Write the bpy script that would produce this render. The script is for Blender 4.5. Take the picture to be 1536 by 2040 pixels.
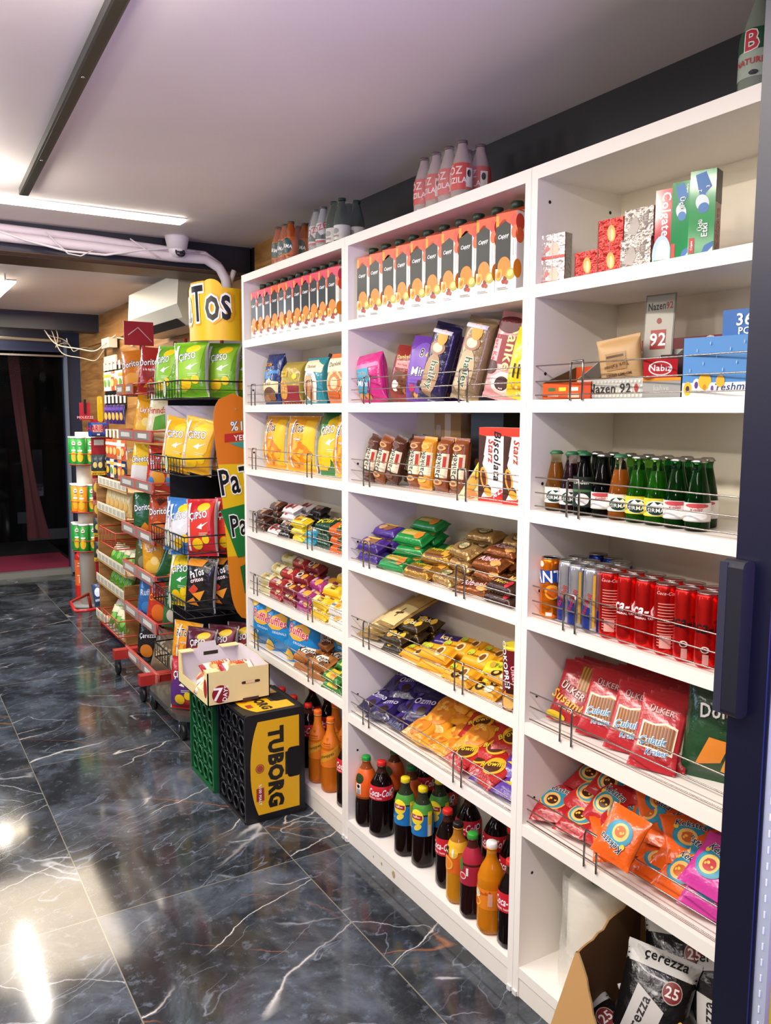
import bpy, math, random
import numpy as np
from mathutils import Matrix, Vector
R_ = math.radians
for o in list(bpy.data.objects): bpy.data.objects.remove(o)
SC = bpy.context.scene
COL = SC.collection
rnd = random.Random(7)

# ------------------------------------------------------------------ camera
cam = bpy.data.cameras.new('camera'); co = bpy.data.objects.new('camera', cam); COL.objects.link(co)
cam.sensor_fit = 'VERTICAL'; cam.sensor_height = 24.0
cam.lens = 24.0*1674.256/2040
cam.clip_start = 0.02; cam.clip_end = 60
FW = Vector((0.5129154, 0.85061834, -0.1156124)); RT = Vector((0.85664867, -0.5158763, 0.00496876)); UP = Vector((0.05541518, 0.10158776, 0.99328198))
mw = Matrix((( RT.x, UP.x, -FW.x, 0.0), (RT.y, UP.y, -FW.y, 0.0), (RT.z, UP.z, -FW.z, 1.3967), (0, 0, 0, 1)))
co.matrix_world = mw
SC.camera = co

# ------------------------------------------------------------------ world, lights, exposure
w = bpy.data.worlds.new('night'); SC.world = w; w.use_nodes = True
w.node_tree.nodes['Background'].inputs[0].default_value = (0.012, 0.014, 0.02, 1)
w.node_tree.nodes['Background'].inputs[1].default_value = 0.6
SC.view_settings.view_transform = 'Standard'; SC.view_settings.look = 'None'
SC.view_settings.gamma = 1.0; SC.view_settings.use_curve_mapping = False
SC.view_settings.exposure = -0.04
def area(name, loc, size, power, col, rot=(0, 0, 0)):
    l = bpy.data.lights.new(name, 'AREA'); l.shape = 'RECTANGLE'; l.size = size[0]; l.size_y = size[1]
    l.energy = power; l.color = col
    o = bpy.data.objects.new(name, l); COL.objects.link(o); o.location = loc; o.rotation_euler = rot
    return o
WARM = (1.0, 0.83, 0.62); NEUT = (1.0, 0.925, 0.83); LIL = (0.50, 0.40, 1.0)
LIGHTS = [
 ('strip_light', (0.10, 2.2, 2.10), (0.10, 1.5), 30, NEUT),
 ('strip_light', (0.10, 0.7, 2.10), (0.10, 1.2), 24, NEUT),
 ('strip_light', (-0.9, 2.6, 2.10), (0.10, 1.4), 18, NEUT),
 ('strip_light', (-0.9, 0.6, 2.10), (0.10, 1.4), 18, NEUT),
 ('strip_light', (0.645, 5.30, 2.068), (0.028, 0.86), 14, NEUT),
 ('cool_floor_fill', (0.05, 5.3, 2.10), (0.5, 0.5), 22, (.62, .76, 1.0)),  # added fill without a fixture, lifts the far floor with a cool tint
 ('strip_light', (-0.6, 6.2, 2.10), (0.10, 1.2), 14, WARM),
 ('lilac_light', (0.55, -0.3, 1.35), (0.6, 0.5), 40, LIL),
 ('wood_wall_fill', (0.85, 5.9, 2.12), (0.8, 1.3), 30, WARM),  # added fill without a fixture, brightens the wood wall
 ('door_light', (0.5, 7.35, 2.10), (0.8, 0.10), 9, WARM),  # added fill without a fixture, brightens the red mat
 ('lilac_light', (1.1, 0.1, 1.9), (0.25, 0.25), 3.0, LIL),
]
def point(name, loc, power, col, r=.05):
    l = bpy.data.lights.new(name, 'POINT'); l.energy = power; l.color = col; l.shadow_soft_size = r
    o = bpy.data.objects.new(name, l); COL.objects.link(o); o.location = loc
for lo, pw in (((-.25, 2.9, 1.92), 10), ((-.25, 1.2, 1.92), 10), ((-.6, .1, 1.8), 8), ((-.4, 5.2, 1.92), 9), ((.70, 7.12, 2.02), 4), ((.27, 2.98, 2.02), 5), ((.26, 1.42, 2.02), 5), ((-1.2, 2.2, 1.6), 5)): point('bulb_and_fill_light', lo, pw, NEUT)  # points at negative x are unseen added fill; the rest are ceiling bulbs
l_ = area('cool_side_fill', (-1.6, 5.0, 1.5), (.8, 1.2), 22, (.55, .72, 1.0), (0, R_(-90), 0))  # added unseen fill from the left for a bluish floor, no screen there
for a_ in LIGHTS:
    rot = (R_(125) if a_[1][0] < 1 else R_(80), 0, 0) if a_[0] == 'lilac_light' else (0, 0, 0)
    area(*a_, rot=rot)

# ------------------------------------------------------------------ materials
def lin(c):
    if isinstance(c, str):
        c = c.lstrip('#'); c = [int(c[i:i+2], 16)/255 for i in (0, 2, 4)]
    return tuple((x/12.92 if x <= .04045 else ((x+.055)/1.055)**2.4) for x in c[:3]) + (1.0,)
MATS = {}
def mat(name, rough=.5, metal=0., spec=.5, trans=0., ior=1.45, alpha=1., coat=0., bump=0., bscale=60., emis=0.):
    m = bpy.data.materials.new(name); m.use_nodes = True; nt = m.node_tree; b = nt.nodes['Principled BSDF']
    a = nt.nodes.new('ShaderNodeVertexColor'); a.layer_name = 'Col'
    nt.links.new(a.outputs[0], b.inputs['Base Color'])
    b.inputs['Roughness'].default_value = rough; b.inputs['Metallic'].default_value = metal
    b.inputs['Specular IOR Level'].default_value = spec; b.inputs['Transmission Weight'].default_value = trans
    b.inputs['IOR'].default_value = ior; b.inputs['Alpha'].default_value = alpha; b.inputs['Coat Weight'].default_value = coat
    b.inputs['Coat Roughness'].default_value = .1
    if emis:
        nt.links.new(a.outputs[0], b.inputs['Emission Color']); b.inputs['Emission Strength'].default_value = emis
    if bump:
        tc = nt.nodes.new('ShaderNodeTexCoord'); n = nt.nodes.new('ShaderNodeTexNoise'); bp = nt.nodes.new('ShaderNodeBump')
        n.inputs['Scale'].default_value = bscale; n.inputs['Detail'].default_value = 3
        bp.inputs['Strength'].default_value = bump; bp.inputs['Distance'].default_value = .01
        nt.links.new(tc.outputs['Object'], n.inputs['Vector']); nt.links.new(n.outputs[0], bp.inputs['Height']); nt.links.new(bp.outputs[0], b.inputs['Normal'])
    MATS[name] = m; return m
mat('matte', .7); mat('satin', .4); mat('paper', .85)
mat('film', .22, coat=.3, bump=.45, bscale=38)
mat('foil', .24, metal=.55, bump=.7, bscale=45)
mat('print', .35)
mat('gloss', .12, coat=.4)
mat('metal', .25, metal=1.0)
mat('paint', .35, spec=.5)
mat('laminate', .42, spec=.4)
mat('glass', .03, trans=1.0, ior=1.3)
mat('liquid', .08, trans=.35, ior=1.33)
mat('clear', .15, trans=.0, alpha=.32, spec=.8, bump=.5, bscale=30)
mat('shrink', .08, alpha=.13, spec=1.0, bump=.8, bscale=26)
mat('lamp', .5, emis=14.0)
mat('acrylic', .08, alpha=.35, spec=.8); mat('pane', .02, alpha=.07, spec=.6)
mat('can', .22, metal=.75)

# ------------------------------------------------------------------ mesh builder
class M:
    def __init__(s): s.v = []; s.f = []; s.c = []; s.m = []; s.s = []; s.n = 0
    def add(s, V, F, col, mt='matte', smooth=False):
        b = s.n; V = np.asarray(V, float).reshape(-1, 3)
        s.v.append(V); s.n += len(V)
        multi = isinstance(col, list)
        for i, f in enumerate(F):
            s.f.append(tuple(int(k)+b for k in f)); s.c.append(col[i] if multi else col); s.m.append(mt); s.s.append(smooth)
    def box(s, x0, x1, y0, y1, z0, z1, col, mt='matte', T=None):
        V = np.array([(x, y, z) for x in (x0, x1) for y in (y0, y1) for z in (z0, z1)], float)
        if T is not None: V = np.array([tuple(T @ Vector(p)) for p in V])
        F = [(0, 1, 3, 2), (4, 6, 7, 5), (0, 4, 5, 1), (2, 3, 7, 6), (0, 2, 6, 4), (1, 5, 7, 3)]
        s.add(V, F, col, mt)
    def rbox(s, x0, x1, y0, y1, z0, z1, r, col, mt='matte', n=3, axis='z'):
        # box rounded about one axis
        A = {'z': (x0, x1, y0, y1, z0, z1), 'x': (y0, y1, z0, z1, x0, x1), 'y': (z0, z1, x0, x1, y0, y1)}[axis]
        pts = []
        for cx, cy, a0 in ((A[1]-r, A[3]-r, 0), (A[0]+r, A[3]-r, 90), (A[0]+r, A[2]+r, 180), (A[1]-r, A[2]+r, 270)):
            for k in range(n+1):
                a = R_(a0+90*k/n); pts.append((cx+r*math.cos(a), cy+r*math.sin(a)))
        s.prism(pts, A[4], A[5], col, mt, axis)
    def prism(s, pts, a, b, col, mt='matte', axis='z'):
        def p3(p, h): return {'z': (p[0], p[1], h), 'x': (h, p[0], p[1]), 'y': (p[1], h, p[0])}[axis]
        n = len(pts); V = [p3(p, a) for p in pts]+[p3(p, b) for p in pts]
        F = [tuple(range(n-1, -1, -1)), tuple(range(n, 2*n))]+[(i, (i+1) % n, (i+1) % n+n, i+n) for i in range(n)]
        s.add(V, F, col, mt)
    def tube(s, pts, r, col, mt='metal', n=6, closed=False):
        P = [Vector(p) for p in pts]; m = len(P); V = []; F = []
        prev = None
        for i in range(m):
            if closed: d = (P[(i+1) % m]-P[i-1]).normalized()
            else: d = (P[min(i+1, m-1)]-P[max(i-1, 0)]).normalized()
            if prev is None:
                up = Vector((0, 0, 1)) if abs(d.z) < .9 else Vector((1, 0, 0)); a = d.cross(up).normalized()
            else: a = (prev-d*prev.dot(d)).normalized()
            prev = a; b = d.cross(a)
            rr = r[i] if isinstance(r, (list, tuple)) else r
            for k in range(n):
                t = 2*math.pi*k/n; V.append(tuple(P[i]+a*(rr*math.cos(t))+b*(rr*math.sin(t))))
        for i in range(m if closed else m-1):
            j = (i+1) % m
            for k in range(n): F.append((i*n+k, i*n+(k+1) % n, j*n+(k+1) % n, j*n+k))
        if not closed: F.append(tuple(range(n-1, -1, -1))); F.append(tuple((m-1)*n+k for k in range(n)))
        s.add(V, F, col, mt, True)
    def lathe(s, prof, col, mt='gloss', n=20, c=(0, 0, 0), colfn=None, wob=None):
        V = []; F = []; C = []
        for (r, z) in prof:
            for k in range(n):
                t = 2*math.pi*k/n; q = r*(1+(wob(t, z) if wob else 0))
                V.append((c[0]+q*math.sin(t), c[1]-q*math.cos(t), c[2]+z))
        for i in range(len(prof)-1):
            for k in range(n):
                F.append((i*n+k, i*n+(k+1) % n, (i+1)*n+(k+1) % n, (i+1)*n+k))
                C.append(colfn((prof[i][1]+prof[i+1][1])/2) if colfn else col)
        if prof[0][0] > 1e-4: F.append(tuple(range(n-1, -1, -1))); C.append(C[0])
        if prof[-1][0] > 1e-4: F.append(tuple((len(prof)-1)*n+k for k in range(n))); C.append(C[-1])
        s.add(V, F, C, mt, True)
    def grid(s, fn, us, vs, colfn, mt='film', smooth=True, flip=False):
        U, V_ = np.meshgrid(np.asarray(us, float), np.asarray(vs, float)); P = fn(U.ravel(), V_.ravel())
        nu, nv = len(us), len(vs); F = []; C = []
        for j in range(nv-1):
            for i in range(nu-1):
                a = j*nu+i; f = (a, a+1, a+nu+1, a+nu); F.append(f[::-1] if flip else f)
                C.append(colfn((us[i]+us[i+1])/2, (vs[j]+vs[j+1])/2) if callable(colfn) else colfn)
        s.add(P, F, C, mt, smooth)
    def mesh(s, name):
        me = bpy.data.meshes.new(name); V = np.concatenate(s.v) if s.v else np.zeros((0, 3))
        me.from_pydata(V.tolist(), [], s.f)
        names = sorted(set(s.m))
        for k in names: me.materials.append(MATS[k])
        ix = {k: i for i, k in enumerate(names)}
        me.polygons.foreach_set('material_index', [ix[k] for k in s.m])
        me.polygons.foreach_set('use_smooth', s.s)
        ca = me.color_attributes.new('Col', 'FLOAT_COLOR', 'CORNER')
        cache = {}
        buf = []
        for f, c in zip(s.f, s.c):
            if c not in cache: cache[c] = lin(c)
            buf.extend(cache[c]*len(f))
        ca.data.foreach_set('color', buf)
        me.update(); return me

# ------------------------------------------------------------------ text and decals
TC = {}
def text2d(st, bold=0.0, shear=0.0):
    k = (st, bold, shear)
    if k in TC: return TC[k]
    cu = bpy.data.curves.new('t', 'FONT'); cu.body = st; cu.size = 1; cu.offset = bold; cu.shear = shear; cu.resolution_u = 2
    cu.align_x = 'CENTER'; cu.align_y = 'CENTER'; cu.space_character = 1.07
    ob = bpy.data.objects.new('t', cu); COL.objects.link(ob)
    dg = bpy.context.evaluated_depsgraph_get(); me = ob.evaluated_get(dg).to_mesh()
    me.calc_loop_triangles()
    V = [(v.co.x, v.co.y) for v in me.vertices]; T = [tuple(t.vertices) for t in me.loop_triangles]
    ob.evaluated_get(dg).to_mesh_clear(); bpy.data.objects.remove(ob); bpy.data.curves.remove(cu)
    if V:
        A = np.array(V); lo, hi = A.min(0), A.max(0); A = (A-(lo+hi)/2)/max(hi[1]-lo[1]-2*bold, 1e-6)
    else: A = np.zeros((0, 2))
    TC[k] = (A, T); return TC[k]
def subdiv(A, T, L):
    V = [tuple(p) for p in A]; out = []; st = list(T); cache = {}
    while st:
        t = st.pop(); e = [((V[t[i]][0]-V[t[(i+1) % 3]][0])**2+(V[t[i]][1]-V[t[(i+1) % 3]][1])**2) for i in range(3)]
        m = max(range(3), key=lambda i: e[i])
        if e[m] <= L*L: out.append(t); continue
        a, b, c = t[m], t[(m+1) % 3], t[(m+2) % 3]; k = (min(a, b), max(a, b))
        if k not in cache: cache[k] = len(V); V.append(((V[a][0]+V[b][0])/2, (V[a][1]+V[b][1])/2))
        d = cache[k]; st += [(a, d, c), (d, b, c)]
    return np.array(V), out
def flat2d(m, S, A, T, cu, cv, rot, col, h, L, mt='print'):
    if not len(A): return
    A, T = subdiv(A, T, L); c, s_ = math.cos(R_(rot)), math.sin(R_(rot))
    u = A[:, 0]*c-A[:, 1]*s_+cu; v = A[:, 0]*s_+A[:, 1]*c+cv
    m.add(S(u, v, h), T, col, mt)
def decals(m, S, W, H, items, mt='print', L=.010, h0=.0012, dh=.00022, v0=0.0):
    """items in normalised units: u in -1..1 across, v in 0..1 upwards"""
    h = h0
    for it in items:
        k = it[0]; h += dh
        if k == 't':      # text, u, v, height(frac of H), rot, colour, [outline colour], [aspect], [shear]
            _, st, u, v, sz, rot, col = it[:7]; out = it[7] if len(it) > 7 else None; asp = it[8] if len(it) > 8 else 1.0; sh = it[9] if len(it) > 9 else 0.
            if out:
                A, T = text2d(st, .06, sh); A = A*sz*H*np.array([asp, 1]); flat2d(m, S, A, T, u*W/2, v*H+v0, rot, out, h, L); h += dh
            A, T = text2d(st, .018, sh); A = A*sz*H*np.array([asp, 1]); flat2d(m, S, A, T, u*W/2, v*H+v0, rot, col, h, L)
        elif k == 'e':    # ellipse u v ru rv rot col  (ru in W/2 units, rv in H units)
            _, u, v, ru, rv, rot, col = it[:7]; n = 20; A = [(0, 0)]; T = []
            A += [(ru*W/2*math.cos(2*math.pi*i/n), rv*H*math.sin(2*math.pi*i/n)) for i in range(n)]
            T = [(0, 1+i, 1+(i+1) % n) for i in range(n)]
            flat2d(m, S, np.array(A), T, u*W/2, v*H+v0, rot, col, h, L)
        elif k == 'p':    # polygon (star-shaped about its centroid)
            _, pts, col = it[:3]; P = np.array([(p[0]*W/2, p[1]*H+v0) for p in pts]); c = P.mean(0); A = np.vstack([c, P]); n = len(P)
            T = [(0, 1+i, 1+(i+1) % n) for i in range(n)]
            flat2d(m, S, A, T, 0, 0, 0, col, h, L)
        elif k == 'r':    # rect u0 v0 u1 v1 col
            _, u0, a0, u1, a1, col = it[:6]
            A = np.array([(u0*W/2, a0*H+v0), (u1*W/2, a0*H+v0), (u1*W/2, a1*H+v0), (u0*W/2, a1*H+v0)]); flat2d(m, S, A, [(0, 1, 2), (0, 2, 3)], 0, 0, 0, col, h, L)
        elif k == 's':    # a scatter of little chips/crumbs: u v ru rv n size col1 col2
            _, u, v, ru, rv, n, sz, c1, c2 = it; q = random.Random(int(u*1000+v*777)+n)
            for i in range(n):
                a = q.uniform(0, 6.28); d = math.sqrt(q.random()); uu = u+ru*d*math.cos(a); vv = v+rv*d*math.sin(a); N = 7
                P = [(sz*q.uniform(.7, 1)*math.cos(6.28*j/N), sz*q.uniform(.5, .8)*math.sin(6.28*j/N)) for j in range(N)]
                flat2d(m, S, np.array([(0, 0)]+P), [(0, 1+j, 1+(j+1) % N) for j in range(N)], uu*W/2, vv*H+v0, q.uniform(0, 180), c1 if i % 2 else c2, h+.00008*(i % 4), L)

# ------------------------------------------------------------------ package shapes
def wrinkle(seed, amp, k0=18, k1=60):
    q = random.Random(seed); W = [(q.uniform(-k1, k1), q.uniform(-k0, k0), q.uniform(0, 6.28), q.uniform(.4, 1)) for _ in range(5)]
    return lambda u, v: amp*sum(a*np.sin(ku*u+kv*v+p) for ku, kv, p, a in W)/2.5
def pillow(w, h, t, base, back=None, dec=(), seed=1, mt='film', wr=.0040, fold=0.0, bulge=.55, backdec=(), crimp=.05, zig=True, band=None, nu=17, nv=24, side=None):
    """standing pillow bag, base at z=0, front faces -y"""
    m = M(); back = back or base; wk = wrinkle(seed, wr); wb = wrinkle(seed+50, wr)
    cz = crimp
    def prof(u, v):
        a = np.clip(1-np.abs(2*u/w)**2.6, 0, 1)**bulge; q = np.clip((v/h-cz)/(1-2*cz), 0, 1)
        g = np.clip(1-np.abs(2*q-1)**2.8, 0, 1)**.6
        return a*(g*.97), g
    def Sf(u, v, hh):
        a, g = prof(u, v); x = u*(1-.07*g); y = -(t/2*a+wk(u, v)*np.clip(a*1.5, 0, 1))-hh-.0006
        top = np.clip((v/h-.75)/.25, 0, 1)
        return np.stack([x, y+fold*top**2*h, v-abs(fold)*top**2*h*.3], -1)
    def Sb(u, v, hh):
        a, g = prof(u, v); x = u*(1-.07*g); y = (t/2*a+wb(u, v)*np.clip(a*1.5, 0, 1))+hh+.0006
        top = np.clip((v/h-.75)/.25, 0, 1)
        return np.stack([x, y+fold*top**2*h, v-abs(fold)*top**2*h*.3], -1)
    us = np.sin(np.linspace(-math.pi/2, math.pi/2, nu))*w/2; vs = np.linspace(0, h, nv)
    def cf(u, v):
        if band:
            for lo, hi, c in band:
                if lo <= v/h < hi: return c
        if side and abs(u) > w/2*side[0]: return side[1]
        return base
    m.grid(lambda u, v: Sf(u, v, 0), us, vs, cf, mt)
    m.grid(lambda u, v: Sb(u, v, 0), us, vs, back, mt, flip=True)
    for z in (0, h):  # crimped, ridged edges
        vv = np.linspace(z-.001, z+.001, 2)
        m.grid(lambda u, v: np.stack([Sf(u, np.full_like(u, z), 0)[:, 0], Sf(u, np.full_like(u, z), 0)[:, 1]+.0006+0*u+(v-z)*.6, Sf(u, np.full_like(u, z), 0)[:, 2]], -1), us, vv, back, mt)
    decals(m, Sf, w, h, dec)
    if backdec: decals(m, lambda u, v, hh: Sb(-u, v, hh), w, h, backdec)
    return m
def flow(L, h, t, base, dec=(), seed=1, mt='film', back=None, rnd_=.5, fin=.09, ends=None, wr=.0016, nu=26, nv=11):
    """flow wrap / roll lying along x, centred, rests on z=-t/2 when laid down; front faces -y"""
    m = M(); wk = wrinkle(seed, wr, 40, 70); back = back or base
    def env(u):
        a = np.clip((.5-np.abs(u/L)-fin*.55)/(fin*.9), 0, 1); return np.sin(a*math.pi/2)
    def mk(sg):
        def S(u, v, hh):
            e = env(u); q = np.clip(1-np.abs(2*v/h)**(2/rnd_ if rnd_ > 0 else 8), 0, 1)**.5
            y = t/2*e*q+wk(u, v+sg)*(.3+.7*(1-e))+.0006
            return np.stack([u, sg*(y+hh), v*(1+.10*(1-e))], -1)
        return S
    us = np.concatenate([np.linspace(-L/2, -L*.36, 7), np.linspace(-L*.36, L*.36, nu-14)[1:-1], np.linspace(L*.36, L/2, 7)]); vs = np.sin(np.linspace(-math.pi/2, math.pi/2, nv))*h/2
    cf = (lambda u, v: ends if abs(u) > L*(.5-fin) else base) if ends else base
    cb = (lambda u, v: ends if abs(u) > L*(.5-fin) else back) if ends else back
    m.grid(lambda u, v: mk(-1)(u, v, 0), us, vs, cf, mt); m.grid(lambda u, v: mk(1)(u, v, 0), us, vs, cb, mt, flip=True)
    decals(m, mk(-1), L, h, dec, v0=-h/2, L=.009)
    return m
def carton(w, d, h, faces, mt='satin', base='#ffffff'):
    """box, base at z=0, front -y; faces: dict of face -> (colour, decals)"""
    m = M(); a, b = w/2, d/2
    F = {'front': ((a*2, h), lambda u, v, hh: np.stack([u, 0*u-b-hh, v], -1)),
         'right': ((d, h), lambda u, v, hh: np.stack([0*u+a+hh, u, v], -1)),
         'left': ((d, h), lambda u, v, hh: np.stack([0*u-a-hh, -u, v], -1)),
         'back': ((a*2, h), lambda u, v, hh: np.stack([-u, 0*u+b+hh, v], -1)),
         'top': ((a*2, d), lambda u, v, hh: np.stack([u, v-b, 0*u+h+hh], -1)),
         'bottom': ((a*2, d), lambda u, v, hh: np.stack([u, b-v, 0*u-hh], -1))}
    for k, ((W, H), S) in F.items():
        c, de = faces.get(k, (base, ()))
        m.grid(lambda u, v: S(u, v, 0), [-W/2, W/2], [0, H], c, mt, smooth=False)
        if de: decals(m, S, W, H, de, L=10, h0=.0002, dh=.0001)
    return m
def cylS(rf):
    def S(u, v, hh):
        r = np.array([rf(x) for x in np.atleast_1d(v)])+hh; th = u/np.maximum(r, 1e-4)
        return np.stack([r*np.sin(th), -r*np.cos(th), v], -1)
    return S

# ------------------------------------------------------------------ objects
def link(name, me, parent=None):
    o = bpy.data.objects.new(name, me); COL.objects.link(o)
    if parent: o.parent = parent
    return o
def orient(rz=0, tilt=0, spin=0, rx=0):
    return Matrix.Rotation(R_(rz), 4, 'Z') @ Matrix.Rotation(R_(-tilt), 4, 'X') @ Matrix.Rotation(R_(spin), 4, 'Y')
class D:
    """a design: one mesh, or several named parts"""
    def __init__(s, name, cat, parts):
        s.name = name; s.cat = cat
        s.parts = [(p[0], p[1].mesh(name+'_'+p[0]), (p[2] if len(p) > 2 else None)) for p in (parts if isinstance(parts, list) else [(name, parts)])]
    def put(s, loc, label, group=None, rz=-90, tilt=0, spin=0, scale=1.0):
        if len(s.parts) == 1: o = link(s.name, s.parts[0][1])
        else:
            o = link(s.name, None); o.empty_display_size = .03
            made = {}
            for n, me, lb in s.parts:
                par, _, nm = n.rpartition('/')
                c = link(nm, me, made.get(par, o)); made[nm] = c
                if lb: c['label'] = lb
        o.matrix_basis = Matrix.Translation(loc) @ orient(rz, tilt, spin) @ Matrix.Scale(scale, 4)
        o['label'] = label; o['category'] = s.cat
        if group: o['group'] = group
        return o
def thing(name, parts, label, cat, loc=(0, 0, 0), rz=0, group=None, tilt=0):
    return D(name, cat, parts).put(loc, label, group, rz=rz, tilt=tilt)
def struct(name, m):
    o = link(name, m.mesh(name)); o['kind'] = 'structure'; return o
ORD = ['first', 'second', 'third', 'fourth', 'fifth', 'sixth', 'seventh', 'eighth', 'ninth', 'tenth', 'eleventh', 'twelfth', 'thirteenth', 'fourteenth', 'fifteenth']

#==SETTING==
Z = {'T': 1.930, 'A': 1.680, 'B': 1.430, 'C': 1.184, 'D': .937, 'E': .687, 'G': .438, 'P': .076}
def nodemat(name):
    m = bpy.data.materials.new(name); m.use_nodes = True; return m, m.node_tree, m.node_tree.nodes['Principled BSDF']
def N(nt, t, **kw):
    n = nt.nodes.new(t)
    for k, v in kw.items():
        if k.startswith('i_'): n.inputs[k[2:].replace('_', ' ')].default_value = v
        else: setattr(n, k, v)
    return n
# marble tile floor
m, nt, b = nodemat('marble_floor'); Lk = nt.links.new
geo = N(nt, 'ShaderNodeNewGeometry'); sep = N(nt, 'ShaderNodeSeparateXYZ'); Lk(geo.outputs['Position'], sep.inputs[0])
def math_(op, a, b_=None, c_=None):
    n = N(nt, 'ShaderNodeMath', operation=op)
    for i, x in enumerate((a, b_, c_)):
        if x is None: continue
        if isinstance(x, (int, float)): n.inputs[i].default_value = x
        else: Lk(x, n.inputs[i])
    return n.outputs[0]
tx = math_('DIVIDE', math_('SUBTRACT', sep.outputs[0], .45), .6); ty = math_('DIVIDE', math_('SUBTRACT', sep.outputs[1], 2.29), 1.16)
fx, fy = math_('FLOOR', tx), math_('FLOOR', ty)
def edge(t, s): # distance in metres to nearest tile edge
    f = math_('FRACT', t); return math_('MULTIPLY', math_('MINIMUM', f, math_('SUBTRACT', 1.0, f)), s)
gr = math_('LESS_THAN', math_('MINIMUM', edge(tx, .6), edge(ty, 1.16)), .0016)
cv = N(nt, 'ShaderNodeCombineXYZ'); Lk(fx, cv.inputs[0]); Lk(fy, cv.inputs[1])
wn = N(nt, 'ShaderNodeTexWhiteNoise'); Lk(cv.outputs[0], wn.inputs['Vector'])
vm = N(nt, 'ShaderNodeVectorMath', operation='MULTIPLY_ADD'); Lk(wn.outputs['Color'], vm.inputs[0]); vm.inputs[1].default_value = (9, 9, 9); Lk(geo.outputs['Position'], vm.inputs[2])
mp = N(nt, 'ShaderNodeMapping'); Lk(vm.outputs[0], mp.inputs[0]); mp.inputs['Rotation'].default_value = (0, 0, R_(-38)); mp.inputs['Scale'].default_value = (1.0, 2.3, 1)
def noise(vec, sc, det=6, rough=.6, dist=0.):
    n = N(nt, 'ShaderNodeTexNoise'); n.inputs['Scale'].default_value = sc; n.inputs['Detail'].default_value = det; n.inputs['Roughness'].default_value = rough; n.inputs['Distortion'].default_value = dist
    Lk(vec, n.inputs['Vector']); return n.outputs[0]
def ramp(fac, stops):
    r = N(nt, 'ShaderNodeValToRGB'); Lk(fac, r.inputs[0]); e = r.color_ramp.elements
    while len(e) < len(stops): e.new(.5)
    for el, (p, c) in zip(e, stops): el.position = p; el.color = lin(c) if isinstance(c, str) else (c, c, c, 1)
    return r.outputs[0]
def mixc(fac, a, b_):
    n = N(nt, 'ShaderNodeMix', data_type='RGBA'); 
    if isinstance(fac, float): n.inputs[0].default_value = fac
    else: Lk(fac, n.inputs[0])
    for i, x in ((6, a), (7, b_)):
        if isinstance(x, str): n.inputs[i].default_value = lin(x)
        else: Lk(x, n.inputs[i])
    return n.outputs[2]
V0 = vm.outputs[0]; V1 = mp.outputs[0]
basec = ramp(noise(V0, 3.2, 9, .68, .6), [(.34, '#1c1f22'), (.47, '#2d3136'), (.56, '#424951'), (.70, '#5b6470')])
basec = mixc(ramp(noise(V0, 28, 5, .7), [(.56, 0.0), (.72, .45)]), basec, '#7b8797')
def vein(vec, sc, wdt, msc, lo, hi, dist=.2, det=2):
    a = math_('ABSOLUTE', math_('SUBTRACT', noise(vec, sc, det, .45, dist), .5))
    r = ramp(a, [(0.0, 1.0), (wdt, 0.0)]); mk_ = ramp(noise(V0, msc, 3, .6), [(lo, 0.0), (hi, 1.0)])
    return math_('MULTIPLY', r, mk_)
def stretched(rot, sx, sy):
    mp2 = N(nt, 'ShaderNodeMapping'); jn = N(nt, 'ShaderNodeTexNoise'); jn.inputs['Scale'].default_value = 7; jn.inputs['Detail'].default_value = 6; Lk(V0, jn.inputs['Vector'])
    ad = N(nt, 'ShaderNodeVectorMath', operation='MULTIPLY_ADD'); Lk(jn.outputs['Color'], ad.inputs[0]); ad.inputs[1].default_value = (.09, .09, 0); Lk(V0, ad.inputs[2])
    vr = N(nt, 'ShaderNodeVectorRotate', rotation_type='Z_AXIS'); vr.inputs['Angle'].default_value = R_(rot); Lk(ad.outputs[0], vr.inputs[0])
    Lk(vr.outputs[0], mp2.inputs[0]); mp2.inputs['Scale'].default_value = (sx, sy, 1); return mp2.outputs[0]
VA, VB = stretched(-28, .5, 3.0), stretched(42, .6, 2.6)
v1 = vein(VA, 1.0, .0042, 1.3, .50, .58); v2 = vein(VB, 1.5, .0042, 2.0, .52, .60); v3 = vein(VA, 3.6, .008, 3.0, .44, .56)
br = vein(VB, .8, .0030, 1.3, .54, .60)
c1 = mixc(br, basec, '#8a5a3c'); c1 = mixc(math_('MULTIPLY', v3, .5), c1, '#8d9aac'); c1 = mixc(math_('MULTIPLY', v2, .8), c1, '#b9bdc2'); c1 = mixc(v1, c1, '#d9d6cf')
c1 = mixc(ramp(noise(V0, 2.1, 4, .6), [(.60, 0.0), (.72, .55)]), c1, '#6d5a48')
c1 = mixc(gr, c1, '#7d7a6c')
Lk(c1, b.inputs['Base Color']); b.inputs['Roughness'].default_value = .17; b.inputs['Specular IOR Level'].default_value = .5
rr = math_('ADD', math_('MULTIPLY', noise(V0, 5, 4), .09), .05); Lk(rr, b.inputs['Roughness'])

MATS['marble_floor'] = m
# wood panel
m, nt, b = nodemat('wood_panel'); Lk = nt.links.new
tc = N(nt, 'ShaderNodeNewGeometry'); mp = N(nt, 'ShaderNodeMapping'); Lk(tc.outputs['Position'], mp.inputs[0]); mp.inputs['Scale'].default_value = (1, .7, 9)
r1 = ramp(noise(mp.outputs[0], 2.2, 7, .6, 1.2), [(.3, '#7d5428'), (.5, '#a3753f'), (.7, '#bd9156')]); Lk(r1, b.inputs['Base Color']); b.inputs['Roughness'].default_value = .45
MATS['wood_panel'] = m
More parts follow.
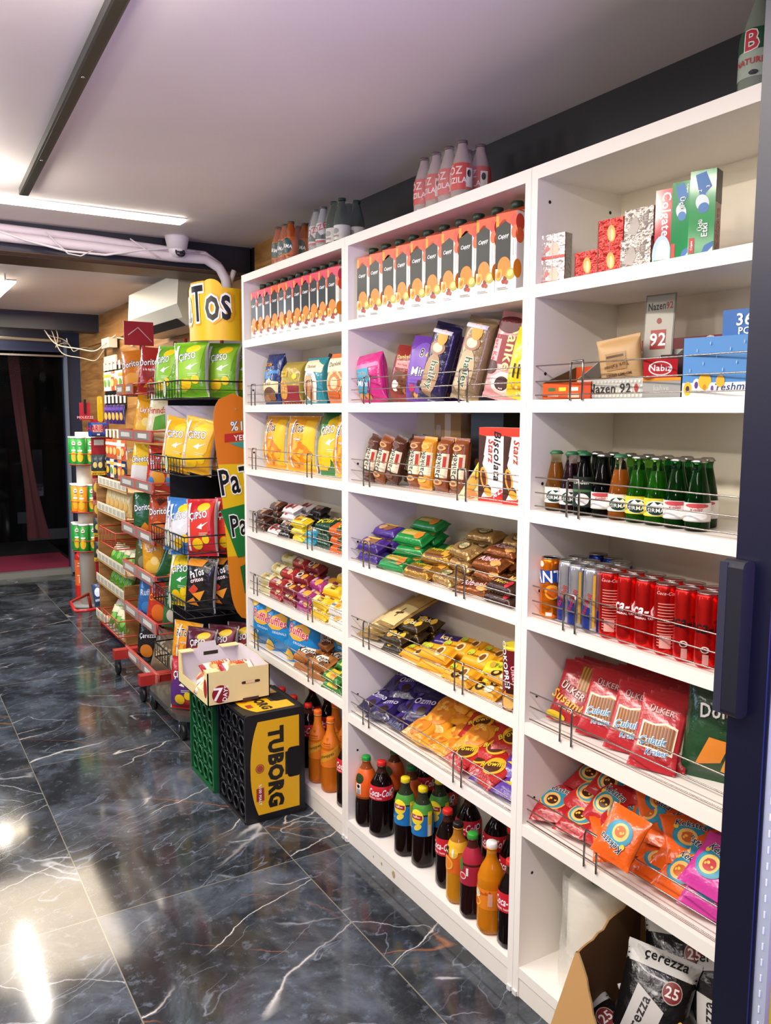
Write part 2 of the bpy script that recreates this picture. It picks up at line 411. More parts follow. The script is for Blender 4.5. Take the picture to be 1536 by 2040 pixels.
# painted ceiling
m, nt, b = nodemat('ceiling_paint'); Lk = nt.links.new
tc = N(nt, 'ShaderNodeNewGeometry'); r1 = ramp(noise(tc.outputs['Position'], 2.0, 4, .5), [(.3, '#dcd3cf'), (.7, '#e4dcd8')]); Lk(r1, b.inputs['Base Color']); b.inputs['Roughness'].default_value = .55
MATS['ceiling_paint'] = m

q = M(); q.box(-2.6, 1.56, -2.6, 7.68, -.1, 0, '#333333', 'marble_floor'); struct('floor', q)
q = M(); q.box(-2.6, 1.56, -2.6, 7.75, 2.15, 2.25, '#ddd5d2', 'ceiling_paint'); struct('ceiling', q)
q = M(); q.box(1.52, 1.60, -2.6, 3.74, 0, 2.15, '#1a1a1e', 'satin'); q.box(1.512, 1.52, -2.6, 3.30, 1.985, 2.15, '#232327', 'satin')
q.box(1.52, 1.60, 3.74, 7.8, 0, 2.15, '#9a6b36', 'wood_panel')
q.box(1.508, 1.522, 3.30, 3.66, 1.86, 2.15, '#5a4128', 'wood_panel')
q.box(1.512, 1.522, 5.55, 5.60, 0, 2.15, '#4c3820', 'matte'); q.box(1.512, 1.522, 6.62, 6.66, 0, 1.93, '#4c3820', 'matte'); q.box(1.505, 1.522, 3.75, 7.5, 1.93, 1.975, '#6a4a28', 'wood_panel')
struct('wall_right', q)
q = M(); q.box(-2.7, -2.6, -2.6, 7.8, 0, 2.15, '#b8b2aa', 'matte'); struct('wall_left', q)
q = M(); q.box(-2.6, 1.56, -2.7, -2.6, 0, 2.15, '#b8b2aa', 'matte'); struct('wall_near', q)
# door wall: open to the night
q = M(); q.box(1.40, 1.56, 7.60, 7.78, 0, 2.15, '#27334f', 'paint'); q.box(1.385, 1.41, 7.56, 7.62, .02, 2.0, '#6d7f96', 'paint')
q.box(-2.6, -.6, 7.60, 7.78, 0, 2.15, '#3a3f4c', 'paint'); q.box(-.6, 1.40, 7.60, 7.78, 1.97, 2.15, '#2c2f38', 'paint'); q.box(-.6, 1.40, 7.57, 7.61, 1.90, 1.975, '#28314a', 'paint')
q.box(-.6, 1.39, 7.56, 7.60, 1.86, 1.875, '#9a9890', 'metal')
struct('wall_far', q)
q = M(); q.box(-.6, 1.39, 7.640, 7.648, .05, 1.9, '#15181b', 'pane'); struct('window_1', q)
q = M(); q.box(-2.6, 1.5, 7.62, 9.6, -.3, .03, '#1c1c20', 'matte'); struct('trim_1', q)
q = M(); q.box(-2.6, 1.42, 7.60, 7.70, 0, .045, '#7e8078', 'satin'); struct('trim_2', q)
q = M(); q.box(-6, 6, 9.6, 16, -.34, -.30, '#08080a', 'matte'); struct('floor_outside', q)
q = M(); q.box(-6, 6, 16, 16.2, -.3, 4, '#060709', 'matte'); struct('wall_outside', q)
# beams under the ceiling
q = M(); q.box(-2.6, 1.51, 3.72, 3.80, 2.035, 2.15, '#23242c', 'satin'); q.box(-2.6, 1.51, 3.80, 4.03, 2.030, 2.15, '#5a4232', 'satin'); q.box(-2.6, 1.51, 3.72, 3.80, 2.033, 2.036, '#6e5340', 'matte'); struct('trim_3', q)
q = M(); q.box(-2.6, 1.52, 6.85, 7.05, 2.02, 2.15, '#2d2e37', 'satin'); struct('trim_4', q)

# ------------------------------------------------------------------ shelving units
CAM = '#f4efe6'
def unit(y0, y1, label, G):
    parts = []
    t = .020; zs = [Z['A'], Z['B'], Z['C'], Z['D'], Z['E'], G]
    for ys, far in (((y0, y0+t), 0), ((y1-t, y1), 1)):
        m = M(); m.box(1.25, 1.512, ys[0], ys[1], 0, 1.93, CAM, 'laminate')
        yy = ys[0]-.0006 if far else ys[1]+.0006
        for z in zs+[.25, 1.80]:
            for x in (1.285, 1.468):
                for dz in (.058, .10)[:1 if far else 2]:
                    a = [(x+.004*math.cos(k*.785), yy, z+dz+.004*math.sin(k*.785)) for k in range(8)]
                    m.add(a, [tuple(range(8))], '#1c1a18')
        m.box(1.246, 1.256, ys[0]+.003, ys[1]-.003, 0, .012, '#d8d8d4', 'paint')
        parts.append(('side_panel', m))
    m = M(); m.box(1.25, 1.512, y0+t, y1-t, 1.902, 1.930, CAM, 'laminate'); parts.append(('top_panel', m))
    for z in zs:
        m = M(); m.box(1.2505, 1.502, y0+t, y1-t, z-.028, z, CAM, 'laminate'); parts.append(('shelf', m))
    m = M(); m.box(1.2505, 1.502, y0+t, y1-t, .050, .076, CAM, 'laminate'); parts.append(('bottom_shelf', m))
    m = M(); m.box(1.253, 1.268, y0+t, y1-t, 0, .050, '#ece7dc', 'laminate')
    if y0 < 1.5 and y0 > 1.4:
        for yy, s in ((2.02, .012), (2.09, .006), (2.14, .004)): m.add([(1.2524, yy+s*.8*math.cos(k), .026+s*math.sin(k)) for k in (0, 1, 2, 3, 4, 5)], [tuple(range(6))], '#b59b78')
    parts.append(('plinth', m))
    m = M(); m.box(1.503, 1.511, y0+t, y1-t, .05, 1.902, '#efe6d2', 'laminate'); parts.append(('back_panel', m))
    return thing('shelving_unit', parts, label, 'shelving unit', group='white shelving units')
unit(2.3215, 3.171, 'white shelving unit farthest from the camera, beside the black crate', .466)
unit(1.4645, 2.3205, 'white shelving unit in the middle, with big soda bottles at its bottom', Z['G'])
unit(.613, 1.4635, 'white shelving unit nearest the camera, with red cans and glass bottles', Z['G'])

def guard(y0, y1, z, brs, label):
    parts = []
    for dz in (.010, .040, .074):
        m = M(); m.tube([(1.258, y0+.008, z+dz), (1.258, y1-.008, z+dz)], .0016, '#b8b0a6'); parts.append(('rail', m))
    for y in brs:
        m = M(); m.tube([(1.2475, y-.018, z-.003), (1.2475, y-.018, z+.070), (1.249, y-.016, z+.078), (1.249, y+.016, z+.078), (1.2475, y+.018, z+.070), (1.2475, y+.018, z-.003)], .0024, '#a39d95'); parts.append(('bracket', m))
    thing('wire_guard', parts, label, 'shelf guard', group='wire guards along the shelf fronts')
UN = {1: ('far', 2.3415, 3.151, (2.57, 3.06)), 2: ('middle', 1.4845, 2.3005, (1.70, 2.18)), 3: ('near', .633, 1.4435, (.80, 1.305))}
SH = {'A': 'top', 'B': 'second', 'C': 'third', 'D': 'fourth', 'E': 'fifth', 'G': 'sixth'}
SHW = {}
for u_, (nm, a, b_, br_) in UN.items():
    for s_ in 'BCDEG':
        z = .466 if (u_ == 1 and s_ == 'G') else Z[s_]
        br2 = br_ if not (u_ == 3 and s_ == 'G') else (.80, 1.22)
        guard(a, b_+(.02 if (u_, s_) == (3, 'B') else 0), z, br2, f'thin wire guard rail on the {SH[s_]} shelf of the {nm} shelving unit')
def where(u_, s_): return f"{UN[u_][0]} unit's {SH[s_]} shelf"

#==PRODUCTS==
LAY = ['bottom', 'second', 'third', 'fourth', 'fifth']
def stack(d, desc, wh, ys, xs, z0, t, layers, group=None, lie=True, jit=1.0, tilt=None, rz=-90, spin=0, cen=True, dx=0.0):
    """piles: for each y position and x depth, a number of layers (int or list per y)"""
    for i, y in enumerate(ys):
        for k, x in enumerate(xs):
            n = layers[i] if isinstance(layers, (list, tuple)) else layers
            if isinstance(n, (list, tuple)): n = n[k]
            for l in range(n):
                parts = [desc]
                if len(xs) > 1: parts.append(['front', 'second', 'third', 'fourth'][k]+' row')
                if n > 1: parts.append(('top' if l == n-1 else LAY[l])+' layer')
                if len(ys) > 1: parts.append(ORD[i]+' from left')
                parts.append(wh)
                tl = (66 if tilt is None else tilt)+rnd.uniform(-7, 7)*jit
                d.put((x+rnd.uniform(-.003, .003)*jit+l*dx, y+rnd.uniform(-.003, .003)*jit, z0+t*(l+.5)), ', '.join(parts), group or f'{desc}s', rz=rz+rnd.uniform(-8, 8)*jit, tilt=tl, spin=spin+rnd.uniform(-4, 4)*jit)
def one(d, y, s_, label, x=1.31, z=None, **k):
    return d.put((x, y, (Z[s_] if z is None else z)), label, **k)
W_, K_ = '#ffffff', '#141414'

# ---- juice cartons
def juice(name, band, side1, side2, fruit1, fruit2):
    fr = ('#f6f1ea', [('r', -1, .30, .42, .93, '#0e1713'), ('p', [(-1, .82), (-.3, .92), (.2, .86), (.42, .84), (1, .88), (1, 1), (-1, 1)], band), ('r', -1, .84, -.72, .97, '#f2a61d'),
        ('t', 'Cappy', -.25, .70, .065, 6, W_, None, .9, .3), ('e', .72, .88, .3, .085, 0, side1), ('e', .78, .74, .3, .08, 0, side2), ('r', .58, .42, .92, .66, '#efeae2'),
        ('r', .70, .44, .74, .64, '#8a8a86'), ('e', -.15, .32, .62, .125, 0, fruit1), ('e', .45, .22, .45, .07, 35, fruit2), ('e', .45, .23, .3, .04, 35, '#e9e08a'), ('e', -.62, .22, .3, .08, -20, '#f6b53a'), ('e', -.62, .22, .15, .04, -20, '#c9772c'),
        ('e', -.2, .13, .16, .03, 20, '#a33c25'), ('e', .1, .12, .16, .03, -20, '#b24a2b'), ('e', -.05, .17, .14, .03, 60, '#8e2f1d'), ('r', -.8, .05, .1, .06, '#9a9a94'), ('r', -.8, .03, .3, .04, '#9a9a94')])
    sd = ('#f1eef0', [('e', -.7, .86, .42, .11, 0, side1), ('e', -.72, .70, .4, .10, 0, side2), ('e', -.9, .28, .4, .12, 0, fruit1), ('e', .1, .92, .17, .04, 0, '#444444'), ('e', .1, .92, .11, .026, 0, '#f1eef0'), ('t', 'A', .1, .92, .025, 0, '#333333'),
        ('r', -.05, .55, .55, .60, '#aaa7aa'), ('r', -.05, .48, .5, .53, '#b5b2b5'), ('r', -.1, .34, .6, .345, '#777777'), ('r', -.1, .30, .4, .305, '#777777'), ('r', -.1, .17, .75, .195, '#333333'), ('t', 'C R', .2, .25, .03, 0, '#555555'), ('r', .0, .06, .6, .13, '#d4d0d2')])
    m = carton(.060, .078, .178, {'front': fr, 'right': sd, 'left': sd, 'back': fr}, mt='gloss')
    # sloped gable and folded ears
    a, b_ = .030, .039
    V = [(-a, -b_, .178), (a, -b_, .178), (a, b_, .178), (-a, b_, .178), (-a, -b_*.1, .194), (a, -b_*.1, .194), (a, b_, .196), (-a, b_, .196)]
    m.add(V, [(0, 1, 5, 4), (4, 5, 6, 7), (1, 2, 6, 5), (3, 0, 4, 7), (2, 3, 7, 6)], band if name != 'x' else W_, 'gloss')
    m.add([(a, -b_*.6, .182), (a+.006, -b_*.3, .176), (a+.006, b_*.5, .176), (a, b_*.6, .188)], [(0, 1, 2, 3)], '#f1eef0', 'gloss')
    cp = M(); cp.lathe([(.0145, .188), (.0145, .206), (.013, .208), (0, .208)], '#16301f', 'satin', 18, c=(0, .0, 0), wob=lambda t, z: .03*math.cos(9*t))
    return D('juice_carton', 'juice carton', [('carton_body', m), ('cap', cp, 'dark green screw cap')])
J2 = juice('b', '#e8592a', '#d9452f', '#ef6a3a', '#ef8a1f', '#b9b13a'); J1 = juice('a', '#e03a55', '#d63a5e', '#e8582f', '#e98a22', '#a3442b')
for i in range(10):
    J2.put((1.302, 2.235-i*.0735, Z['A']), f"orange fruit juice carton, {ORD[i]} from left on the middle unit's top shelf", 'juice cartons in a row on the middle unit', rz=-76+rnd.uniform(-4, 4))
for i in range(11):
    (J2 if i in (3, 4) else J1).put((1.302, 3.075-i*.0645, Z['A']), f"{'orange' if i in (3,4) else 'peach pink'} juice carton, {ORD[i]} from left on the far unit's top shelf", 'juice cartons in a row on the far unit', rz=-84+rnd.uniform(-4, 4))

# ---- far unit, second shelf: biscuit bags
def gusset(name, w, h, t, base, dec, **k): return D('biscuit_bag', 'biscuit bag', pillow(w, h, t, base, dec=dec, bulge=.3, crimp=.035, **k))
bb1 = gusset('', .125, .195, .06, '#23336f', [('r', -.95, .60, .9, .66, '#3f86c8'), ('r', -.95, .50, .2, .60, '#3f86c8'), ('t', 'ECCEM', -.3, .78, .06, 0, '#f2a51f', '#3a240f'), ('t', 'kıyır', -.35, .66, .055, 0, '#f2b53a', '#2a1a10'), ('t', 'kıyır', -.1, .58, .05, 0, '#f2b53a', '#2a1a10'), ('p', [(-.7, .3), (-.3, .48), (.1, .5), (.5, .36), (.95, .32), (.95, .4), (.2, .4), (-.2, .33)], '#ead9ad'), ('p', [(-.85, .26), (.95, .22), (.95, .44), (.3, .46), (0, .52), (-.3, .42), (-.85, .42)], '#ead9a6'), ('t', 'ANKEK', -.1, .40, .05, 0, '#3a1c10'), ('e', .1, .2, .7, .14, 0, '#6d4527'), ('e', -.2, .12, .4, .07, 10, '#a8714a'), ('e', .4, .14, .4, .06, -10, '#8a5a34')], seed=3)
one(bb1, 3.03, 'B', "dark blue and cream biscuit bag at the left end of the far unit's second shelf", x=1.32, rz=-84, tilt=5)
bb2 = gusset('', .115, .16, .065, '#b39c43', [('r', -1, 0, 1, .42, '#8f2b33'), ('e', -.5, .33, .5, .22, 10, '#d7a03f'), ('s', -.5, .33, .4, .18, 22, .005, '#b5742a', '#e9bb62'), ('r', -.85, .62, -.1, .76, '#c7a526'), ('t', 'Karışık', -.5, .69, .045, 0, '#5a4310'), ('e', .55, .63, .2, .07, 0, '#d9cf2c')], seed=4, fold=.05)
one(bb2, 2.86, 'B', "gold and dark red biscuit bag beside the blue bag, far unit's second shelf", x=1.325, rz=-74, tilt=4)
bb3 = gusset('', .120, .160, .07, '#2b8f9e', [('p', [(-.9, .72), (.9, .66), (.95, .82), (.3, .95), (-.7, .93)], '#efe2bd'), ('t', 'Dankek', .05, .80, .065, 0, '#2a1b12'), ('e', -.05, .38, .72, .36, 0, '#f6efe2'), ('e', -.1, .36, .5, .28, 5, '#d9925a'), ('e', -.1, .22, .36, .12, 5, '#c97f45'), ('e', -.1, .48, .34, .12, 5, '#e4a873'), ('t', 'Bebe', .0, .63, .06, 0, '#d8eef2', '#1c6e85')], seed=5)
one(bb3, 2.655, 'B', "teal and cream biscuit bag near the right of the far unit's second shelf", x=1.32, rz=-80, tilt=3)
bb4 = gusset('', .115, .165, .06, '#e5773a', [('r', -1, .62, 1, .90, '#f3e3bf'), ('t', 'Dankek', 0, .78, .09, 4, '#2a1b12'), ('e', 0, .42, .8, .24, 0, '#f0c98e'), ('e', .05, .4, .65, .19, 0, '#d67a35'), ('e', .05, .4, .4, .12, 0, '#f3d3a0'), ('e', -.1, .16, .6, .10, 0, '#c9642b'), ('t', 'tart', .1, .6, .05, 0, '#c8501f')], seed=6)
one(bb4, 2.475, 'B', "orange and cream biscuit bag at the right end of the far unit's second shelf", x=1.315, rz=-84, tilt=3)
bb5 = gusset('', .12, .185, .05, '#1f2a55', [('e', 0, .8, .3, .08, 0, '#c9a63c'), ('t', 'Simit', .0, .62, .08, 0, '#e8c55a'), ('r', -1, .3, 1, .45, '#31479a')], seed=8)
one(bb5, 2.80, 'B', "dark navy biscuit bag leaning behind the teal bag, far unit's second shelf", x=1.43, tilt=8, spin=10)
one(bb5, 2.70, 'B', "dark navy biscuit bag standing at the very back of the far unit's second shelf", x=1.445, tilt=4, spin=-4, rz=-95)

# ---- Patos / Cipso chips
def patos(seed, w=.16, h=.205, main='#f3a71b', low='#e8872a'):
    return D('chips_bag', 'bag of chips', pillow(w, h, .075, main, back='#b9b9b2', seed=seed, dec=[('r', .35, .06, .92, .93, '#f5c21d'), ('t', 'PaTos', -.1, .77, .15, 6, K_, W_, .62), ('t', 'rulos', .05, .58, .05, 0, W_, '#c55a10'),
        ('e', .0, .32, .75, .2, 0, '#e88a1b'), ('s', 0, .3, .75, .2, 34, .014, '#f2b134', '#dd7a17'), ('r', -.42, .08, -.3, .93, '#f4ece4'), ('r', -.42, .70, -.3, .76, '#9cc3de'), ('r', -.42, .45, -.3, .5, '#9cc3de'), ('r', -.42, .2, -.3, .26, '#9cc3de'), ('t', '20 DAHA FAZLA', -.36, .55, .018, 90, '#c8392b')], side=(.9, '#c9c8c0')))
pa1, pa2 = patos(11), patos(12, .175)
one(pa1, 3.03, 'C', "yellow corn chips bag at the left end of the far unit's third shelf", x=1.33, rz=-80, tilt=4, group='yellow corn chips bags on the far unit')
one(pa2, 2.80, 'C', "larger yellow corn chips bag second from left, far unit's third shelf", x=1.33, rz=-74, tilt=5, group='yellow corn chips bags on the far unit')
one(pa1, 2.92, 'C', "yellow corn chips bag tucked behind the first two, far unit's third shelf", x=1.43, rz=-84, tilt=4, group='yellow corn chips bags on the far unit')
one(pa1, 2.42, 'C', "yellow corn chips bag at the right end of the far unit's third shelf", x=1.315, rz=-86, tilt=2, spin=5, group='yellow corn chips bags on the far unit')
def cipso(seed, a, b_, w=.165, h=.22, grey='#b4b4b2', promo=True):
    d = [('p', [(-1, .08), (-.2, .08), (.7, .45), (.9, .93), (.2, .93), (-1, .4)], b_), ('e', -.1, .22, .34, .10, 30, '#f4c81c'), ('e', .45, .30, .22, .08, 10, '#f5d11f'), ('e', .3, .85, .4, .07, 12, '#f5cf1a'),
         ('t', 'ÇiPSO', 0, .70, .15, 8, W_, '#1d2b5c', .72), ('p', [(-.1, .50), (.25, .58), (.2, .54), (.65, .60), (.2, .50), (.25, .47)], W_), ('r', .05, .40, .6, .41, '#dfeacb'), ('r', .05, .37, .5, .38, '#dfeacb')]
    if promo: d += [('r', -.72, .1, -.56, .93, '#f3e9df'), ('t', '20 DAHA', -.64, .6, .03, 90, '#c8392b'), ('t', 'FAZLA', -.64, .3, .03, 90, '#c8392b')]
    return D('chips_bag', 'bag of chips', pillow(w, h, .085, a, back=grey, seed=seed, dec=d, side=(.92, grey)))
ci_g = cipso(21, '#2f7f3a', '#f3c11f', promo=False)
one(ci_g, 2.565, 'C', "green and yellow potato chips bag on the far unit's third shelf", x=1.34, rz=-80, tilt=4)

# ---- far unit fourth, fifth, sixth shelves
def bar(base, dec, L=.10, h=.05, t=.026, seed=1, mt='film', cat='biscuit pack', name='biscuit_pack', **k): return D(name, cat, flow(L, h, t, base, dec, seed=seed, mt=mt, **k))
c_br = bar('#4b2a1c', [('t', 'Biskrem', 0, .6, .28, 0, '#e8d6c0'), ('e', .5, .4, .25, .3, 0, '#c08a5a')], seed=1)
c_rd = bar('#efe9e6', [('e', -.3, .5, .25, .4, 0, '#b3202a'), ('t', 'ciko', .1, .5, .35, 0, '#231815'), ('e', .6, .5, .15, .3, 0, '#c0392b')], seed=2)
c_bk = bar('#1d1615', [('t', 'negro', 0, .5, .4, 0, '#d8b49a')], seed=3)
c_ye = bar('#e9c928', [('t', 'Limon', 0, .5, .38, 0, '#c56a18'), ('e', .5, .5, .2, .3, 0, '#f7ee9d')], seed=4, rnd_=.25, L=.095)
c_lb = bar('#3fa7c4', [('t', 'Haylayf', 0, .5, .32, 0, W_), ('e', -.5, .4, .15, .25, 0, '#f0a030')], seed=5, rnd_=.25, L=.085)
c_dg = bar('#17402a', [('t', 'Çizi', .1, .55, .5, 10, '#e6d22f', None, 1.2), ('r', -.7, .2, -.5, .6, '#e6d22f')], seed=6, rnd_=.25, L=.105, h=.052, t=.032)
c_or = bar('#d9601d', [('r', .1, .02, .8, .98, '#17402a'), ('t', 'Çizi', .45, .5, .5, 10, '#e6d22f')], seed=7, rnd_=.25, L=.10, h=.052, t=.032)
w4 = where(1, 'D')
stack(c_br, 'brown biscuit pack', w4, [3.08], [1.295, 1.36], Z['D'], .027, [[3, 4]])
stack(c_rd, 'white and red biscuit pack', w4, [2.965], [1.30, 1.365, 1.43], Z['D'], .026, [[1, 4, 4]])
stack(c_bk, 'black biscuit pack', w4, [2.855], [1.30, 1.365, 1.43], Z['D'], .026, [[2, 3, 4]])
stack(c_ye, 'yellow lemon biscuit pack', w4, [2.745], [1.305], Z['D'], .027, [3])
stack(c_lb, 'light blue biscuit pack', w4, [2.65], [1.305], Z['D'], .027, [2])
stack(c_dg, 'dark green cracker pack', w4, [2.54], [1.305, 1.375], Z['D'], .032, [[3, 3]])
stack(c_or, 'orange and green cracker pack', w4, [2.42], [1.295], Z['D'], .032, [3])
stack(c_dg, 'dark green cracker pack at the right end', w4, [2.41], [1.375], Z['D'], .032, [3], group='dark green cracker packs')
stack(c_bk, 'black biscuit pack at the back', w4, [2.68], [1.42], Z['D'], .026, [3], group='black biscuit packs')
# rolls, fifth shelf
def roll(base, dec, L=.115, h=.045, seed=1, ends=None, **k): return D('biscuit_roll', 'biscuit roll', flow(L, h, h*.95, base, dec, seed=seed, ends=ends, **k))
r_g = roll('#d9cf9b', [('r', -.5, 0, .1, 1, '#b9a35e'), ('t', 'probis', .1, .5, .3, 0, '#2c4d28')], seed=1, ends='#26432a')
r_r = roll('#a8282b', [('t', 'ÜLKER', -.1, .6, .28, 0, W_, '#5a0f14'), ('e', .4, .35, .3, .25, 0, '#d9b27a')], seed=2)
r_m = roll('#7a1f26', [('e', -.35, .55, .32, .3, 0, '#efe2d0'), ('e', -.35, .55, .2, .18, 0, '#3a1a14'), ('e', .35, .45, .28, .3, 20, '#e59d2a')], seed=3)
r_p = roll('#a3307c', [('e', .3, .5, .4, .4, 0, '#e8a33a'), ('r', -.6, .25, -.3, .8, '#caa0d6'), ('t', 'saklı', -.3, .5, .2, 0, '#f3d33a')], seed=4)
r_y = roll('#efc325', [('r', -.1, .25, .35, .7, '#6b4a1c'), ('e', -.5, .5, .3, .35, 0, '#f5e39a'), ('t', 'Muz', .12, .5, .25, 0, '#f2d55a')], seed=5, mt='satin')
r_w = roll('#efece2', [('e', 0, .5, .4, .4, 0, '#f1c25c'), ('e', 0, .5, .22, .2, 0, '#e0862a'), ('t', 'kat', -.5, .55, .3, 0, '#2e6b9a')], seed=6)
w5 = where(1, 'E'); zE = Z['E']
for (d, nm, y, xs, nl) in [(r_g, 'green and cream biscuit roll', 3.045, (1.30, 1.35, 1.40), (2, 3, 4)), (r_r, 'red biscuit roll', 2.93, (1.295, 1.345, 1.395), (2, 3, 4)), (r_m, 'maroon biscuit roll', 2.81, (1.295, 1.345, 1.395), (2, 3, 4)),
                           (r_p, 'magenta biscuit roll', 2.685, (1.295, 1.345, 1.395), (2, 3, 3)), (r_y, 'yellow banana biscuit roll', 2.565, (1.295, 1.345, 1.395), (2, 3, 4)), (r_w, 'white and yellow biscuit roll', 2.43, (1.295, 1.345, 1.395), (2, 3, 3))]:
    stack(d, nm, w5, [y], list(xs), zE, .036, [list(nl)], jit=.6, tilt=60)
bk = D('biscuit_bag', 'biscuit bag', pillow(.16, .20, .05, '#1c1718', seed=31, dec=[('e', 0, .5, .5, .2, 0, '#3a2420'), ('t', 'COOKIE', 0, .75, .07, 0, '#8a7a6a')]))
one(bk, 2.60, 'E', "large black bag standing at the back of the far unit's fifth shelf", x=1.46, tilt=6)

# sixth shelf: blue ridged chips, caramel bars
ruf = D('chips_bag', 'bag of chips', pillow(.165, .205, .085, '#1f86c9', back='#a9adb3', seed=41, side=(.9, '#b4b8bd'), dec=[('p', [(-.75, .54), (-.4, .72), (.1, .78), (.5, .70), (.42, .54), (0, .46), (-.45, .47)], '#e8b13a'), ('t', 'Ruffles', -.15, .62, .15, -12, '#c22a3e', '#f5dfe2', .8), ('t', 'ORiGiNALS', .0, .40, .045, -8, '#cfe4f2'), ('e', -.8, .14, .35, .12, 20, '#e9bb45'), ('e', -.75, .86, .35, .08, 20, '#e9bb45'), ('e', .5, .2, .3, .1, 0, '#2d9adb')], fold=.03))
gR = 'blue ridged chips bags'; wR = "far unit's sixth shelf"
for i, (x, y, z, rz, tl, sp) in enumerate([(1.315, 3.085, .468, -60, -3, 4), (1.325, 2.95, .468, -58, 2, -3), (1.32, 2.765, .468, -62, 3, 3), (1.40, 2.71, .468, -60, 4, 2), (1.43, 2.62, .468, -60, 4, 2), (1.44, 2.53, .468, -60, 3, 0), (1.44, 2.44, .468, -60, 3, 0)]):
    ruf.put((x, y, z), f"blue chips bag with yellow chips picture, {ORD[i]} from left on the {wR}", gR, rz=rz, tilt=tl, spin=sp)
kr = bar('#b06f35', [('p', [(-.8, .5), (-.2, .85), (.6, .8), (.85, .45), (.2, .3)], '#ece2d2'), ('t', 'Krem', .0, .6, .45, -4, '#2c1a12', None, 1, .3), ('e', .5, .25, .3, .18, 0, '#5a3218')], L=.11, h=.06, t=.036, seed=9, rnd_=.2, mt='satin')
gb = bar('#2f7a2c', [('r', -.4, .1, .6, .9, '#e3c02c'), ('t', 'Altınbaşak', .1, .6, .22, 0, '#2a5a22'), ('e', .3, .3, .3, .2, 0, '#d58a3a')], L=.12, h=.05, t=.03, seed=10)
z6 = .466
stack(kr, 'caramel brown wafer pack', wR, [2.70, 2.585], [1.30, 1.37], z6, .037, [[2, 3], [2, 2]], rz=-78)
stack(kr, 'right-hand caramel wafer pack', wR, [2.46, 2.40], [1.40, 1.465], z6, .037, [[2, 1], [2, 1]], rz=-78, group='caramel brown wafer packs')
stack(gb, 'green and yellow oat bar', wR, [2.45], [1.285, 1.34], z6, .03, [[2, 3]], rz=-86)

# ---- middle unit second shelf
pk = gusset('', .115, .150, .06, '#cf2f83', [('r', -1, .72, 1, .80, '#e879ad'), ('p', [(-1, .15), (-.1, .15), (.3, .5), (.2, .72), (-1, .72)], '#3f9fb8'), ('t', 'Kat Kat', -.3, .62, .06, -6, '#183a5a', W_), ('t', 'Mini', -.25, .42, .12, -8, W_, '#2a7f9c'), ('e', -.5, .16, .2, .07, 0, '#e6933a'), ('e', 0, .14, .2, .07, 0, '#e6933a'), ('t', 'Kat', .65, .5, .07, 0, '#2c1730')], seed=51)
one(pk, 2.235, 'B', "pink and teal mini biscuit bag at the left end, middle unit's second shelf", x=1.31, rz=-78, tilt=-2, spin=-7)
rb_ = gusset('', .105, .165, .06, '#8c2b22', [('t', 'Dankek', 0, .80, .07, 8, '#f2d38a'), ('r', -.5, .6, .6, .72, '#e78f86'), ('t', 'Rulo Pasta', .05, .66, .035, 0, '#7a1512'), ('e', 0, .35, .7, .2, 0, '#6b3a1e'), ('e', -.3, .28, .3, .1, 30, '#efe5da'), ('s', .2, .3, .5, .2, 14, .007, '#a06a3a', '#5a2c18')], seed=52)
one(rb_, 2.10, 'B', "red brown cake bag between the pink and purple bags, middle unit's second shelf", x=1.325, rz=-76, tilt=3, spin=9)
pu = gusset('', .115, .185, .06, '#6b3fa3', [('e', 0, .5, .8, .4, 0, '#7f57b8'), ('t', '8', -.05, .74, .12, 0, '#1a1410', '#f0e6f5'), ('p', [(.2, .70), (.5, .82), (.45, .68)], '#e8b53a'), ('t', 'Mini', .0, .46, .13, 4, W_, '#52308a', 1, .2), ('e', -.4, .2, .2, .06, 0, '#c23a5a'), ('e', .1, .27, .16, .06, 0, '#4b2a1c'), ('s', 0, .1, .7, .06, 10, .008, '#d9a35a', '#6b4526')], seed=53)
one(pu, 2.005, 'B', "purple mini biscuit bag in front, middle unit's second shelf", x=1.325, rz=-72, tilt=4, spin=7, group='purple mini biscuit bags')
one(pu, 1.965, 'B', "purple mini biscuit bag behind the front purple one, middle unit's second shelf", x=1.41, rz=-72, tilt=4, spin=10, group='purple mini biscuit bags')
def halley(base, oval, seed, txt='#1e5a36'):
    return D('biscuit_bag', 'biscuit bag', flow(.215, .085, .05, base, [('e', .35, .48, .55, .32, 0, oval), ('t', 'halley', .35, .5, .34, 0, txt, '#f3ead6'), ('e', -.35, .5, .18, .3, 0, '#a87a5a'), ('e', -.35, .5, .12, .2, 0, '#e8d3b8'), ('e', -.62, .6, .2, .2, 0, '#d9a33a'), ('r', -.8, .1, -.7, .9, '#d8d0e0')], seed=seed, mt='film'))
hb, hg = halley('#28204a', '#b08d66', 54), halley('#8f7a58', '#c7ae86', 55)
def stand(d, y, label, x, zc, lean=0, rz=-74, tilt=6, **k):
    """flow packs stood on end: long axis vertical; the text then reads downwards"""
    o = d.put((x, y, zc), label, rz=rz, tilt=tilt, spin=90+lean, **k); return o
stand(hb, 1.905, "navy and bronze marshmallow biscuit bag standing tall, middle unit's second shelf", 1.32, Z['B']+.106, 14)
stand(hb, 1.80, "dark navy biscuit bag tucked between the two tall bags, middle unit's second shelf", 1.40, Z['B']+.106, 8)
stand(hg, 1.745, "shiny bronze and gold biscuit bag standing tall, middle unit's second shelf", 1.315, Z['B']+.107, 13)
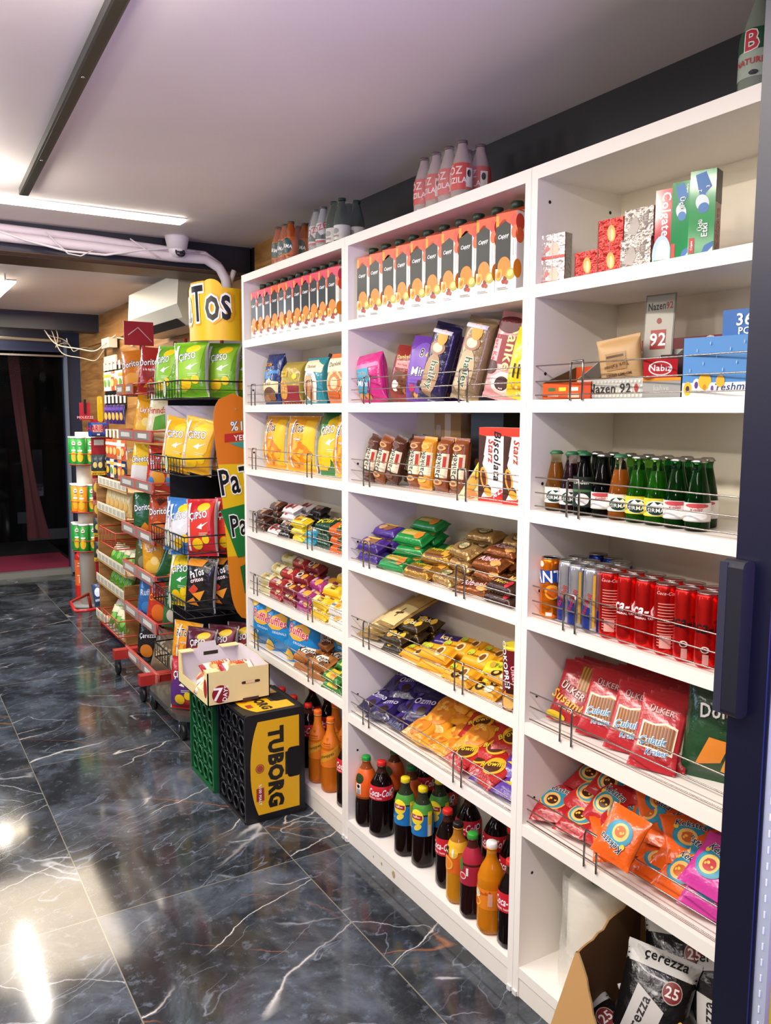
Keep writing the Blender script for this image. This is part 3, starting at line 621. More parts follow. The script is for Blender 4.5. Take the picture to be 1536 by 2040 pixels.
dk = D('biscuit_bag', 'biscuit bag', flow(.215, .10, .05, '#e3a0a0', [('r', -.45, .12, .2, .98, '#8f2630'), ('r', -.35, .05, .15, .3, '#efb4b4'), ('t', 'Dankek', -.1, .62, .30, 0, '#f5d9a0'), ('t', 'Tart Kek', -.1, .18, .13, 0, '#c2303a'), ('e', .62, .6, .26, .3, 0, '#f2e6dc'), ('e', .62, .6, .16, .2, 0, '#3a1014'), ('e', .3, .15, .16, .2, 0, '#4a1a1e'), ('e', -.7, .4, .2, .35, 0, '#5a1a20')], seed=56))
stand(dk, 1.625, "tall pink and maroon tart cake bag, middle unit's second shelf", 1.335, Z['B']+.106, 12, rz=-72)
yl = gusset('', .10, .165, .05, '#efcf1f', [('t', 'Yo', .0, .82, .14, 0, '#3a2a1a', '#e9dfc0'), ('p', [(-.3, .5), (.4, .8), (.6, .74), (-.1, .44)], '#e8d9b0'), ('r', -.5, .3, -.4, .5, '#2b2412'), ('r', -.2, .3, -.1, .5, '#2b2412'), ('r', .1, .3, .2, .5, '#2b2412'), ('s', 0, .15, .6, .08, 12, .006, '#d99a20', '#f5e48a')], seed=57)
one(yl, 1.54, 'B', "bright yellow biscuit bag at the right end of the middle unit's second shelf", x=1.30, rz=-80, tilt=2, spin=12)
one(dk, 1.53, 'B', "maroon cake bag behind the yellow bag, middle unit's second shelf", x=1.415, z=Z['B']+.107, spin=98, tilt=5)

# ---- middle unit third shelf
def dank(base, sw, seed): return D('cake_pack', 'cake pack', flow(.150, .050, .038, base, [('r', -.45, .02, .42, .98, '#ece0bd'), ('t', 'Dankek', -.02, .60, .42, 0, '#25160e', None, .72), ('r', -.1, .08, .32, .26, '#b5352a'), ('e', .62, .5, .1, .35, 0, sw), ('e', .62, .5, .06, .2, 0, base), ('e', -.62, .5, .1, .35, 0, sw), ('e', -.62, .5, .05, .18, 0, base), ('e', .3, .85, .14, .12, 0, '#4a2a1a')], seed=seed))
dk1, dk2, dk3 = dank('#55301d', '#7a4a2c', 61), dank('#8a4a22', '#d9a25a', 62), dank('#e09a2c', '#f0bb52', 63)
wC = where(2, 'C')
for i, (y, d, lean, x, nm) in enumerate([(2.245, dk1, 11, 1.31, 'dark brown'), (2.18, dk2, 13, 1.312, 'brown swirled'), (2.12, dk1, 15, 1.32, 'dark brown'), (2.065, dk1, 8, 1.37, 'dark brown'), (2.02, dk2, 2, 1.325, 'brown swirled'), (1.955, dk3, 3, 1.32, 'orange'), (1.895, dk3, 2, 1.345, 'orange'), (1.865, dk2, 3, 1.312, 'brown swirled'), (1.80, dk2, 1, 1.318, 'brown swirled')]):
    d.put((x, y, Z['C']+.076), f"{nm} cake pack with cream label, {ORD[i]} from left on the {wC}", 'slim cake packs standing in a row', rz=-84, tilt=5, spin=-90+lean)
for i in range(3):
    dk1.put((1.40, 2.16-i*.06, Z['C']+.076), f"brown cake pack in the row behind, {ORD[i]} from left on the {wC}", 'slim cake packs standing in a row', rz=-90, tilt=5, spin=-80)
pyr = M()
A = [(-.045, -.03, 0), (.045, -.03, 0), (.045, .03, 0), (-.045, .03, 0), (.05, .0, .15)]
def Sp(u, v, h): # front face of the tetra pack
    t_ = v/.15; w2 = .045*(1-t_); cx = .05*t_; x = cx+u/.045*w2; return np.stack([x, -.03*(1-t_)-h-.012*np.sin(np.pi*np.clip(t_, 0, 1))*(1-(u/.045)**2), v], -1)
pyr.grid(lambda u, v: Sp(u, v, 0), np.linspace(-.045, .045, 9), np.linspace(0, .15, 12), '#f0e2a8', 'film')
pyr.add(A, [(1, 2, 4), (2, 3, 4), (3, 0, 4), (3, 2, 1, 0)], '#efe6c4', 'film')
decals(pyr, Sp, .09, .15, [('r', -.95, .2, -.8, .6, '#4b9ad0'), ('e', .2, .55, .5, .2, 0, '#f0c52c'), ('e', -.1, .28, .6, .15, 0, '#e8a93a'), ('e', .1, .08, .6, .07, 0, '#d98a4a'), ('t', 'Popkek', .2, .42, .06, -60, '#3a2a1a')])
thing('cake_pack', pyr, "yellow pyramid-shaped snack pack beside the tall white and red boxes", 'snack pack', (1.31, 1.715, Z['C']), -86)
star = carton(.082, .045, .182, {'front': ('#f4efe6', [('r', -1, .885, 1, 1, '#dc3a26'), ('p', [(-1, 0), (1, 0), (1, .22), (.2, .06), (-1, .05)], '#d0312a'), ('p', [(-1, .05), (-.75, .05), (-.35, .2), (-.5, .4), (-.8, .52), (-.55, .62), (-.9, .66), (-.7, .84), (-.4, .88), (-1, .9)], '#4a2a20'), ('e', -.55, .32, .28, .15, 12, '#e2a53a'), ('e', -.55, .32, .17, .11, 12, '#6a3424'), ('e', -.25, .16, .28, .07, -30, '#5a2e20'), ('e', -.2, .13, .34, .05, -30, '#e2a53a'),
    ('t', 'Biscolata', .48, .62, .115, -90, '#222020', None, 1.05, .25), ('t', 'Starz', .0, .68, .10, -90, '#b8352c', None, 1.0, .3), ('t', '%23', .55, .14, .09, 30, W_)]),
    'top': ('#f4efe6', ()), 'left': ('#4a2a20', [('r', -1, .885, 1, 1, '#c9301f')]), 'right': ('#d8d2c8', [('r', -1, .885, 1, 1, '#a82a1c'), ('r', -1, 0, 1, .15, '#b5261c')])}, base='#eee6da')
stD = D('biscuit_box', 'biscuit box', star)
for i in range(2): stD.put((1.305, 1.632-i*.096, Z['C']), f"tall white and red biscuit box, {['left','right'][i]} of the two on the middle unit", 'tall white and red biscuit boxes', rz=-80)
cb = carton(.12, .07, .215, {'front': ('#a88657', [('r', -.2, .0, .25, 1, '#b89a68'), ('r', -.85, .6, -.5, .85, '#967444')]), 'right': ('#b39468', ())}, base='#a58456', mt='paper')
thing('cardboard_box', cb, "plain brown cardboard box standing behind the slim cake packs", 'cardboard box', (1.44, 1.99, Z['C']), -86)
cb = carton(.13, .06, .22, {'front': ('#17151a', [('r', -.5, .6, .3, .75, '#2c2a2c'), ('e', -.5, .35, .2, .08, 40, '#8a6a44'), ('r', .3, .3, .7, .5, '#3a342c')]), 'right': ('#1a181a', ())}, base='#141315')
thing('cardboard_box', cb, "black printed box standing at the back beside the brown cardboard box", 'box', (1.445, 1.82, Z['C']), -86)

# ---- middle unit fourth shelf
p_pu = bar('#4a2d86', [('e', .2, .5, .4, .35, 20, '#8a5a34'), ('r', -.5, .7, .6, .85, '#e9c22c'), ('e', -.3, .4, .25, .25, 0, '#c79a62')], L=.125, h=.055, t=.036, seed=71)
p_gr = bar('#1f8a3e', [('r', -.6, .35, .65, .95, '#c7b062'), ('t', 'hoşbeş', -.1, .72, .28, 4, '#e6d22a', '#4a3a10'), ('e', .5, .45, .25, .3, 0, '#d9822c')], L=.13, h=.056, t=.035, seed=72, ends='#157a35')
p_yg = bar('#b98b3a', [('t', 'hoşbeş', -.1, .7, .28, 0, '#ead62c', '#5a4310'), ('e', .5, .45, .25, .3, 0, '#d9a23c'), ('r', -.6, .1, .5, .3, '#6b3a1a')], L=.13, h=.056, t=.035, seed=73, mt='foil')
p_go = bar('#b8935a', [('e', 0, .55, .4, .35, 0, '#5a3a22'), ('e', 0, .55, .33, .25, 0, '#d8c090'), ('t', 'Rulo', 0, .55, .28, 0, '#2c6b4a')], L=.12, h=.055, t=.034, seed=74, mt='foil')
p_al = bar('#9a5a30', [('t', 'Albeni', 0, .6, .42, 2, '#e8d0d8', '#a8202c'), ('e', .55, .35, .28, .25, 0, '#d9a860')], L=.125, h=.045, t=.028, seed=75, mt='foil')
p_dk = bar('#3a1f16', [('t', 'Metro', 0, .5, .35, 0, '#d8b45a'), ('e', .5, .4, .2, .3, 0, '#c2303a')], L=.11, h=.045, t=.027, seed=76)
wD = where(2, 'D'); zD = Z['D']
stack(p_pu, 'purple wafer pack', wD, [2.225], [1.298, 1.36], zD, .037, [[2, 3]], rz=-84)
stack(p_gr, 'green wafer pack', wD, [2.085], [1.298, 1.355, 1.415], zD, .036, [[1, 3, 4]], rz=-80)
stack(p_yg, 'yellow and gold wafer pack', wD, [1.945], [1.295, 1.355], zD, .036, [[1, 2]], rz=-86)
stack(p_gr, 'green wafer pack at the back', wD, [1.96], [1.43], zD, .036, [2], group='green wafer packs')
stack(p_go, 'shiny gold biscuit pack', wD, [1.83], [1.30, 1.365, 1.43], zD, .035, [[1, 3, 4]], rz=-92)
stack(p_go, 'shiny gold biscuit pack at the back right', wD, [1.69], [1.44], zD, .035, [4], group='shiny gold biscuit packs', rz=-98)
stack(p_al, 'copper brown chocolate bar', wD, [1.70], [1.295, 1.345, 1.39], zD, .029, [[1, 3, 4]], rz=-88)
stack(p_dk, 'dark brown chocolate bar', wD, [1.575], [1.29, 1.34, 1.39, 1.44], zD, .028, [[2, 2, 3, 4]], rz=-90)

# ---- middle unit fifth shelf
wE = where(2, 'E')
ft = M(); 
ftd = D('biscuit_pack', 'biscuit pack', pillow(.10, .225, .018, '#b99b5c', dec=[('r', -.8, .06, .8, .5, '#dcc98e'), ('r', -.8, .5, .8, .93, '#a98a52'), ('t', 'Altınbaşak', .1, .68, .028, 80, '#6d5a34'), ('r', -.1, .20, .0, .42, '#5a4424'), ('p', [(-.3, .25), (.3, .3), (.25, .34), (-.35, .29)], '#4a3418')], seed=81, mt='foil', wr=.001))
for i in range(4): ftd.put((1.285+.004*i, 2.24-i*.028, zE+.012+.018*i), f"flat gold cracker pack, {LAY[i] if i<3 else 'top'} of the fanned stack on the {wE}", 'flat gold cracker packs', rz=-78-i*4, tilt=68)
q1 = bar('#3a2c16', [('e', -.3, .5, .3, .35, 0, '#d9b02c'), ('t', 'Tutku', 0, .5, .36, 0, '#f2e2b8', '#2a160c'), ('e', .6, .5, .2, .3, 0, '#e0b83a')], L=.10, h=.05, t=.028, seed=82)
stack(q1, 'black and yellow biscuit pack', wE, [2.185, 2.085], [1.30, 1.355, 1.41], zE, .029, [[0, 1, 2], [2, 3, 3]], rz=-76)
stack(bar('#33246b', [('t', 'kat', 0, .5, .4, 0, '#e8d28a')], L=.10, h=.05, t=.026, seed=83), 'dark purple biscuit pack', wE, [1.99, 1.895], [1.365, 1.42], zE, .027, [[1, 2], [1, 2]], rz=-70)
q2 = bar('#eda81f', [('e', .3, .5, .24, .36, 0, '#f3d9a0'), ('e', .3, .5, .15, .22, 0, '#7a4a1e'), ('e', -.5, .6, .2, .2, 0, '#b9c93a'), ('t', 'Çokomel', -.2, .45, .2, 0, '#7a3a14')], L=.115, h=.056, t=.032, seed=84, mt='satin')
stack(q2, 'orange yellow biscuit pack', wE, [1.985, 1.875, 1.765], [1.305, 1.365, 1.425], zE, .032, [[1, 1, 0], [2, 2, 2], [1, 2, 2]], rz=-80)
stack(bar('#e8d22a', [('t', 'Fındık', .1, .5, .3, 0, '#4c8a2a'), ('e', -.5, .5, .15, .25, 0, '#c8a23a')], L=.11, h=.045, t=.03, seed=85, rnd_=.3, mt='satin'), 'bright yellow wafer pack', wE, [1.66], [1.36, 1.41], zE, .031, [[2, 1]], rz=-66)
stack(bar('#d99a26', [('e', -.4, .5, .3, .35, 0, '#2a1a10'), ('e', -.4, .5, .15, .18, 0, '#f0c860'), ('e', .3, .5, .3, .3, 0, '#f2ead0')], L=.10, h=.042, t=.024, seed=86), 'orange and black snack bar', wE, [1.735, 1.63], [1.288, 1.335], zE, .025, [[1, 0], [1, 2]], rz=-84)
ck = M(); ck.lathe([(.034, 0), (.035, .004), (.035, .150), (.036, .152), (.036, .157), (.030, .158), (0, .158)], '#7a1a24', 'satin', 24, colfn=lambda z: '#d8c72c' if z > .150 else '#7a1a24')
decals(ck, cylS(lambda z: .035), .11, .15, [('t', 'ÇOKOPRENS', -.2, .68, .13, -80, W_, '#4a0f14'), ('t', 'Ülker', .3, .62, .10, -80, '#e8c0c4', '#b8202c'), ('e', 0, .18, .35, .17, 0, '#c58a3a'), ('e', 0, .14, .3, .10, 0, '#e0b060'), ('r', -.1, .3, .3, .38, '#3a160f')], h0=.0004)
thing('biscuit_tube', ck, "tall dark red biscuit tube with yellow top, middle unit's fifth shelf", 'biscuit tube', (1.298, 1.530, zE), -76)

# ---- middle unit sixth shelf
wG = where(2, 'G'); zG = Z['G']
def sq(base, dec, w=.105, h=.115, t=.034, seed=1, mt='film', cat='snack pack'): return D('snack_pack', cat, pillow(w, h, t, base, dec=dec, seed=seed, mt=mt, nu=13, nv=15))
g1 = sq('#1f1548', [('e', 0, .42, .6, .24, 0, '#3c2a7c'), ('e', .1, .30, .35, .14, 0, '#2a1712'), ('t', 'Ozmo', 0, .62, .2, 6, '#c9c3de', '#1c143a', .9, .2), ('e', -.6, .85, .14, .08, 0, '#5a489a')], seed=91)
g2 = sq('#e59a22', [('e', 0, .45, .7, .3, 0, '#d9862a'), ('s', 0, .45, .6, .3, 16, .009, '#f0b44a', '#c9731c'), ('t', 'Eti', -.2, .75, .12, 0, '#f7e08a')], seed=92)
g3 = sq('#b5231f', [('e', .1, .5, .65, .26, 30, '#e8b12c'), ('e', .1, .45, .5, .16, 30, '#4a2312'), ('t', 'Browni', -.1, .5, .14, 30, '#f2d33a', '#5a1010')], seed=93)
g4 = sq('#5a3a9a', [('e', .1, .55, .6, .26, 10, '#efe6d8'), ('e', .2, .5, .35, .16, 10, '#6b4526'), ('e', -.5, .7, .2, .1, 0, '#c2303a'), ('e', -.4, .62, .2, .1, 0, '#2c6bb0'), ('p', [(-.5, .3), (0, .36), (.4, .26), (.1, .22)], '#e9c22c')], seed=94)
def lay(d, desc, wh, pts, grp, tilt=72):
    for i, (x, y, z, rz) in enumerate(pts):
        d.put((x, y, z), f"{desc}, {ORD[i]} from left in its heap, {wh}", grp, rz=rz+rnd.uniform(-14, 14), tilt=tilt+rnd.uniform(-14, 10), spin=rnd.uniform(-14, 14))
def heap(y0, y1, n, z, spread=8, rows=((1.283, 0), (1.33, .026), (1.375, .052), (1.42, .075)), base_rz=-80):
    out = []
    for r_, (x, dz) in enumerate(rows):
        for k in range(n):
            out.append((x+rnd.uniform(-.008, .008), y0+rnd.uniform(-.012, .012)+(y1-y0)*(k+.5*(r_ % 2))/max(n-1, 1), z+dz+.018, base_rz+rnd.uniform(-spread, spread)))
    return sorted(out, key=lambda p: -p[1])
lay(g1, 'dark purple cake pack', wG, heap(2.24, 2.07, 3, zG), 'dark purple cake packs')
lay(g2, 'golden orange snack pack', wG, heap(1.99, 1.82, 3, zG), 'golden orange snack packs')
lay(g3, 'red chocolate cake pack', wG, heap(1.78, 1.66, 3, zG), 'red chocolate cake packs')
lay(g4, 'purple and white cake pack', wG, heap(1.62, 1.54, 2, zG), 'purple and white cake packs')
for i, (y, tl) in enumerate([(1.80, 20), (1.68, 12), (1.57, 12)]):
    g3.put((1.43, y, zG+.02), f"red chocolate cake pack standing upright at the back, {ORD[i]} from left, {wG}", 'red chocolate cake packs', rz=-86, tilt=tl, scale=1.15)
for i, y in enumerate((1.97, 1.88)):
    g2.put((1.44, y, zG+.01), f"golden orange snack pack upright at the back, {['left','right'][i]} one, {wG}", 'golden orange snack packs', rz=-90, tilt=20)

# ---- bottles and cans
def petprof(r, h, neck=.014, sh=.62, waist=None, foot=True):
    p = [(r*.55, .0), (r*.8, .002), (r*.93, h*.03), (r, h*.08)]
    if waist: p += [(r, h*(waist-.08)), (r*.93, h*waist), (r, h*(waist+.08))]
    p += [(r, h*sh), (r*.93, h*(sh+.08)), (r*.75, h*(sh+.16)), (r*.5, h*(sh+.23)), (neck*1.05, h*(sh+.29)), (neck, h*.955)]
    return p
def smooth(p, n=3):
    out = []
    for i in range(len(p)-1):
        p0 = p[max(i-1, 0)]; p1 = p[i]; p2 = p[i+1]; p3 = p[min(i+2, len(p)-1)]
        for k in range(n):
            t = k/n; f = lambda a, b, c, d: .5*((2*b)+(-a+c)*t+(2*a-5*b+4*c-d)*t*t+(-a+3*b-3*c+d)*t**3)
            out.append((max(f(p0[0], p1[0], p2[0], p3[0]), 0), f(p0[1], p1[1], p2[1], p3[1])))
    out.append(p[-1]); return out
def rfun(prof):
    zs = [p[1] for p in prof]; rs = [p[0] for p in prof]; return lambda z: float(np.interp(z, zs, rs))
def pet(r, h, liquid, capc, lab=None, fill=.9, neckc='#d8d8d4', sh=.6, waist=None, mt='liquid', seed=0, gloss='gloss', name='soda_bottle', ring=None):
    prof = smooth(petprof(r, h, sh=sh, waist=waist)); rf = rfun(prof)
    wob = lambda t, z: (.05*math.cos(5*t)*max(0, 1-z/(h*.10))) if z < h*.1 else 0
    b = M(); b.lathe(prof, liquid, mt, 24, wob=wob, colfn=lambda z: liquid if z < h*fill else neckc)
    b.lathe([(.0165, h*.93), (.0165, h*.945)], neckc, gloss, 16)
    c = M(); n = 18
    c.lathe([(.0158, h*.945), (.0162, h*.95), (.0160, h-.003), (.0145, h), (0, h)], capc, 'satin', n*2, wob=lambda t, z: .025*(1 if math.sin(n*t) > 0 else -1) if z < h-.002 else 0)
    parts = [('bottle_body', b), ('cap', c)]
    if lab:
        z0, z1, base, dec = lab; l = M()
        S = cylS(lambda z: rf(z))
        vs = np.linspace(z0*h, z1*h, 9); th = np.linspace(-math.pi, math.pi, 25)
        l.grid(lambda u, v: np.stack([(np.array([rf(x) for x in v])+.0006)*np.sin(u), -(np.array([rf(x) for x in v])+.0006)*np.cos(u), v], -1), th, vs, base, 'print')
        decals(l, lambda u, v, hh: S(u, v, hh+.0006), math.pi*r*.9, (z1-z0)*h, dec, v0=z0*h, L=.008, h0=.0002, dh=.00015)
        parts.append(('label', l))
    return D(name, 'bottle', parts)
cola = pet(.043, .262, '#160807', '#d3271e', (.52, .70, '#c8202c', [('t', 'Coca-Cola', .05, .55, .50, 0, W_, None, .6, .35), ('t', 'ORIGINAL TASTE', -.3, .16, .10, 0, W_), ('e', .85, .65, .13, .2, 0, W_), ('e', .85, .65, .08, .13, 0, K_), ('r', .8, .1, .9, .4, '#d8a0a4')]), fill=.86, neckc='#4a2a22', sh=.60)
cola_s = pet(.036, .245, '#160807', '#d3271e', (.44, .66, '#c8202c', [('t', 'Coca-Cola', .05, .55, .42, 0, W_, None, .58, .35), ('t', 'ORIGINAL TASTE', -.3, .16, .09, 0, W_)]), fill=.86, neckc='#4a2a22')
fanta = pet(.039, .25, '#1d0c0a', '#1f9a3e', (.45, .83, '#e8641c', [('e', -.15, .68, .35, .18, 0, '#2a3a1c'), ('r', -.35, .1, .05, .5, '#e8e4dc'), ('e', -.15, .4, .12, .07, 0, K_), ('r', -.3, .1, 0, .3, '#9a9a96')]), waist=.42, fill=.42, neckc='#b05a2a', sh=.62)
fanta_z = pet(.039, .25, '#1d0c0a', '#1c6a34', (.45, .83, '#c9571c', [('e', -.15, .68, .35, .18, 0, '#2a3a1c')]), waist=.42, fill=.42, neckc='#6a3a22', sh=.62)
lipt = pet(.036, .262, '#1c0b06', '#e8cf1c', (.42, .80, '#1f73b4', [('r', -1.4, .72, 1.4, 1, '#4f9a3a'), ('r', .55, .0, .9, .8, '#e6c92a'), ('r', .62, .0, .8, .38, '#e8e6e0'), ('e', -.2, .62, .48, .24, 10, '#efd432'), ('r', -.62, .55, .2, .70, '#a32436'), ('t', 'Lipton', -.2, .625, .09, 0, W_), ('e', -.1, .3, .3, .09, 35, '#f0d84a'), ('r', -.9, .2, -.6, .21, W_), ('r', -.9, .25, -.5, .26, W_)]), fill=.36, neckc='#39402a', sh=.62)
burn = pet(.034, .245, '#e59a1c', '#1a1416', (.40, .78, '#e06a1c', [('r', -1.4, .72, 1.4, 1, '#ecb42a'), ('r', -1.2, .55, -.3, .82, '#1a1410'), ('t', 'burn', -.6, .68, .1, 0, W_), ('e', .1, .68, .3, .17, 0, '#e8c23a'), ('e', -.4, .3, .5, .22, 0, '#f0b23a'), ('e', -.4, .3, .4, .17, 0, '#e8882a'), ('r', .0, .55, .12, .8, '#efe9dc')]), fill=.40, neckc='#c8862a')
redb = pet(.035, .25, '#2a0f0c', '#2f9a36', (.42, .84, '#a8243a', [('e', -.45, .55, .2, .18, 20, '#3a7a2c'), ('e', -.25, .25, .25, .1, 0, '#e8d0c8'), ('e', -.25, .25, .2, .07, 0, '#c8323e'), ('r', .0, .28, .14, .5, '#efe4e0')]), fill=.42, neckc='#5a2a26')
ora = pet(.039, .262, '#e98e12', '#f2efe8', (.30, .52, '#e8851c', [('e', -.5, .7, .25, .2, 0, '#e9e0c0'), ('e', -.5, .3, .3, .22, 0, '#f6b83a'), ('e', -.5, .3, .2, .15, 0, '#d9601c'), ('t', 'Uludağ', .0, .8, .22, 10, '#c9431c'), ('r', .2, .2, .45, .85, '#e0a88a')]), fill=.88, neckc='#e8a43a', sh=.56)
schw = pet(.038, .295, '#d9771a', '#f0701a', (.36, .92, '#e07a20', [('p', [(-1, .0), (1, .30), (1, .52), (-1, .20)], '#d99a2c'), ('t', 'Schweppes', .0, .265, .10, 22, '#3a2a14', None, .8, .3), ('e', 0, .66, .1, .035, 0, '#b85a1a'), ('t', 'mandarin', 0, .56, .035, 0, '#8a3a10'), ('r', -.3, .5, .3, .51, '#8a3a10')]), fill=.93, neckc='#e8a05a', sh=.55)
B2 = [(fanta, 1.292, 2.255, 'dark bottle with green cap and orange label, at the far left end', -80), (cola, 1.302, 2.175, 'big cola bottle with red cap and red label, right of the green-capped bottle', -60),
      (lipt, 1.302, 2.035, 'lemon iced tea bottle with yellow cap, left of the front pair', -70), (lipt, 1.312, 1.955, 'lemon iced tea bottle with yellow cap, right of the front pair', -70), (lipt, 1.385, 1.975, 'lemon iced tea bottle half hidden behind the front pair', -66),
      (cola_s, 1.312, 1.83, 'smaller cola bottle with red cap, left of the orange drink with black cap', -84), (burn, 1.292, 1.752, 'orange drink bottle with black cap, beside the smaller cola bottle', -86),
      (redb, 1.285, 1.678, 'dark drink bottle with wide red label and green cap', -84), (ora, 1.287, 1.600, 'orange soda bottle with white cap', -84), (cola_s, 1.293, 1.528, 'cola bottle at the right end of the bottom row', -80),
      (fanta_z, 1.40, 2.255, 'dark green-capped bottle at the back left corner', -80), (fanta_z, 1.375, 2.115, 'dark green-capped bottle behind the big cola bottle', -80), (cola, 1.455, 2.165, 'cola bottle at the back behind the green-capped ones', -60),
      (cola, 1.405, 1.855, 'big cola bottle in the back row behind the smaller cola bottle', -80), (cola, 1.42, 1.745, 'cola bottle in the back row behind the black-capped drink', -80), (cola_s, 1.40, 1.655, 'cola bottle in the back row behind the red-labelled drink', -80),
      (ora, 1.37, 1.535, 'orange soda bottle with white cap in the back row', -80), (cola, 1.45, 2.04, 'dark cola bottle in the back row behind the iced teas', -80)]
for d, x, y, l, rz in B2: d.put((x, y, .076), l+', middle unit', 'soda bottles on the bottom of the middle unit', rz=rz+18, scale=.91)
for x, y, l in ((1.30, 2.62, 'orange soda bottle with slanted gold label, left one in front'), (1.305, 2.53, 'orange soda bottle with slanted gold label, right one in front'), (1.385, 2.56, 'orange soda bottle with slanted gold label in the second row'), (1.39, 2.655, 'orange soda bottle with gold label at the back left')):
    schw.put((x, y, .076), l+', far unit', 'orange soda bottles on the bottom of the far unit', rz=-56, scale=.9)
cola.put((1.305, 2.40, .076), "cola bottle half hidden at the right end of the far unit's bottom", 'cola bottles on the bottom of the far unit', rz=-45, scale=.92)
for i, (x, y) in enumerate(((1.32, 2.98), (1.32, 2.87), (1.33, 2.76), (1.43, 2.93), (1.43, 2.80))):
    cola.put((x, y, .076), f"dark cola bottle in the shade behind the crates, {ORD[i]} from left, far unit's bottom", 'cola bottles on the bottom of the far unit', rz=-50, scale=.92)

# glass bottles, near unit third shelf
def glassb(glass, liquid, base, dec, capc, capside, fill=.8, h=.146, r=.0255, labz=(.14, .40), plain=False):
    prof = smooth([(r*.8, 0), (r*.97, .003), (r, .012), (r, h*.33), (r*.97, h*.42), (r*.74, h*.64), (r*.5, h*.84), (r*.48, h*.90), (r*.53, h*.94), (r*.53, h*.96)]); rf = rfun(prof)
    b = M(); b.lathe(prof, glass, 'glass', 24)
    lq = M(); lq.lathe([(rf(z)*.92 if i else rf(z)*.7, z) for i, z in enumerate(np.linspace(.004, h*fill, 12))]+[(0, h*fill)], liquid, 'liquid', 20)
    c = M(); c.lathe([(r*.60, h*.945), (r*.62, h*.95), (r*.52, h*.985), (r*.4, h), (0, h)], capc, 'metal' if capside else 'satin', 42, wob=lambda t, z: .05*math.cos(21*t) if z < h*.96 else 0)
    l = M(); z0, z1 = labz
    l.grid(lambda u, v: np.stack([(r+.0008)*np.sin(u), -(r+.0008)*np.cos(u), v], -1), np.linspace(-math.pi*.9, math.pi*.9, 25), [z0*h, z1*h], base, 'print')
    decals(l, lambda u, v, hh: np.stack([(r+.0008+hh)*np.sin(u/r), -(r+.0008+hh)*np.cos(u/r), v], -1), math.pi*r, (z1-z0)*h, dec, v0=z0*h, L=.006, h0=.0002, dh=.00015)
    return D('glass_bottle', 'bottle', [('glass_body', b), ('drink', lq), ('bottle_cap', c), ('label', l)])
sirma = [('e', 0, .46, .6, .42, 0, '#e9efe6'), ('e', 0, .44, .52, .37, 0, '#143c2c'), ('p', [(-.4, .5), (-.1, .82), (.1, .62), (.25, .75), (.45, .5)], W_), ('t', 'SIRMA', 0, .34, .22, 0, W_)]
kiz = [('e', 0, .85, .6, .12, 0, '#c84a52'), ('t', 'Kızılay', 0, .62, .2, 8, '#b8323e'), ('e', 0, .30, .55, .2, 0, W_), ('r', -.9, .02, .9, .05, '#b8b4ae')]
gb_ = {'am': (glassb('#d8c9a0', '#b8782a', '#e9ead9', sirma, '#2b6a44', 0), 'amber'), 'pu': (glassb('#cfc4c8', '#3a0f22', '#e8d9dc', sirma, '#2b6a44', 0), 'dark purple'),
       'or': (glassb('#d8d8c8', '#e8821c', '#efeadd', sirma, '#2b6a44', 0, fill=.76), 'orange'), 'gr': (glassb('#5fae3c', '#4f9c22', '#e3d23a', sirma, '#a9aaa2', 1, fill=.78), 'lime green'),
       'dg': (glassb('#1f7a34', '#2c7a2c', '#e6e1dc', kiz, '#b5b2ac', 1, fill=.84), 'deep green'), 'bk': (glassb('#12301c', '#0f2416', '#e6e1dc', kiz, '#a9a8a2', 1), 'dark green'),
       'ly': (glassb('#0c1c12', '#0a140c', '#1e2c20', [('t', 'Leyden', -.1, .8, .16, 0, W_), ('e', 0, .25, .4, .2, 0, W_), ('r', -.6, .5, .6, .58, '#4a7a4a')], '#1f5a38', 0, labz=(.14, .62)), 'nearly black')}
seq = ['am', 'pu', 'ly', 'bk', 'or', 'gr', 'gr', 'dg', 'dg']; zC = Z['C']
for i, k in enumerate(seq):
    y = 1.412-.0478*i; gb_[k][0].put((1.297+(.0 if k != 'ly' else -.006), y, zC), f"{gb_[k][1]} glass bottle, {ORD[i]} from left in the front row, near unit's third shelf", "glass bottles on the near unit's third shelf", rz=-52+rnd.uniform(-6, 6), scale=.92)
for i, k in enumerate(['pu', 'bk', 'bk', 'gr', 'gr', 'dg', 'dg', 'dg']):
    gb_[k][0].put((1.352, 1.39-.0478*i, zC), f"{gb_[k][1]} glass bottle, {ORD[i]} from left in the second row, near unit's third shelf", "glass bottles on the near unit's third shelf", rz=-60, scale=.92)

# cans, near unit fourth shelf
def can(base, dec, r=.0234, h=.140, top='#c9c9c6', cf=None, mt='can', bands=None):
    b = M(); prof = [(r*.72, .0), (r*.80, .002), (r*.97, .009), (r, .014), (r, h-.014), (r*.93, h-.006), (r*.88, h-.003)]
    P = [prof[0], prof[1], prof[2]]+[(r, z) for z in np.linspace(.014, h-.014, 9)]+prof[5:]
    b.lathe(P, base, mt, 28, colfn=cf)
    decals(b, cylS(lambda z: r), math.pi*r, h, dec, L=.006, h0=.0004, dh=.00012)
    l = M(); l.lathe([(r*.88, h-.003), (r*.92, h-.001), (r*.90, h), (r*.84, h-.001), (r*.80, h-.006), (0, h-.005)], top, 'metal', 28)
    l.rbox(-.006, .006, -.016, .004, h-.005, h-.0035, .0055, '#bdbdb8', 'metal', axis='z')
    return D('drink_can', 'can', [('can_body', b), ('can_lid', l)])
coke = can('#d5201c', [('t', 'Coca-Cola', .0, .58, .17, 0, W_, None, .85, .35), ('t', 'ORIGINAL TASTE', -.05, .46, .03, 0, W_), ('p', [(-.5, .50), (0, .52), (.5, .50), (0, .505)], W_)], mt='can')
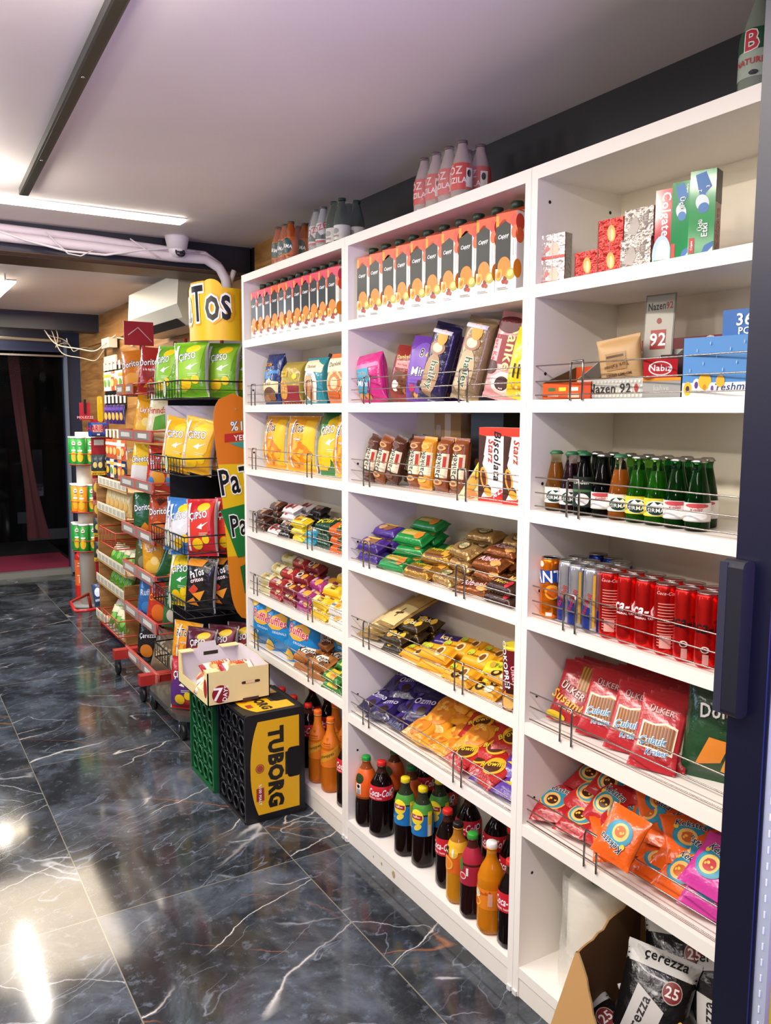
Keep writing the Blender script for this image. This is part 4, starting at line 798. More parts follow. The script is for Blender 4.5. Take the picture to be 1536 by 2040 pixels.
cokb = can('#cf1f1b', [('t', 'Coca-Cola', .0, .88, .045, 0, '#e8b0aa', None, 1, .35)]+[('r', -.45, .14+.042*k, .45, .155+.042*k, '#d8897f') for k in range(15)]+[('r', -.3, .12, .3, .3, '#e3a59c')])
cokz = can('#d5201c', [('t', 'Coca-Cola', .1, .56, .17, 0, '#1d1012', None, .85, .35), ('e', -.1, .26, .22, .045, 0, '#e9dedc'), ('e', -.1, .26, .15, .03, 0, '#5a1a1a'), ('r', -.2, .06, .1, .2, '#c9908a')])
rbl = can('#b9bcc2', [('p', [(-1.2, .04), (-.1, .04), (-.1, .40), (-1.2, .44)], '#1d2f7a'), ('p', [(.3, .04), (1.4, .04), (1.4, .40), (.3, .36)], '#1d2f7a'), ('p', [(-1.6, .5), (-.8, .5), (-.8, .93), (-1.6, .93)], '#1d2f7a'), ('p', [(.9, .5), (1.6, .5), (1.6, .93), (.9, .93)], '#1d2f7a'), ('r', .05, .1, .2, .9, '#d9a93a'), ('t', 'Red Bull', -.35, .44, .07, 70, '#c2242c')], top='#d0d0cd')
rbd = can('#23358a', [('p', [(-1, .5), (0, .5), (0, .9), (-1, .9)], '#c3c6cc'), ('r', .05, .1, .2, .9, '#d9a93a')])
fan = can('#ef7d14', [('r', -.9, .62, 1, .80, '#1f4aa8'), ('t', 'FANTA', .05, .70, .19, 4, W_, '#17357d', .9), ('e', -.5, .9, .2, .05, 0, '#e8dfc8'), ('e', .3, .45, .5, .12, -10, '#f6a52a'), ('e', .3, .44, .35, .08, -10, '#d9620f'), ('r', -.1, .06, .3, .12, '#e8e4dc')])
zD = Z['D']; wcan = "near unit's fourth shelf"
front = [(fan, 1.417, 'orange soda can'), (rbl, 1.369, 'silver and blue energy drink can'), (rbl, 1.321, 'silver and blue energy drink can'), (rbl, 1.273, 'silver and blue energy drink can'), (cokb, 1.226, 'red cola can, small print outward'), (coke, 1.178, 'red cola can with white lettering'), (coke, 1.13, 'red cola can with white lettering'), (cokb, 1.082, 'red cola can, small print outward'), (cokz, 1.034, 'red cola can with black lettering'), (cokz, 0.986, 'red cola can with black lettering'), (cokz, 0.938, 'red cola can with black lettering')]
xf = [1.294, 1.304, 1.290] + [1.287]*8
for i, (d, y, l) in enumerate(front):
    d.put((xf[i], y, zD), f"{l}, {ORD[i]} in the front row, {wcan}", "drink cans on the near unit's fourth shelf", rz=-54+rnd.uniform(-4, 4))
sec = [(rbl, 1.392, 1.352), (rbl, 1.342, 1.342), (rbl, 1.294, 1.336)]+[(coke if k < 5 else cokz, 1.247-.048*k, 1.332) for k in range(8)]
for i, (d, y, x) in enumerate(sec):
    d.put((x, y, zD), f"{'silver energy drink' if i < 3 else 'red cola'} can, {ORD[i]} from left in the second row, {wcan}", "drink cans on the near unit's fourth shelf", rz=-72)
for i, (d, x, y) in enumerate([(rbd, 1.425, 1.40), (rbd, 1.415, 1.345), (rbl, 1.392, 1.300)]):
    d.put((x, y, zD), f"blue energy drink can at the back, {ORD[i]} from left, {wcan}", "drink cans on the near unit's fourth shelf", rz=-60)

# ---- near unit top shelf
def mbox(seed, white=False):
    base = '#cfc6c2' if white else '#b5302a'
    return D('matchbox_pack', 'matchbox pack', carton(.062, .026, .052, {'front': (base, [('e', .1, .45, .32, .32, 10, '#f0b24a'), ('e', .1, .40, .2, .22, 5, '#f6dc9a'), ('r', -1, .0, -.9, 1, '#8a1c1a'), ('r', -.02, 0, .02, 1, '#d88a80')] if not white else [('e', .1, .35, .4, .3, 0, '#efc8b0'), ('r', -1, .0, 1, .12, '#cf5a52'), ('r', -.02, 0, .02, 1, '#b8a8a2'), ('p', [(-.8, .2), (-.2, .4), (-.5, .6)], '#d98078')]),
        'right': ('#8f8b88', [('r', -1, 0, -.8, 1, '#6a1a1a')]), 'top': ('#c9bdb6', ())}, mt='foil'))
mw_, mr_ = mbox(1, True), mbox(2)
zA = Z['A']; wM = "near unit's top shelf"
for i, (d, y, l, nm) in enumerate([(mw_, 1.418, 0, 'white wrapped matchbox pack, lower one at the left end'), (mw_, 1.418, 1, 'white wrapped matchbox pack, upper one at the left end'), (mr_, 1.315, 0, 'red matchbox pack, first of the lower red row'), (mr_, 1.25, 0, 'red matchbox pack, second of the lower red row'), (mr_, 1.25, 1, 'red matchbox pack on top of the second red one')]):
    d.put((1.285, y+(.0 if l == 0 else .0), zA+.0525*l), f"{nm}, {wM}", 'wrapped matchbox packs', rz=-78 if i < 2 else -84)
sv = D('matchbox_pack', 'matchbox pack', carton(.066, .030, .056, {'front': ('#9c938b', [('p', [(-.8, .2), (-.3, .8), (.1, .4), (-.2, .1)], '#b9b0a7'), ('p', [(.1, .6), (.7, .9), (.6, .3)], '#80766e'), ('t', 'KARE', 0, .6, .2, 4, '#b5a89e')]), 'right': ('#6a1524', ()), 'top': ('#b8aca4', ())}, mt='foil'))
sv.put((1.288, 1.185, zA), f"silver wrapped pack, lower one beside the toothpaste boxes, {wM}", 'silver wrapped packs', rz=-80)
sv.put((1.292, 1.182, zA+.0565), f"silver wrapped pack, upper one beside the toothpaste boxes, {wM}", 'silver wrapped packs', rz=-83)
tpg = [('p', [(-.6, .95), (.2, .98), (.7, .8), (.2, .72), (.4, .6), (.2, .5), (-.3, .75)], '#3a76b8'), ('e', .0, .62, .5, .10, 20, '#dfeef0'), ('e', .1, .56, .42, .06, 25, '#3a76b8'), ('t', 'Üçlü', -.1, .36, .07, 90, W_, '#0f5a34'), ('t', 'Etki', .25, .30, .07, 90, W_, '#0f5a34'), ('r', -.9, .04, -.5, .22, '#c62a2e'), ('t', 'Colgate', -.7, .13, .03, 90, W_), ('p', [(0, .0), (.95, .0), (.95, .16), (.3, .12)], '#2a6ab0'), ('p', [(.3, .0), (.95, .0), (.95, .1)], '#e0ecf0'), ('t', '3', .4, .8, .04, 90, W_), ('t', '2', -.2, .76, .04, 90, W_)]
tp_r = D('toothpaste_box', 'toothpaste box', carton(.042, .034, .152, {'front': ('#c5363a', [('t', 'Colgate', .05, .66, .165, -90, W_, None, 1.0), ('e', -.2, .12, 1.0, .26, 0, '#b9d8e6'), ('e', -.1, .10, .7, .22, 0, '#e3f0f2'), ('r', -1, 0, 1, .05, '#2f8a5a')]), 'right': ('#8a1c24', ())}, mt='gloss'))
tp_g1 = D('toothpaste_box', 'toothpaste box', carton(.042, .034, .158, {'front': ('#1f8f4e', [(t[0],)+t[1:] for t in tpg if t[0] != 't']+[('t', 'Üçlü', .1, .72, .09, -90, W_, '#0f5a34'), ('t', 'Colgate', .6, .9, .03, -90, W_)]), 'right': ('#7a1c28', ())}, mt='gloss'))
tp_g2 = D('toothpaste_box', 'toothpaste box', carton(.052, .036, .168, {'front': ('#1d9a4c', tpg), 'right': ('#6a1f22', [('t', 'Colgate', .1, .32, .15, 90, '#a8655a', None, .9), ('r', -1, .62, 1, 1, '#2c2c2e')])}, mt='gloss'))
tp_r.put((1.292, 1.122, zA), f"red toothpaste box, left of the two green ones, {wM}", 'toothpaste boxes', rz=-76, scale=.88)
tp_g1.put((1.292, 1.084, zA), f"green toothpaste box between the red one and the larger green one, {wM}", 'toothpaste boxes', rz=-76, scale=.88)
tp_g2.put((1.290, 1.038, zA), f"larger green toothpaste box with a red side, rightmost on the {wM}", 'toothpaste boxes', rz=-70, scale=.88)

# ---- near unit second shelf
zB = Z['B']; wB = "near unit's second shelf"
ob = M()
def tray(m, w, d, hf, hb, base, inner, mt='paper', t=.002, hs=None):
    m.box(-w/2, w/2, -d/2, d/2, 0, t, inner, mt); m.box(-w/2, w/2, -d/2, -d/2+t, 0, hf, base, mt); m.box(-w/2, w/2, d/2-t, d/2, 0, hb, base, mt)
    for s in (-1, 1):
        x = s*(w/2-t/2); V = [(x-t/2, -d/2, 0), (x-t/2, d/2, 0), (x-t/2, d/2, hb), (x-t/2, -d/2, hf), (x+t/2, -d/2, 0), (x+t/2, d/2, 0), (x+t/2, d/2, hb), (x+t/2, -d/2, hf)]
        m.add(V, [(0, 3, 2, 1), (4, 5, 6, 7), (3, 7, 6, 2)], inner if hs is None else hs, mt)
tray(ob, .135, .11, .036, .075, '#d9551c', '#6b5636')
decals(ob, lambda u, v, h: np.stack([u, 0*u-.055-h, v], -1), .135, .036, [('r', -.75, .5, -.45, .7, '#2f6a3a'), ('r', -.3, .5, 0, .72, '#e8d23a'), ('r', .15, .5, .5, .72, '#f2e9d8'), ('r', -.75, .15, -.3, .3, '#f2b08a'), ('r', .1, .1, .55, .35, '#f2c8a8'), ('r', .6, 0, 1, 1, '#c9481a')], L=10, h0=.0003)
thing('open_box', ob, f"low open orange box at the left end of the {wB}", 'box', (1.325, 1.365, zB), -84)
br_ = D('coffee_sachet', 'sachet', pillow(.08, .075, .012, '#c49a63', seed=3, dec=[('r', -.5, .3, .5, .5, '#a87f4c')], nu=9, nv=9))
br_.put((1.33, 1.385, zB+.02), f"small brown sachet lying in the orange box, left one", 'small brown sachets', tilt=55)
br_.put((1.335, 1.345, zB+.025), f"small brown sachet lying in the orange box, right one", 'small brown sachets', tilt=50, spin=20)
tr = M(); tray(tr, .185, .10, .042, .10, '#b9b9b0', '#5f5048', hs='#a9aaa2')
dots = [('e', -.95+.1*i+.05*(j % 2), .15+.22*j, .03, .07, 0, '#cfcfc6') for i in range(20) for j in range(4)]
decals(tr, lambda u, v, h: np.stack([u, 0*u-.05-h, v], -1), .185, .042, dots+[('t', 'Nazen 92', -.1, .5, .45, 0, '#2a2422'), ('e', .62, .5, .05, .2, 0, '#a33a34')], L=10, h0=.0003, dh=.00001)
thing('open_box', tr, f"open silver dotted box under the kraft coffee bags on the {wB}", 'box', (1.335, 1.245, zB), -84)
cbx = M(); cbx.box(-.045, .045, -.04, .04, 0, .085, '#3a2426', 'paper'); cbx.box(-.045, -.0445, -.042, .042, 0, .085, '#a9aaa2', 'paper')
decals(cbx, lambda u, v, h: np.stack([0*u-.0455-h, -u, v], -1), .08, .085, [('e', -.9+.18*i+.09*(j % 2), .1+.12*j, .05, .035, 0, '#c9c9c0') for i in range(11) for j in range(8)], L=10, dh=.00001)
thing('dark_box', cbx, f"dark maroon box behind the small red box, {wB}", 'box', (1.38, 1.125, zB), -76)
cd = M(); cd.box(-.034, .034, -.001, .001, 0, .15, '#8a8a80', 'paper')
decals(cd, lambda u, v, h: np.stack([u, 0*u-.001-h, v], -1), .068, .15, [('r', -.92, .02, .92, .98, '#b5b2a6'), ('t', 'Nazen', -.22, .84, .10, 3, '#2a2422', None, .68), ('t', '92', .62, .84, .09, 3, '#a83a38', None, .8), ('e', 0, .64, .16, .04, 0, '#8f3a34'), ('r', -.5, .26, .5, .52, '#a33a34'), ('t', '92', 0, .39, .17, 0, W_)], L=10, h0=.0003)
thing('display_card', cd, f"silver dotted display card with 92 standing above the dark box, {wB}", 'display card', (1.37, 1.205, zB+.062), -80, tilt=4)
rc = M(); rc.box(-.11, .11, -.001, .001, 0, .13, '#8f2a34', 'print'); decals(rc, lambda u, v, h: np.stack([u, 0*u-.001-h, v], -1), .22, .13, [('e', .6, .72, .22, .28, 0, '#efe6d6'), ('e', .6, .72, .06, .1, 0, '#2a1412')], L=10)
thing('display_card', rc, f"wide dark red card standing at the back of the {wB}", 'display card', (1.462, 1.215, zB), -88)
kb = lambda s: pillow(.11, .135, .035, '#c39d6a', seed=s, mt='satin', bulge=.35, dec=[('r', -.55, .45, .45, .74, '#a98454'), ('r', -.5, .66, .35, .70, '#5a4028'), ('t', 'MEHMET EFENDİ', 0, .36, .06, 180, '#4a3424'), ('t', 'KURUKAHVECİ', .05, .24, .085, 180, '#3f2c1e'), ('t', 'Türk Kahvesi', -.05, .52, .06, 184, '#6b4d30'), ('e', .1, .10, .2, .07, 0, '#7a5a3a')], wr=.004)
kD = D('coffee_bag', 'coffee bag', kb(5))
kD.put((1.325, 1.245, zB+.006), f"kraft paper coffee bag standing in the silver dotted box, {wB}", 'kraft coffee bags', rz=-74, spin=-8, tilt=-2, scale=.9)
for i in range(2): kD.put((1.36+.01*i, 1.32-.01*i, zB+.02+.02*i), f"kraft coffee bag lying in the silver dotted box, {['lower','upper'][i]} one", 'kraft coffee bags', rz=-40, tilt=80, scale=.72)
rb2 = carton(.062, .03, .036, {'front': ('#c22a30', [('e', 0, .5, .7, .38, 0, W_), ('e', 0, .5, .62, .32, 0, '#c22a30'), ('t', 'Nabız', 0, .52, .32, 0, W_)]), 'right': ('#2a1416', [('e', 0, .6, .6, .25, 0, '#b8b4b0')]), 'top': ('#d8444a', ())}, mt='gloss')
thing('small_red_box', rb2, f"small tilted red box on top of the grey box, {wB}", 'box', (1.295, 1.128, zB+.038), -50)
gbx = carton(.082, .05, .038, {'front': ('#9a9a96', [('r', -1, .84, 1, 1, '#e0921c'), ('t', 'kahve', 0, .5, .25, 0, '#b8b8b2')]), 'top': ('#e0921c', ()), 'right': ('#2c2a2a', ())})
thing('grey_box', gbx, f"flat grey box with an orange top under the small red box, {wB}", 'box', (1.305, 1.115, zB), -82)
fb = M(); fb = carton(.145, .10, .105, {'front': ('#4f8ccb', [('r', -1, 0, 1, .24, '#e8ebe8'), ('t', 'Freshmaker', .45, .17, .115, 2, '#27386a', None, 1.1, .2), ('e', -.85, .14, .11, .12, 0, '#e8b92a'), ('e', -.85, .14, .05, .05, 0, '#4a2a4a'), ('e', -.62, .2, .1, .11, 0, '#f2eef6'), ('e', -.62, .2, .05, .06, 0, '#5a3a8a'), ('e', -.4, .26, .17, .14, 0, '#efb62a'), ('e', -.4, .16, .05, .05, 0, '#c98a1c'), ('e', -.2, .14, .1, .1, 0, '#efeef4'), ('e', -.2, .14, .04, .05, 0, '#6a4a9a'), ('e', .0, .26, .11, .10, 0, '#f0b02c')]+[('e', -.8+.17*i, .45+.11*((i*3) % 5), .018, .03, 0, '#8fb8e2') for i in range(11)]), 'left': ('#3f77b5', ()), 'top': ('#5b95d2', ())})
thing('wipes_box', fb, f"large blue box of wet wipes with flower print, {wB}", 'box', (1.318, .98, zB), -80)
fc = M(); fc.box(-.045, .045, -.001, .001, 0, .05, '#2f6ab0', 'print'); decals(fc, lambda u, v, h: np.stack([u, 0*u-.001-h, v], -1), .09, .05, [('t', '36', -.1, .64, .42, 0, W_), ('t', 'PCS', .0, .24, .24, 0, W_)], L=10)
thing('display_flap', fc, f"blue flap reading 36 PCS standing on the blue wipes box", 'card flap', (1.325, .965, zB+.105), -80)

# ---- near unit fifth shelf: pretzel packs, corn chips
wP = "near unit's fifth shelf"; zE = Z['E']
def cubuk(seed): return D('pretzel_pack', 'pretzel pack', pillow(.098, .152, .02, '#b3262e', seed=seed, wr=.0018, crimp=.03, dec=[('t', 'ÜLKER', 0, .80, .10, -5, '#d9a9a5', '#6a1418'), ('p', [(-.8, .28), (.8, .22), (.82, .60), (.3, .64), (-.2, .60), (-.75, .63)], '#f0e3c8'), ('p', [(-.72, .30), (.74, .25), (.76, .57), (.28, .61), (-.2, .57), (-.68, .60)], '#b87a34')]+[('r', -.68+.145*i, .29-.003*i, -.61+.145*i, .58, '#7a4218') for i in range(10)]+[('t', 'Çubuk', -.1, .36, .12, 4, '#2b86b8', W_, .95, .2), ('t', 'Kraker', .15, .23, .08, 4, '#2b86b8', W_, .9, .2)]))
cu = cubuk(5)
su = D('pretzel_pack', 'pretzel pack', pillow(.10, .15, .02, '#a8222a', seed=6, wr=.0018, dec=[('p', [(-.1, .95), (.9, .95), (.9, .5), (.2, .55)], '#8a5a22')]+[('r', .0+.16*i, .56, .07+.16*i, .94, '#c9923a') for i in range(5)]+[('t', 'ÜLKER', -.1, .52, .13, -18, '#e9c9c0', '#5a0f14'), ('t', 'Susamlı', -.2, .34, .14, -16, '#efb52a', None, 1, .15), ('t', 'çubuk kraker', -.1, .2, .05, -14, '#e8c9a0'), ('e', -.6, .08, .5, .06, -8, '#d8b81c')]))
gP = 'pretzel packs leaning in rows'
for k in range(3): su.put((1.318+.024*k, 1.378-.004*k, zE+.004), f"dark red sesame pretzel pack, {['front','middle','back'][k]} one of the left row, {wP}", gP, rz=-62, tilt=30, spin=8)
for j, (y, x, rz) in enumerate([(1.285, 1.318, -64), (1.195, 1.312, -64), (1.105, 1.288, -62)]):
    for k in range(6):
        cu.put((x+.026*k, y-.002*k, zE+.004), f"red pretzel stick pack, {ORD[k]} from front in the {['left','middle','right'][j]} pretzel row, {wP}", gP, rz=rz+rnd.uniform(-2, 2), tilt=32, spin=3)
dor = D('chips_bag', 'bag of chips', pillow(.17, .205, .07, '#1d4426', seed=45, dec=[('p', [(-.35, .95), (.9, .72), (.25, .48)], '#d9772a'), ('p', [(-.22, .90), (.72, .72), (.22, .54)], '#1d2a1c'), ('t', 'Doritos', .05, .68, .13, 6, W_, '#222222', .85), ('p', [(-.6, .14), (-.3, .42), (.2, .40), (.0, .2)], '#d9822c'), ('p', [(0, .12), (.2, .34), (.75, .2), (.4, .08)], '#e0952f')], back='#9aa09a'))
dor.put((1.37, 1.0, zE), f"dark green corn chips bag beside the pretzel packs, {wP}", 'dark green corn chips bags', rz=-66, tilt=14)
# ---- near unit sixth shelf: filled cake packs
def kek(base, ring, seed, fill='#6b3418'):
    return D('cake_pack', 'cake pack', pillow(.108, .118, .036, base, seed=seed, wr=.0035, nu=15, nv=17, dec=[('e', -.05, .47, .66, .26, 8, '#2f86a8' if base != '#b51f24' else '#efa94a'), ('e', -.05, .47, .6, .23, 8, '#2f93ae'), ('e', -.12, .44, .40, .17, 5, '#efc06a'), ('e', -.10, .43, .27, .11, 5, fill), ('s', -.10, .44, .22, .09, 9, .004, '#f0c04a', fill), ('e', -.5, .66, .1, .05, 0, '#f2c52c'), ('t', 'Kekstra', .1, .70, .13, -10, '#14243a', '#e8f0f2', .9, .2)]))
k1, k2, k3 = kek('#b51f24', '', 1, '#4a2010'), kek('#e8621a', '', 2, '#c8642a'), kek('#c73a96', '', 3, '#b8323e')
wK = "near unit's sixth shelf"
lay(k1, 'red filled cake pack', wK, heap(1.385, 1.24, 3, zG, rows=((1.292, 0), (1.33, .030), (1.37, .058), (1.41, .088)), base_rz=-78)+[(1.44, 1.36, zG+.10, -80), (1.44, 1.24, zG+.10, -74), (1.43, 1.14, zG+.085, -80)], 'red filled cake packs', tilt=66)
lay(k2, 'orange filled cake pack', wK, heap(1.175, 1.03, 3, zG, rows=((1.292, 0), (1.322, .024), (1.355, .048), (1.40, .070)), spread=22, base_rz=-74), 'orange filled cake packs', tilt=64)
k2.put((1.278, 1.135, zG+.155), f"orange filled cake pack standing up turned in front, {wK}", 'orange filled cake packs', rz=-84, tilt=34, spin=186, scale=.92)
lay(k3, 'magenta filled cake pack', wK, [(1.29, .965, zG+.018, -74), (1.345, .985, zG+.055, -70), (1.40, .93, zG+.08, -80), (1.29, .86, zG+.018, -74), (1.29, .975, zG+.06, -90)], 'magenta filled cake packs', tilt=64)

# ---- near unit bottom: bag roll and torn carton
pr = M(); prof = [(.070, .0), (.074, .01), (.074, .23), (.070, .238), (.022, .240), (.020, .236), (.020, .20)]
pr.lathe(prof, '#e8e4d8', 'satin', 32, wob=lambda t, z: .012*math.sin(3*t+z*20)); pr.lathe([(.019, .18), (.019, .239)], '#7d786c', 'matte', 20)
sh = M(); sh.grid(lambda u, v: np.stack([(.082+.008*np.sin(u*5+v*30)+.012*(1-v/.26))*np.cos(u), (.082+.010*np.sin(u*4+v*22)+.012*(1-v/.26))*np.sin(u), v], -1), np.linspace(0, 2*math.pi, 40), np.linspace(.002, .262, 16), '#f2efe6', 'clear')
thing('plastic_bag_roll', [('roll', pr), ('clear_wrapping', sh)], "clear wrapped roll of plastic bags on the bottom of the near unit", 'bag roll', (1.385, 1.318, .076))
tb = M(); bw, bd, bh = .36, .24, .21; t = .005
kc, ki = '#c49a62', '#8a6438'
tb.box(-bw/2, bw/2, -bd/2, bd/2, 0, t, ki, 'paper')
def torn(x0, y0, x1, y1, hs, nx, ny, col, col2):
    n = len(hs); V = []; 
    for i, hh in enumerate(hs):
        f = i/(n-1); x, y = x0+(x1-x0)*f, y0+(y1-y0)*f; V += [(x, y, 0), (x, y, hh), (x+nx*t, y+ny*t, hh+.001), (x+nx*t, y+ny*t, 0)]
    F = []; C = []
    for i in range(n-1):
        a, b = 4*i, 4*i+4
        for p, q_, c in ((0, 1, col), (1, 2, '#8f6c3e'), (2, 3, col2)): F.append((a+p, b+p, b+q_, a+q_)); C.append(c)
    tb.add(V, F, C, 'paper')
q_ = random.Random(4)
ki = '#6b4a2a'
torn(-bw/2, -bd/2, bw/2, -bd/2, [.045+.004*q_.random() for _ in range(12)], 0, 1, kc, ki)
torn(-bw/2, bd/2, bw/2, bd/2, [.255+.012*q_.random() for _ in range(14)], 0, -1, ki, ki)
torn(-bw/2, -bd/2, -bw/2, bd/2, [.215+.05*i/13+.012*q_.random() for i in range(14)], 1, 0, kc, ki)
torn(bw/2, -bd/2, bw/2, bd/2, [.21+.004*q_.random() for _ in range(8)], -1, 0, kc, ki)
# slanting torn front flap at the left corner
n_ = 12; V = []; F = []
for i in range(n_+1):
    f = i/n_; z = .225*f; xl = -bw/2-.040*(1-f); xr = -bw/2+.115*(1-f)**.8+.006*q_.random()+.004
    yy = -bd/2-.055*(1-f)
    V += [(xl, yy, z), (xr, yy, z), (xl, yy+t, z), (xr, yy+t, z)]
for i in range(n_):
    a, b = 4*i, 4*i+4; F += [(a, a+1, b+1, b), (a+2, b+2, b+3, a+3), (a+1, a+3, b+3, b+1), (a, b, b+2, a+2)]
tb.add(V, F, ['#b98f5a', ki, '#c9a670', kc]*n_, 'paper')
thing('torn_cardboard_box', tb, "large torn brown cardboard box full of black snack bags, at floor level", 'cardboard box', (1.315, 1.015, .080), -80)
cr = D('snack_bag', 'snack bag', pillow(.15, .20, .06, '#141315', seed=61, back='#b8b4ae', dec=[('r', -1, .80, 1, 1, '#c4c2bf'), ('p', [(-.8, .0), (.1, .05), (.35, .45), (-.5, .62)], '#c4c2bf'), ('t', 'çerezza', -.25, .30, .10, 78, '#1c1a1c', None, .9), ('t', 'çerezza', .1, .90, .09, 0, '#1c1a1c'), ('e', .45, .65, .28, .11, 0, '#b8a8a0'), ('e', .45, .65, .26, .10, 0, '#7a2a2a'), ('t', '25', .45, .65, .10, 0, '#e8e0da')]))
cg = D('snack_bag', 'snack bag', pillow(.14, .20, .055, '#1a1816', seed=62, dec=[('r', -1, 0, -.55, 1, '#cfccc6'), ('s', .2, .5, .6, .34, 46, .010, '#d9a93a', '#b8862a'), ('t', 'çerezza', .1, .14, .10, 90, '#e6e2da'), ('r', -.9, .2, -.65, .5, '#3a3836')]))
gC = 'black snack bags in the torn box'
for i, (d, x, y, z, rz, tl, sp, l) in enumerate([(cr, 1.34, 1.05, .16, -60, 34, -6, 'black and silver snack bag with a round price spot, left in the torn box'), (cr, 1.245, 1.06, .12, -56, 34, 8, 'black and silver snack bag at the front left in the torn box'), (cr, 1.37, .95, .13, -70, 26, -20, 'black and silver snack bag at the back of the torn box'),
        (cg, 1.26, .975, .11, -70, 50, -35, 'black snack bag showing golden snacks, right in the torn box'), (cr, 1.205, 1.02, .092, -64, 60, -60, 'black and silver snack bag lying flat in front in the torn box')]):
    d.put((x, y, z), l, gC, rz=rz, tilt=tl, spin=sp)

# ---- on top of the units: shrink-wrapped packs
def pack6(base, wrapcol, n, m_, pitch, r, h, label, cat, loc, rz, bottle, nm, bl):
    for i in range(n):
        for j in range(m_):
            bottle.put((loc[0]+j*pitch, loc[1]-i*pitch, loc[2]), f"{bl}, {['front','back'][j]} row, {ORD[i]} from left, on the {nm}", f"{bl}s", rz=rz+rnd.uniform(-20, 20))
    s = M(); a = pitch*(n-1)/2+r+.003; b = pitch*(m_-1)/2+r+.003
    def fs(u, v):
        tt = np.clip((v/h-.5)/.5, 0, 1); k = 1-.38*tt**1.6; c, s_ = np.cos(u), np.sin(u); e = .45
        return np.stack([np.sign(c)*np.abs(c)**e*b*k+.002*np.sin(9*u+v*60), np.sign(s_)*np.abs(s_)**e*a*k+.002*np.sin(7*u-v*40), v], -1)
    s.grid(fs, np.linspace(0, 2*math.pi, 41), np.linspace(.002, h*.93, 14), wrapcol, 'shrink')
    thing('shrink_wrap', s, label, cat, (loc[0]+pitch*(m_-1)/2, loc[1]-pitch*(n-1)/2, loc[2]), 0)
def minib(glass, liq, base, dec, capc, h=.150, r=.026, labz=(.2, .62), mt='glass'):
    prof = smooth([(r*.8, 0), (r, .006), (r, h*.5), (r*.9, h*.62), (r*.6, h*.80), (r*.42, h*.9), (r*.42, h*.95)]); rf = rfun(prof)
    b = M(); b.lathe(prof, liq, 'liquid' if mt == 'glass' else mt, 20)
    c = M(); c.lathe([(r*.48, h*.94), (r*.48, h*.99), (0, h)], capc, 'satin', 20)
    l = M(); z0, z1 = labz; vs = np.linspace(z0*h, z1*h, 6)
    l.grid(lambda u, v: np.stack([(np.array([rf(x) for x in v])+.0007)*np.sin(u), -(np.array([rf(x) for x in v])+.0007)*np.cos(u), v], -1), np.linspace(-math.pi, math.pi, 21), vs, base, 'print')
    decals(l, lambda u, v, hh: cylS(rf)(u, v, hh+.0008), math.pi*r, (z1-z0)*h, dec, v0=z0*h, L=.007, h0=.0002)
    return D('small_bottle', 'bottle', [('bottle_body', b), ('cap', c), ('label', l)])
zT = Z['T']
mb1 = minib('', '#c9601c', '#c9601c', [('e', 0, .5, .6, .45, 0, '#0f4a4a'), ('t', 'SIRMA', 0, .5, .2, -10, W_)], '#5a4a44')
pack6(0, '#e8d8c8', 3, 2, .054, .026, .15, "clear shrink wrap around the orange soda bottles on the far unit's top", 'shrink wrap', (1.31, 2.945, zT), -70, mb1, 'far unit', 'shrink-wrapped orange soda bottle')
mb2 = minib('', '#b8bcb8', '#c9ccc8', [('t', 'OZE', 0, .75, .3, 20, '#b8323e'), ('p', [(-.8, .2), (-.2, .6), (.2, .3), (.8, .5), (.8, .15)], '#3c4440'), ('r', -.8, .0, .8, .1, '#b8323e')], '#5a5a58')
pack6(0, '#e8e8e8', 2, 2, .054, .026, .15, "clear shrink wrap around the clear mineral water bottles on the far unit's top", 'shrink wrap', (1.31, 2.635, zT), -70, mb2, 'far unit', 'shrink-wrapped clear water bottle')
mb3 = minib('', '#0f2c1a', '#d8d6d0', [('e', 0, .6, .3, .2, 0, '#8a8a86'), ('t', 'Kızılay', 0, .25, .2, 0, '#8a3a3e')], '#1a3a28', labz=(.12, .42))
pack6(0, '#c8d0c8', 2, 2, .054, .026, .15, "clear shrink wrap around the dark green bottles beside the middle unit's top", 'shrink wrap', (1.31, 2.505, zT), -70, mb3, 'far unit', 'dark green mineral water bottle')
mb4 = minib('', '#c9b8b2', '#c8524a', [('t', 'ÖZ', -.2, .75, .35, 0, '#e8d0cc'), ('t', 'KIZILAY', 0, .35, .2, 0, '#f2e4e0'), ('r', .5, .1, .95, .8, '#e8e4e0'), ('e', .7, .6, .14, .14, 0, K_)], '#6a5a58', h=.158, r=.028)
pack6(0, '#e8e0e0', 4, 2, .058, .028, .158, "clear shrink wrap around the red labelled bottles on the middle unit's top", 'shrink wrap', (1.315, 1.985, zT), -70, mb4, 'middle unit', 'clear bottle with red label')
mb5 = minib('', '#8f9a8c', '#9aa898', [('p', [(-1.5, .55), (1.5, .55), (1.5, 1), (-1.5, 1)], '#1d4a30'), ('t', 'B', -.1, .75, .4, 0, '#b8323e', '#e8e0dc'), ('t', 'NATUREL', -.1, .32, .12, 0, '#b8323e'), ('e', 0, .08, .15, .05, 0, K_)], '#5a6a5a', h=.19, r=.034)
mb5.put((1.335, .975, zT), "large clear bottle with green and red label on the near unit's top", rz=-70)
mb5.put((1.335, .90, zT), "second large clear bottle on the near unit's top, behind the cooler frame", rz=-70)

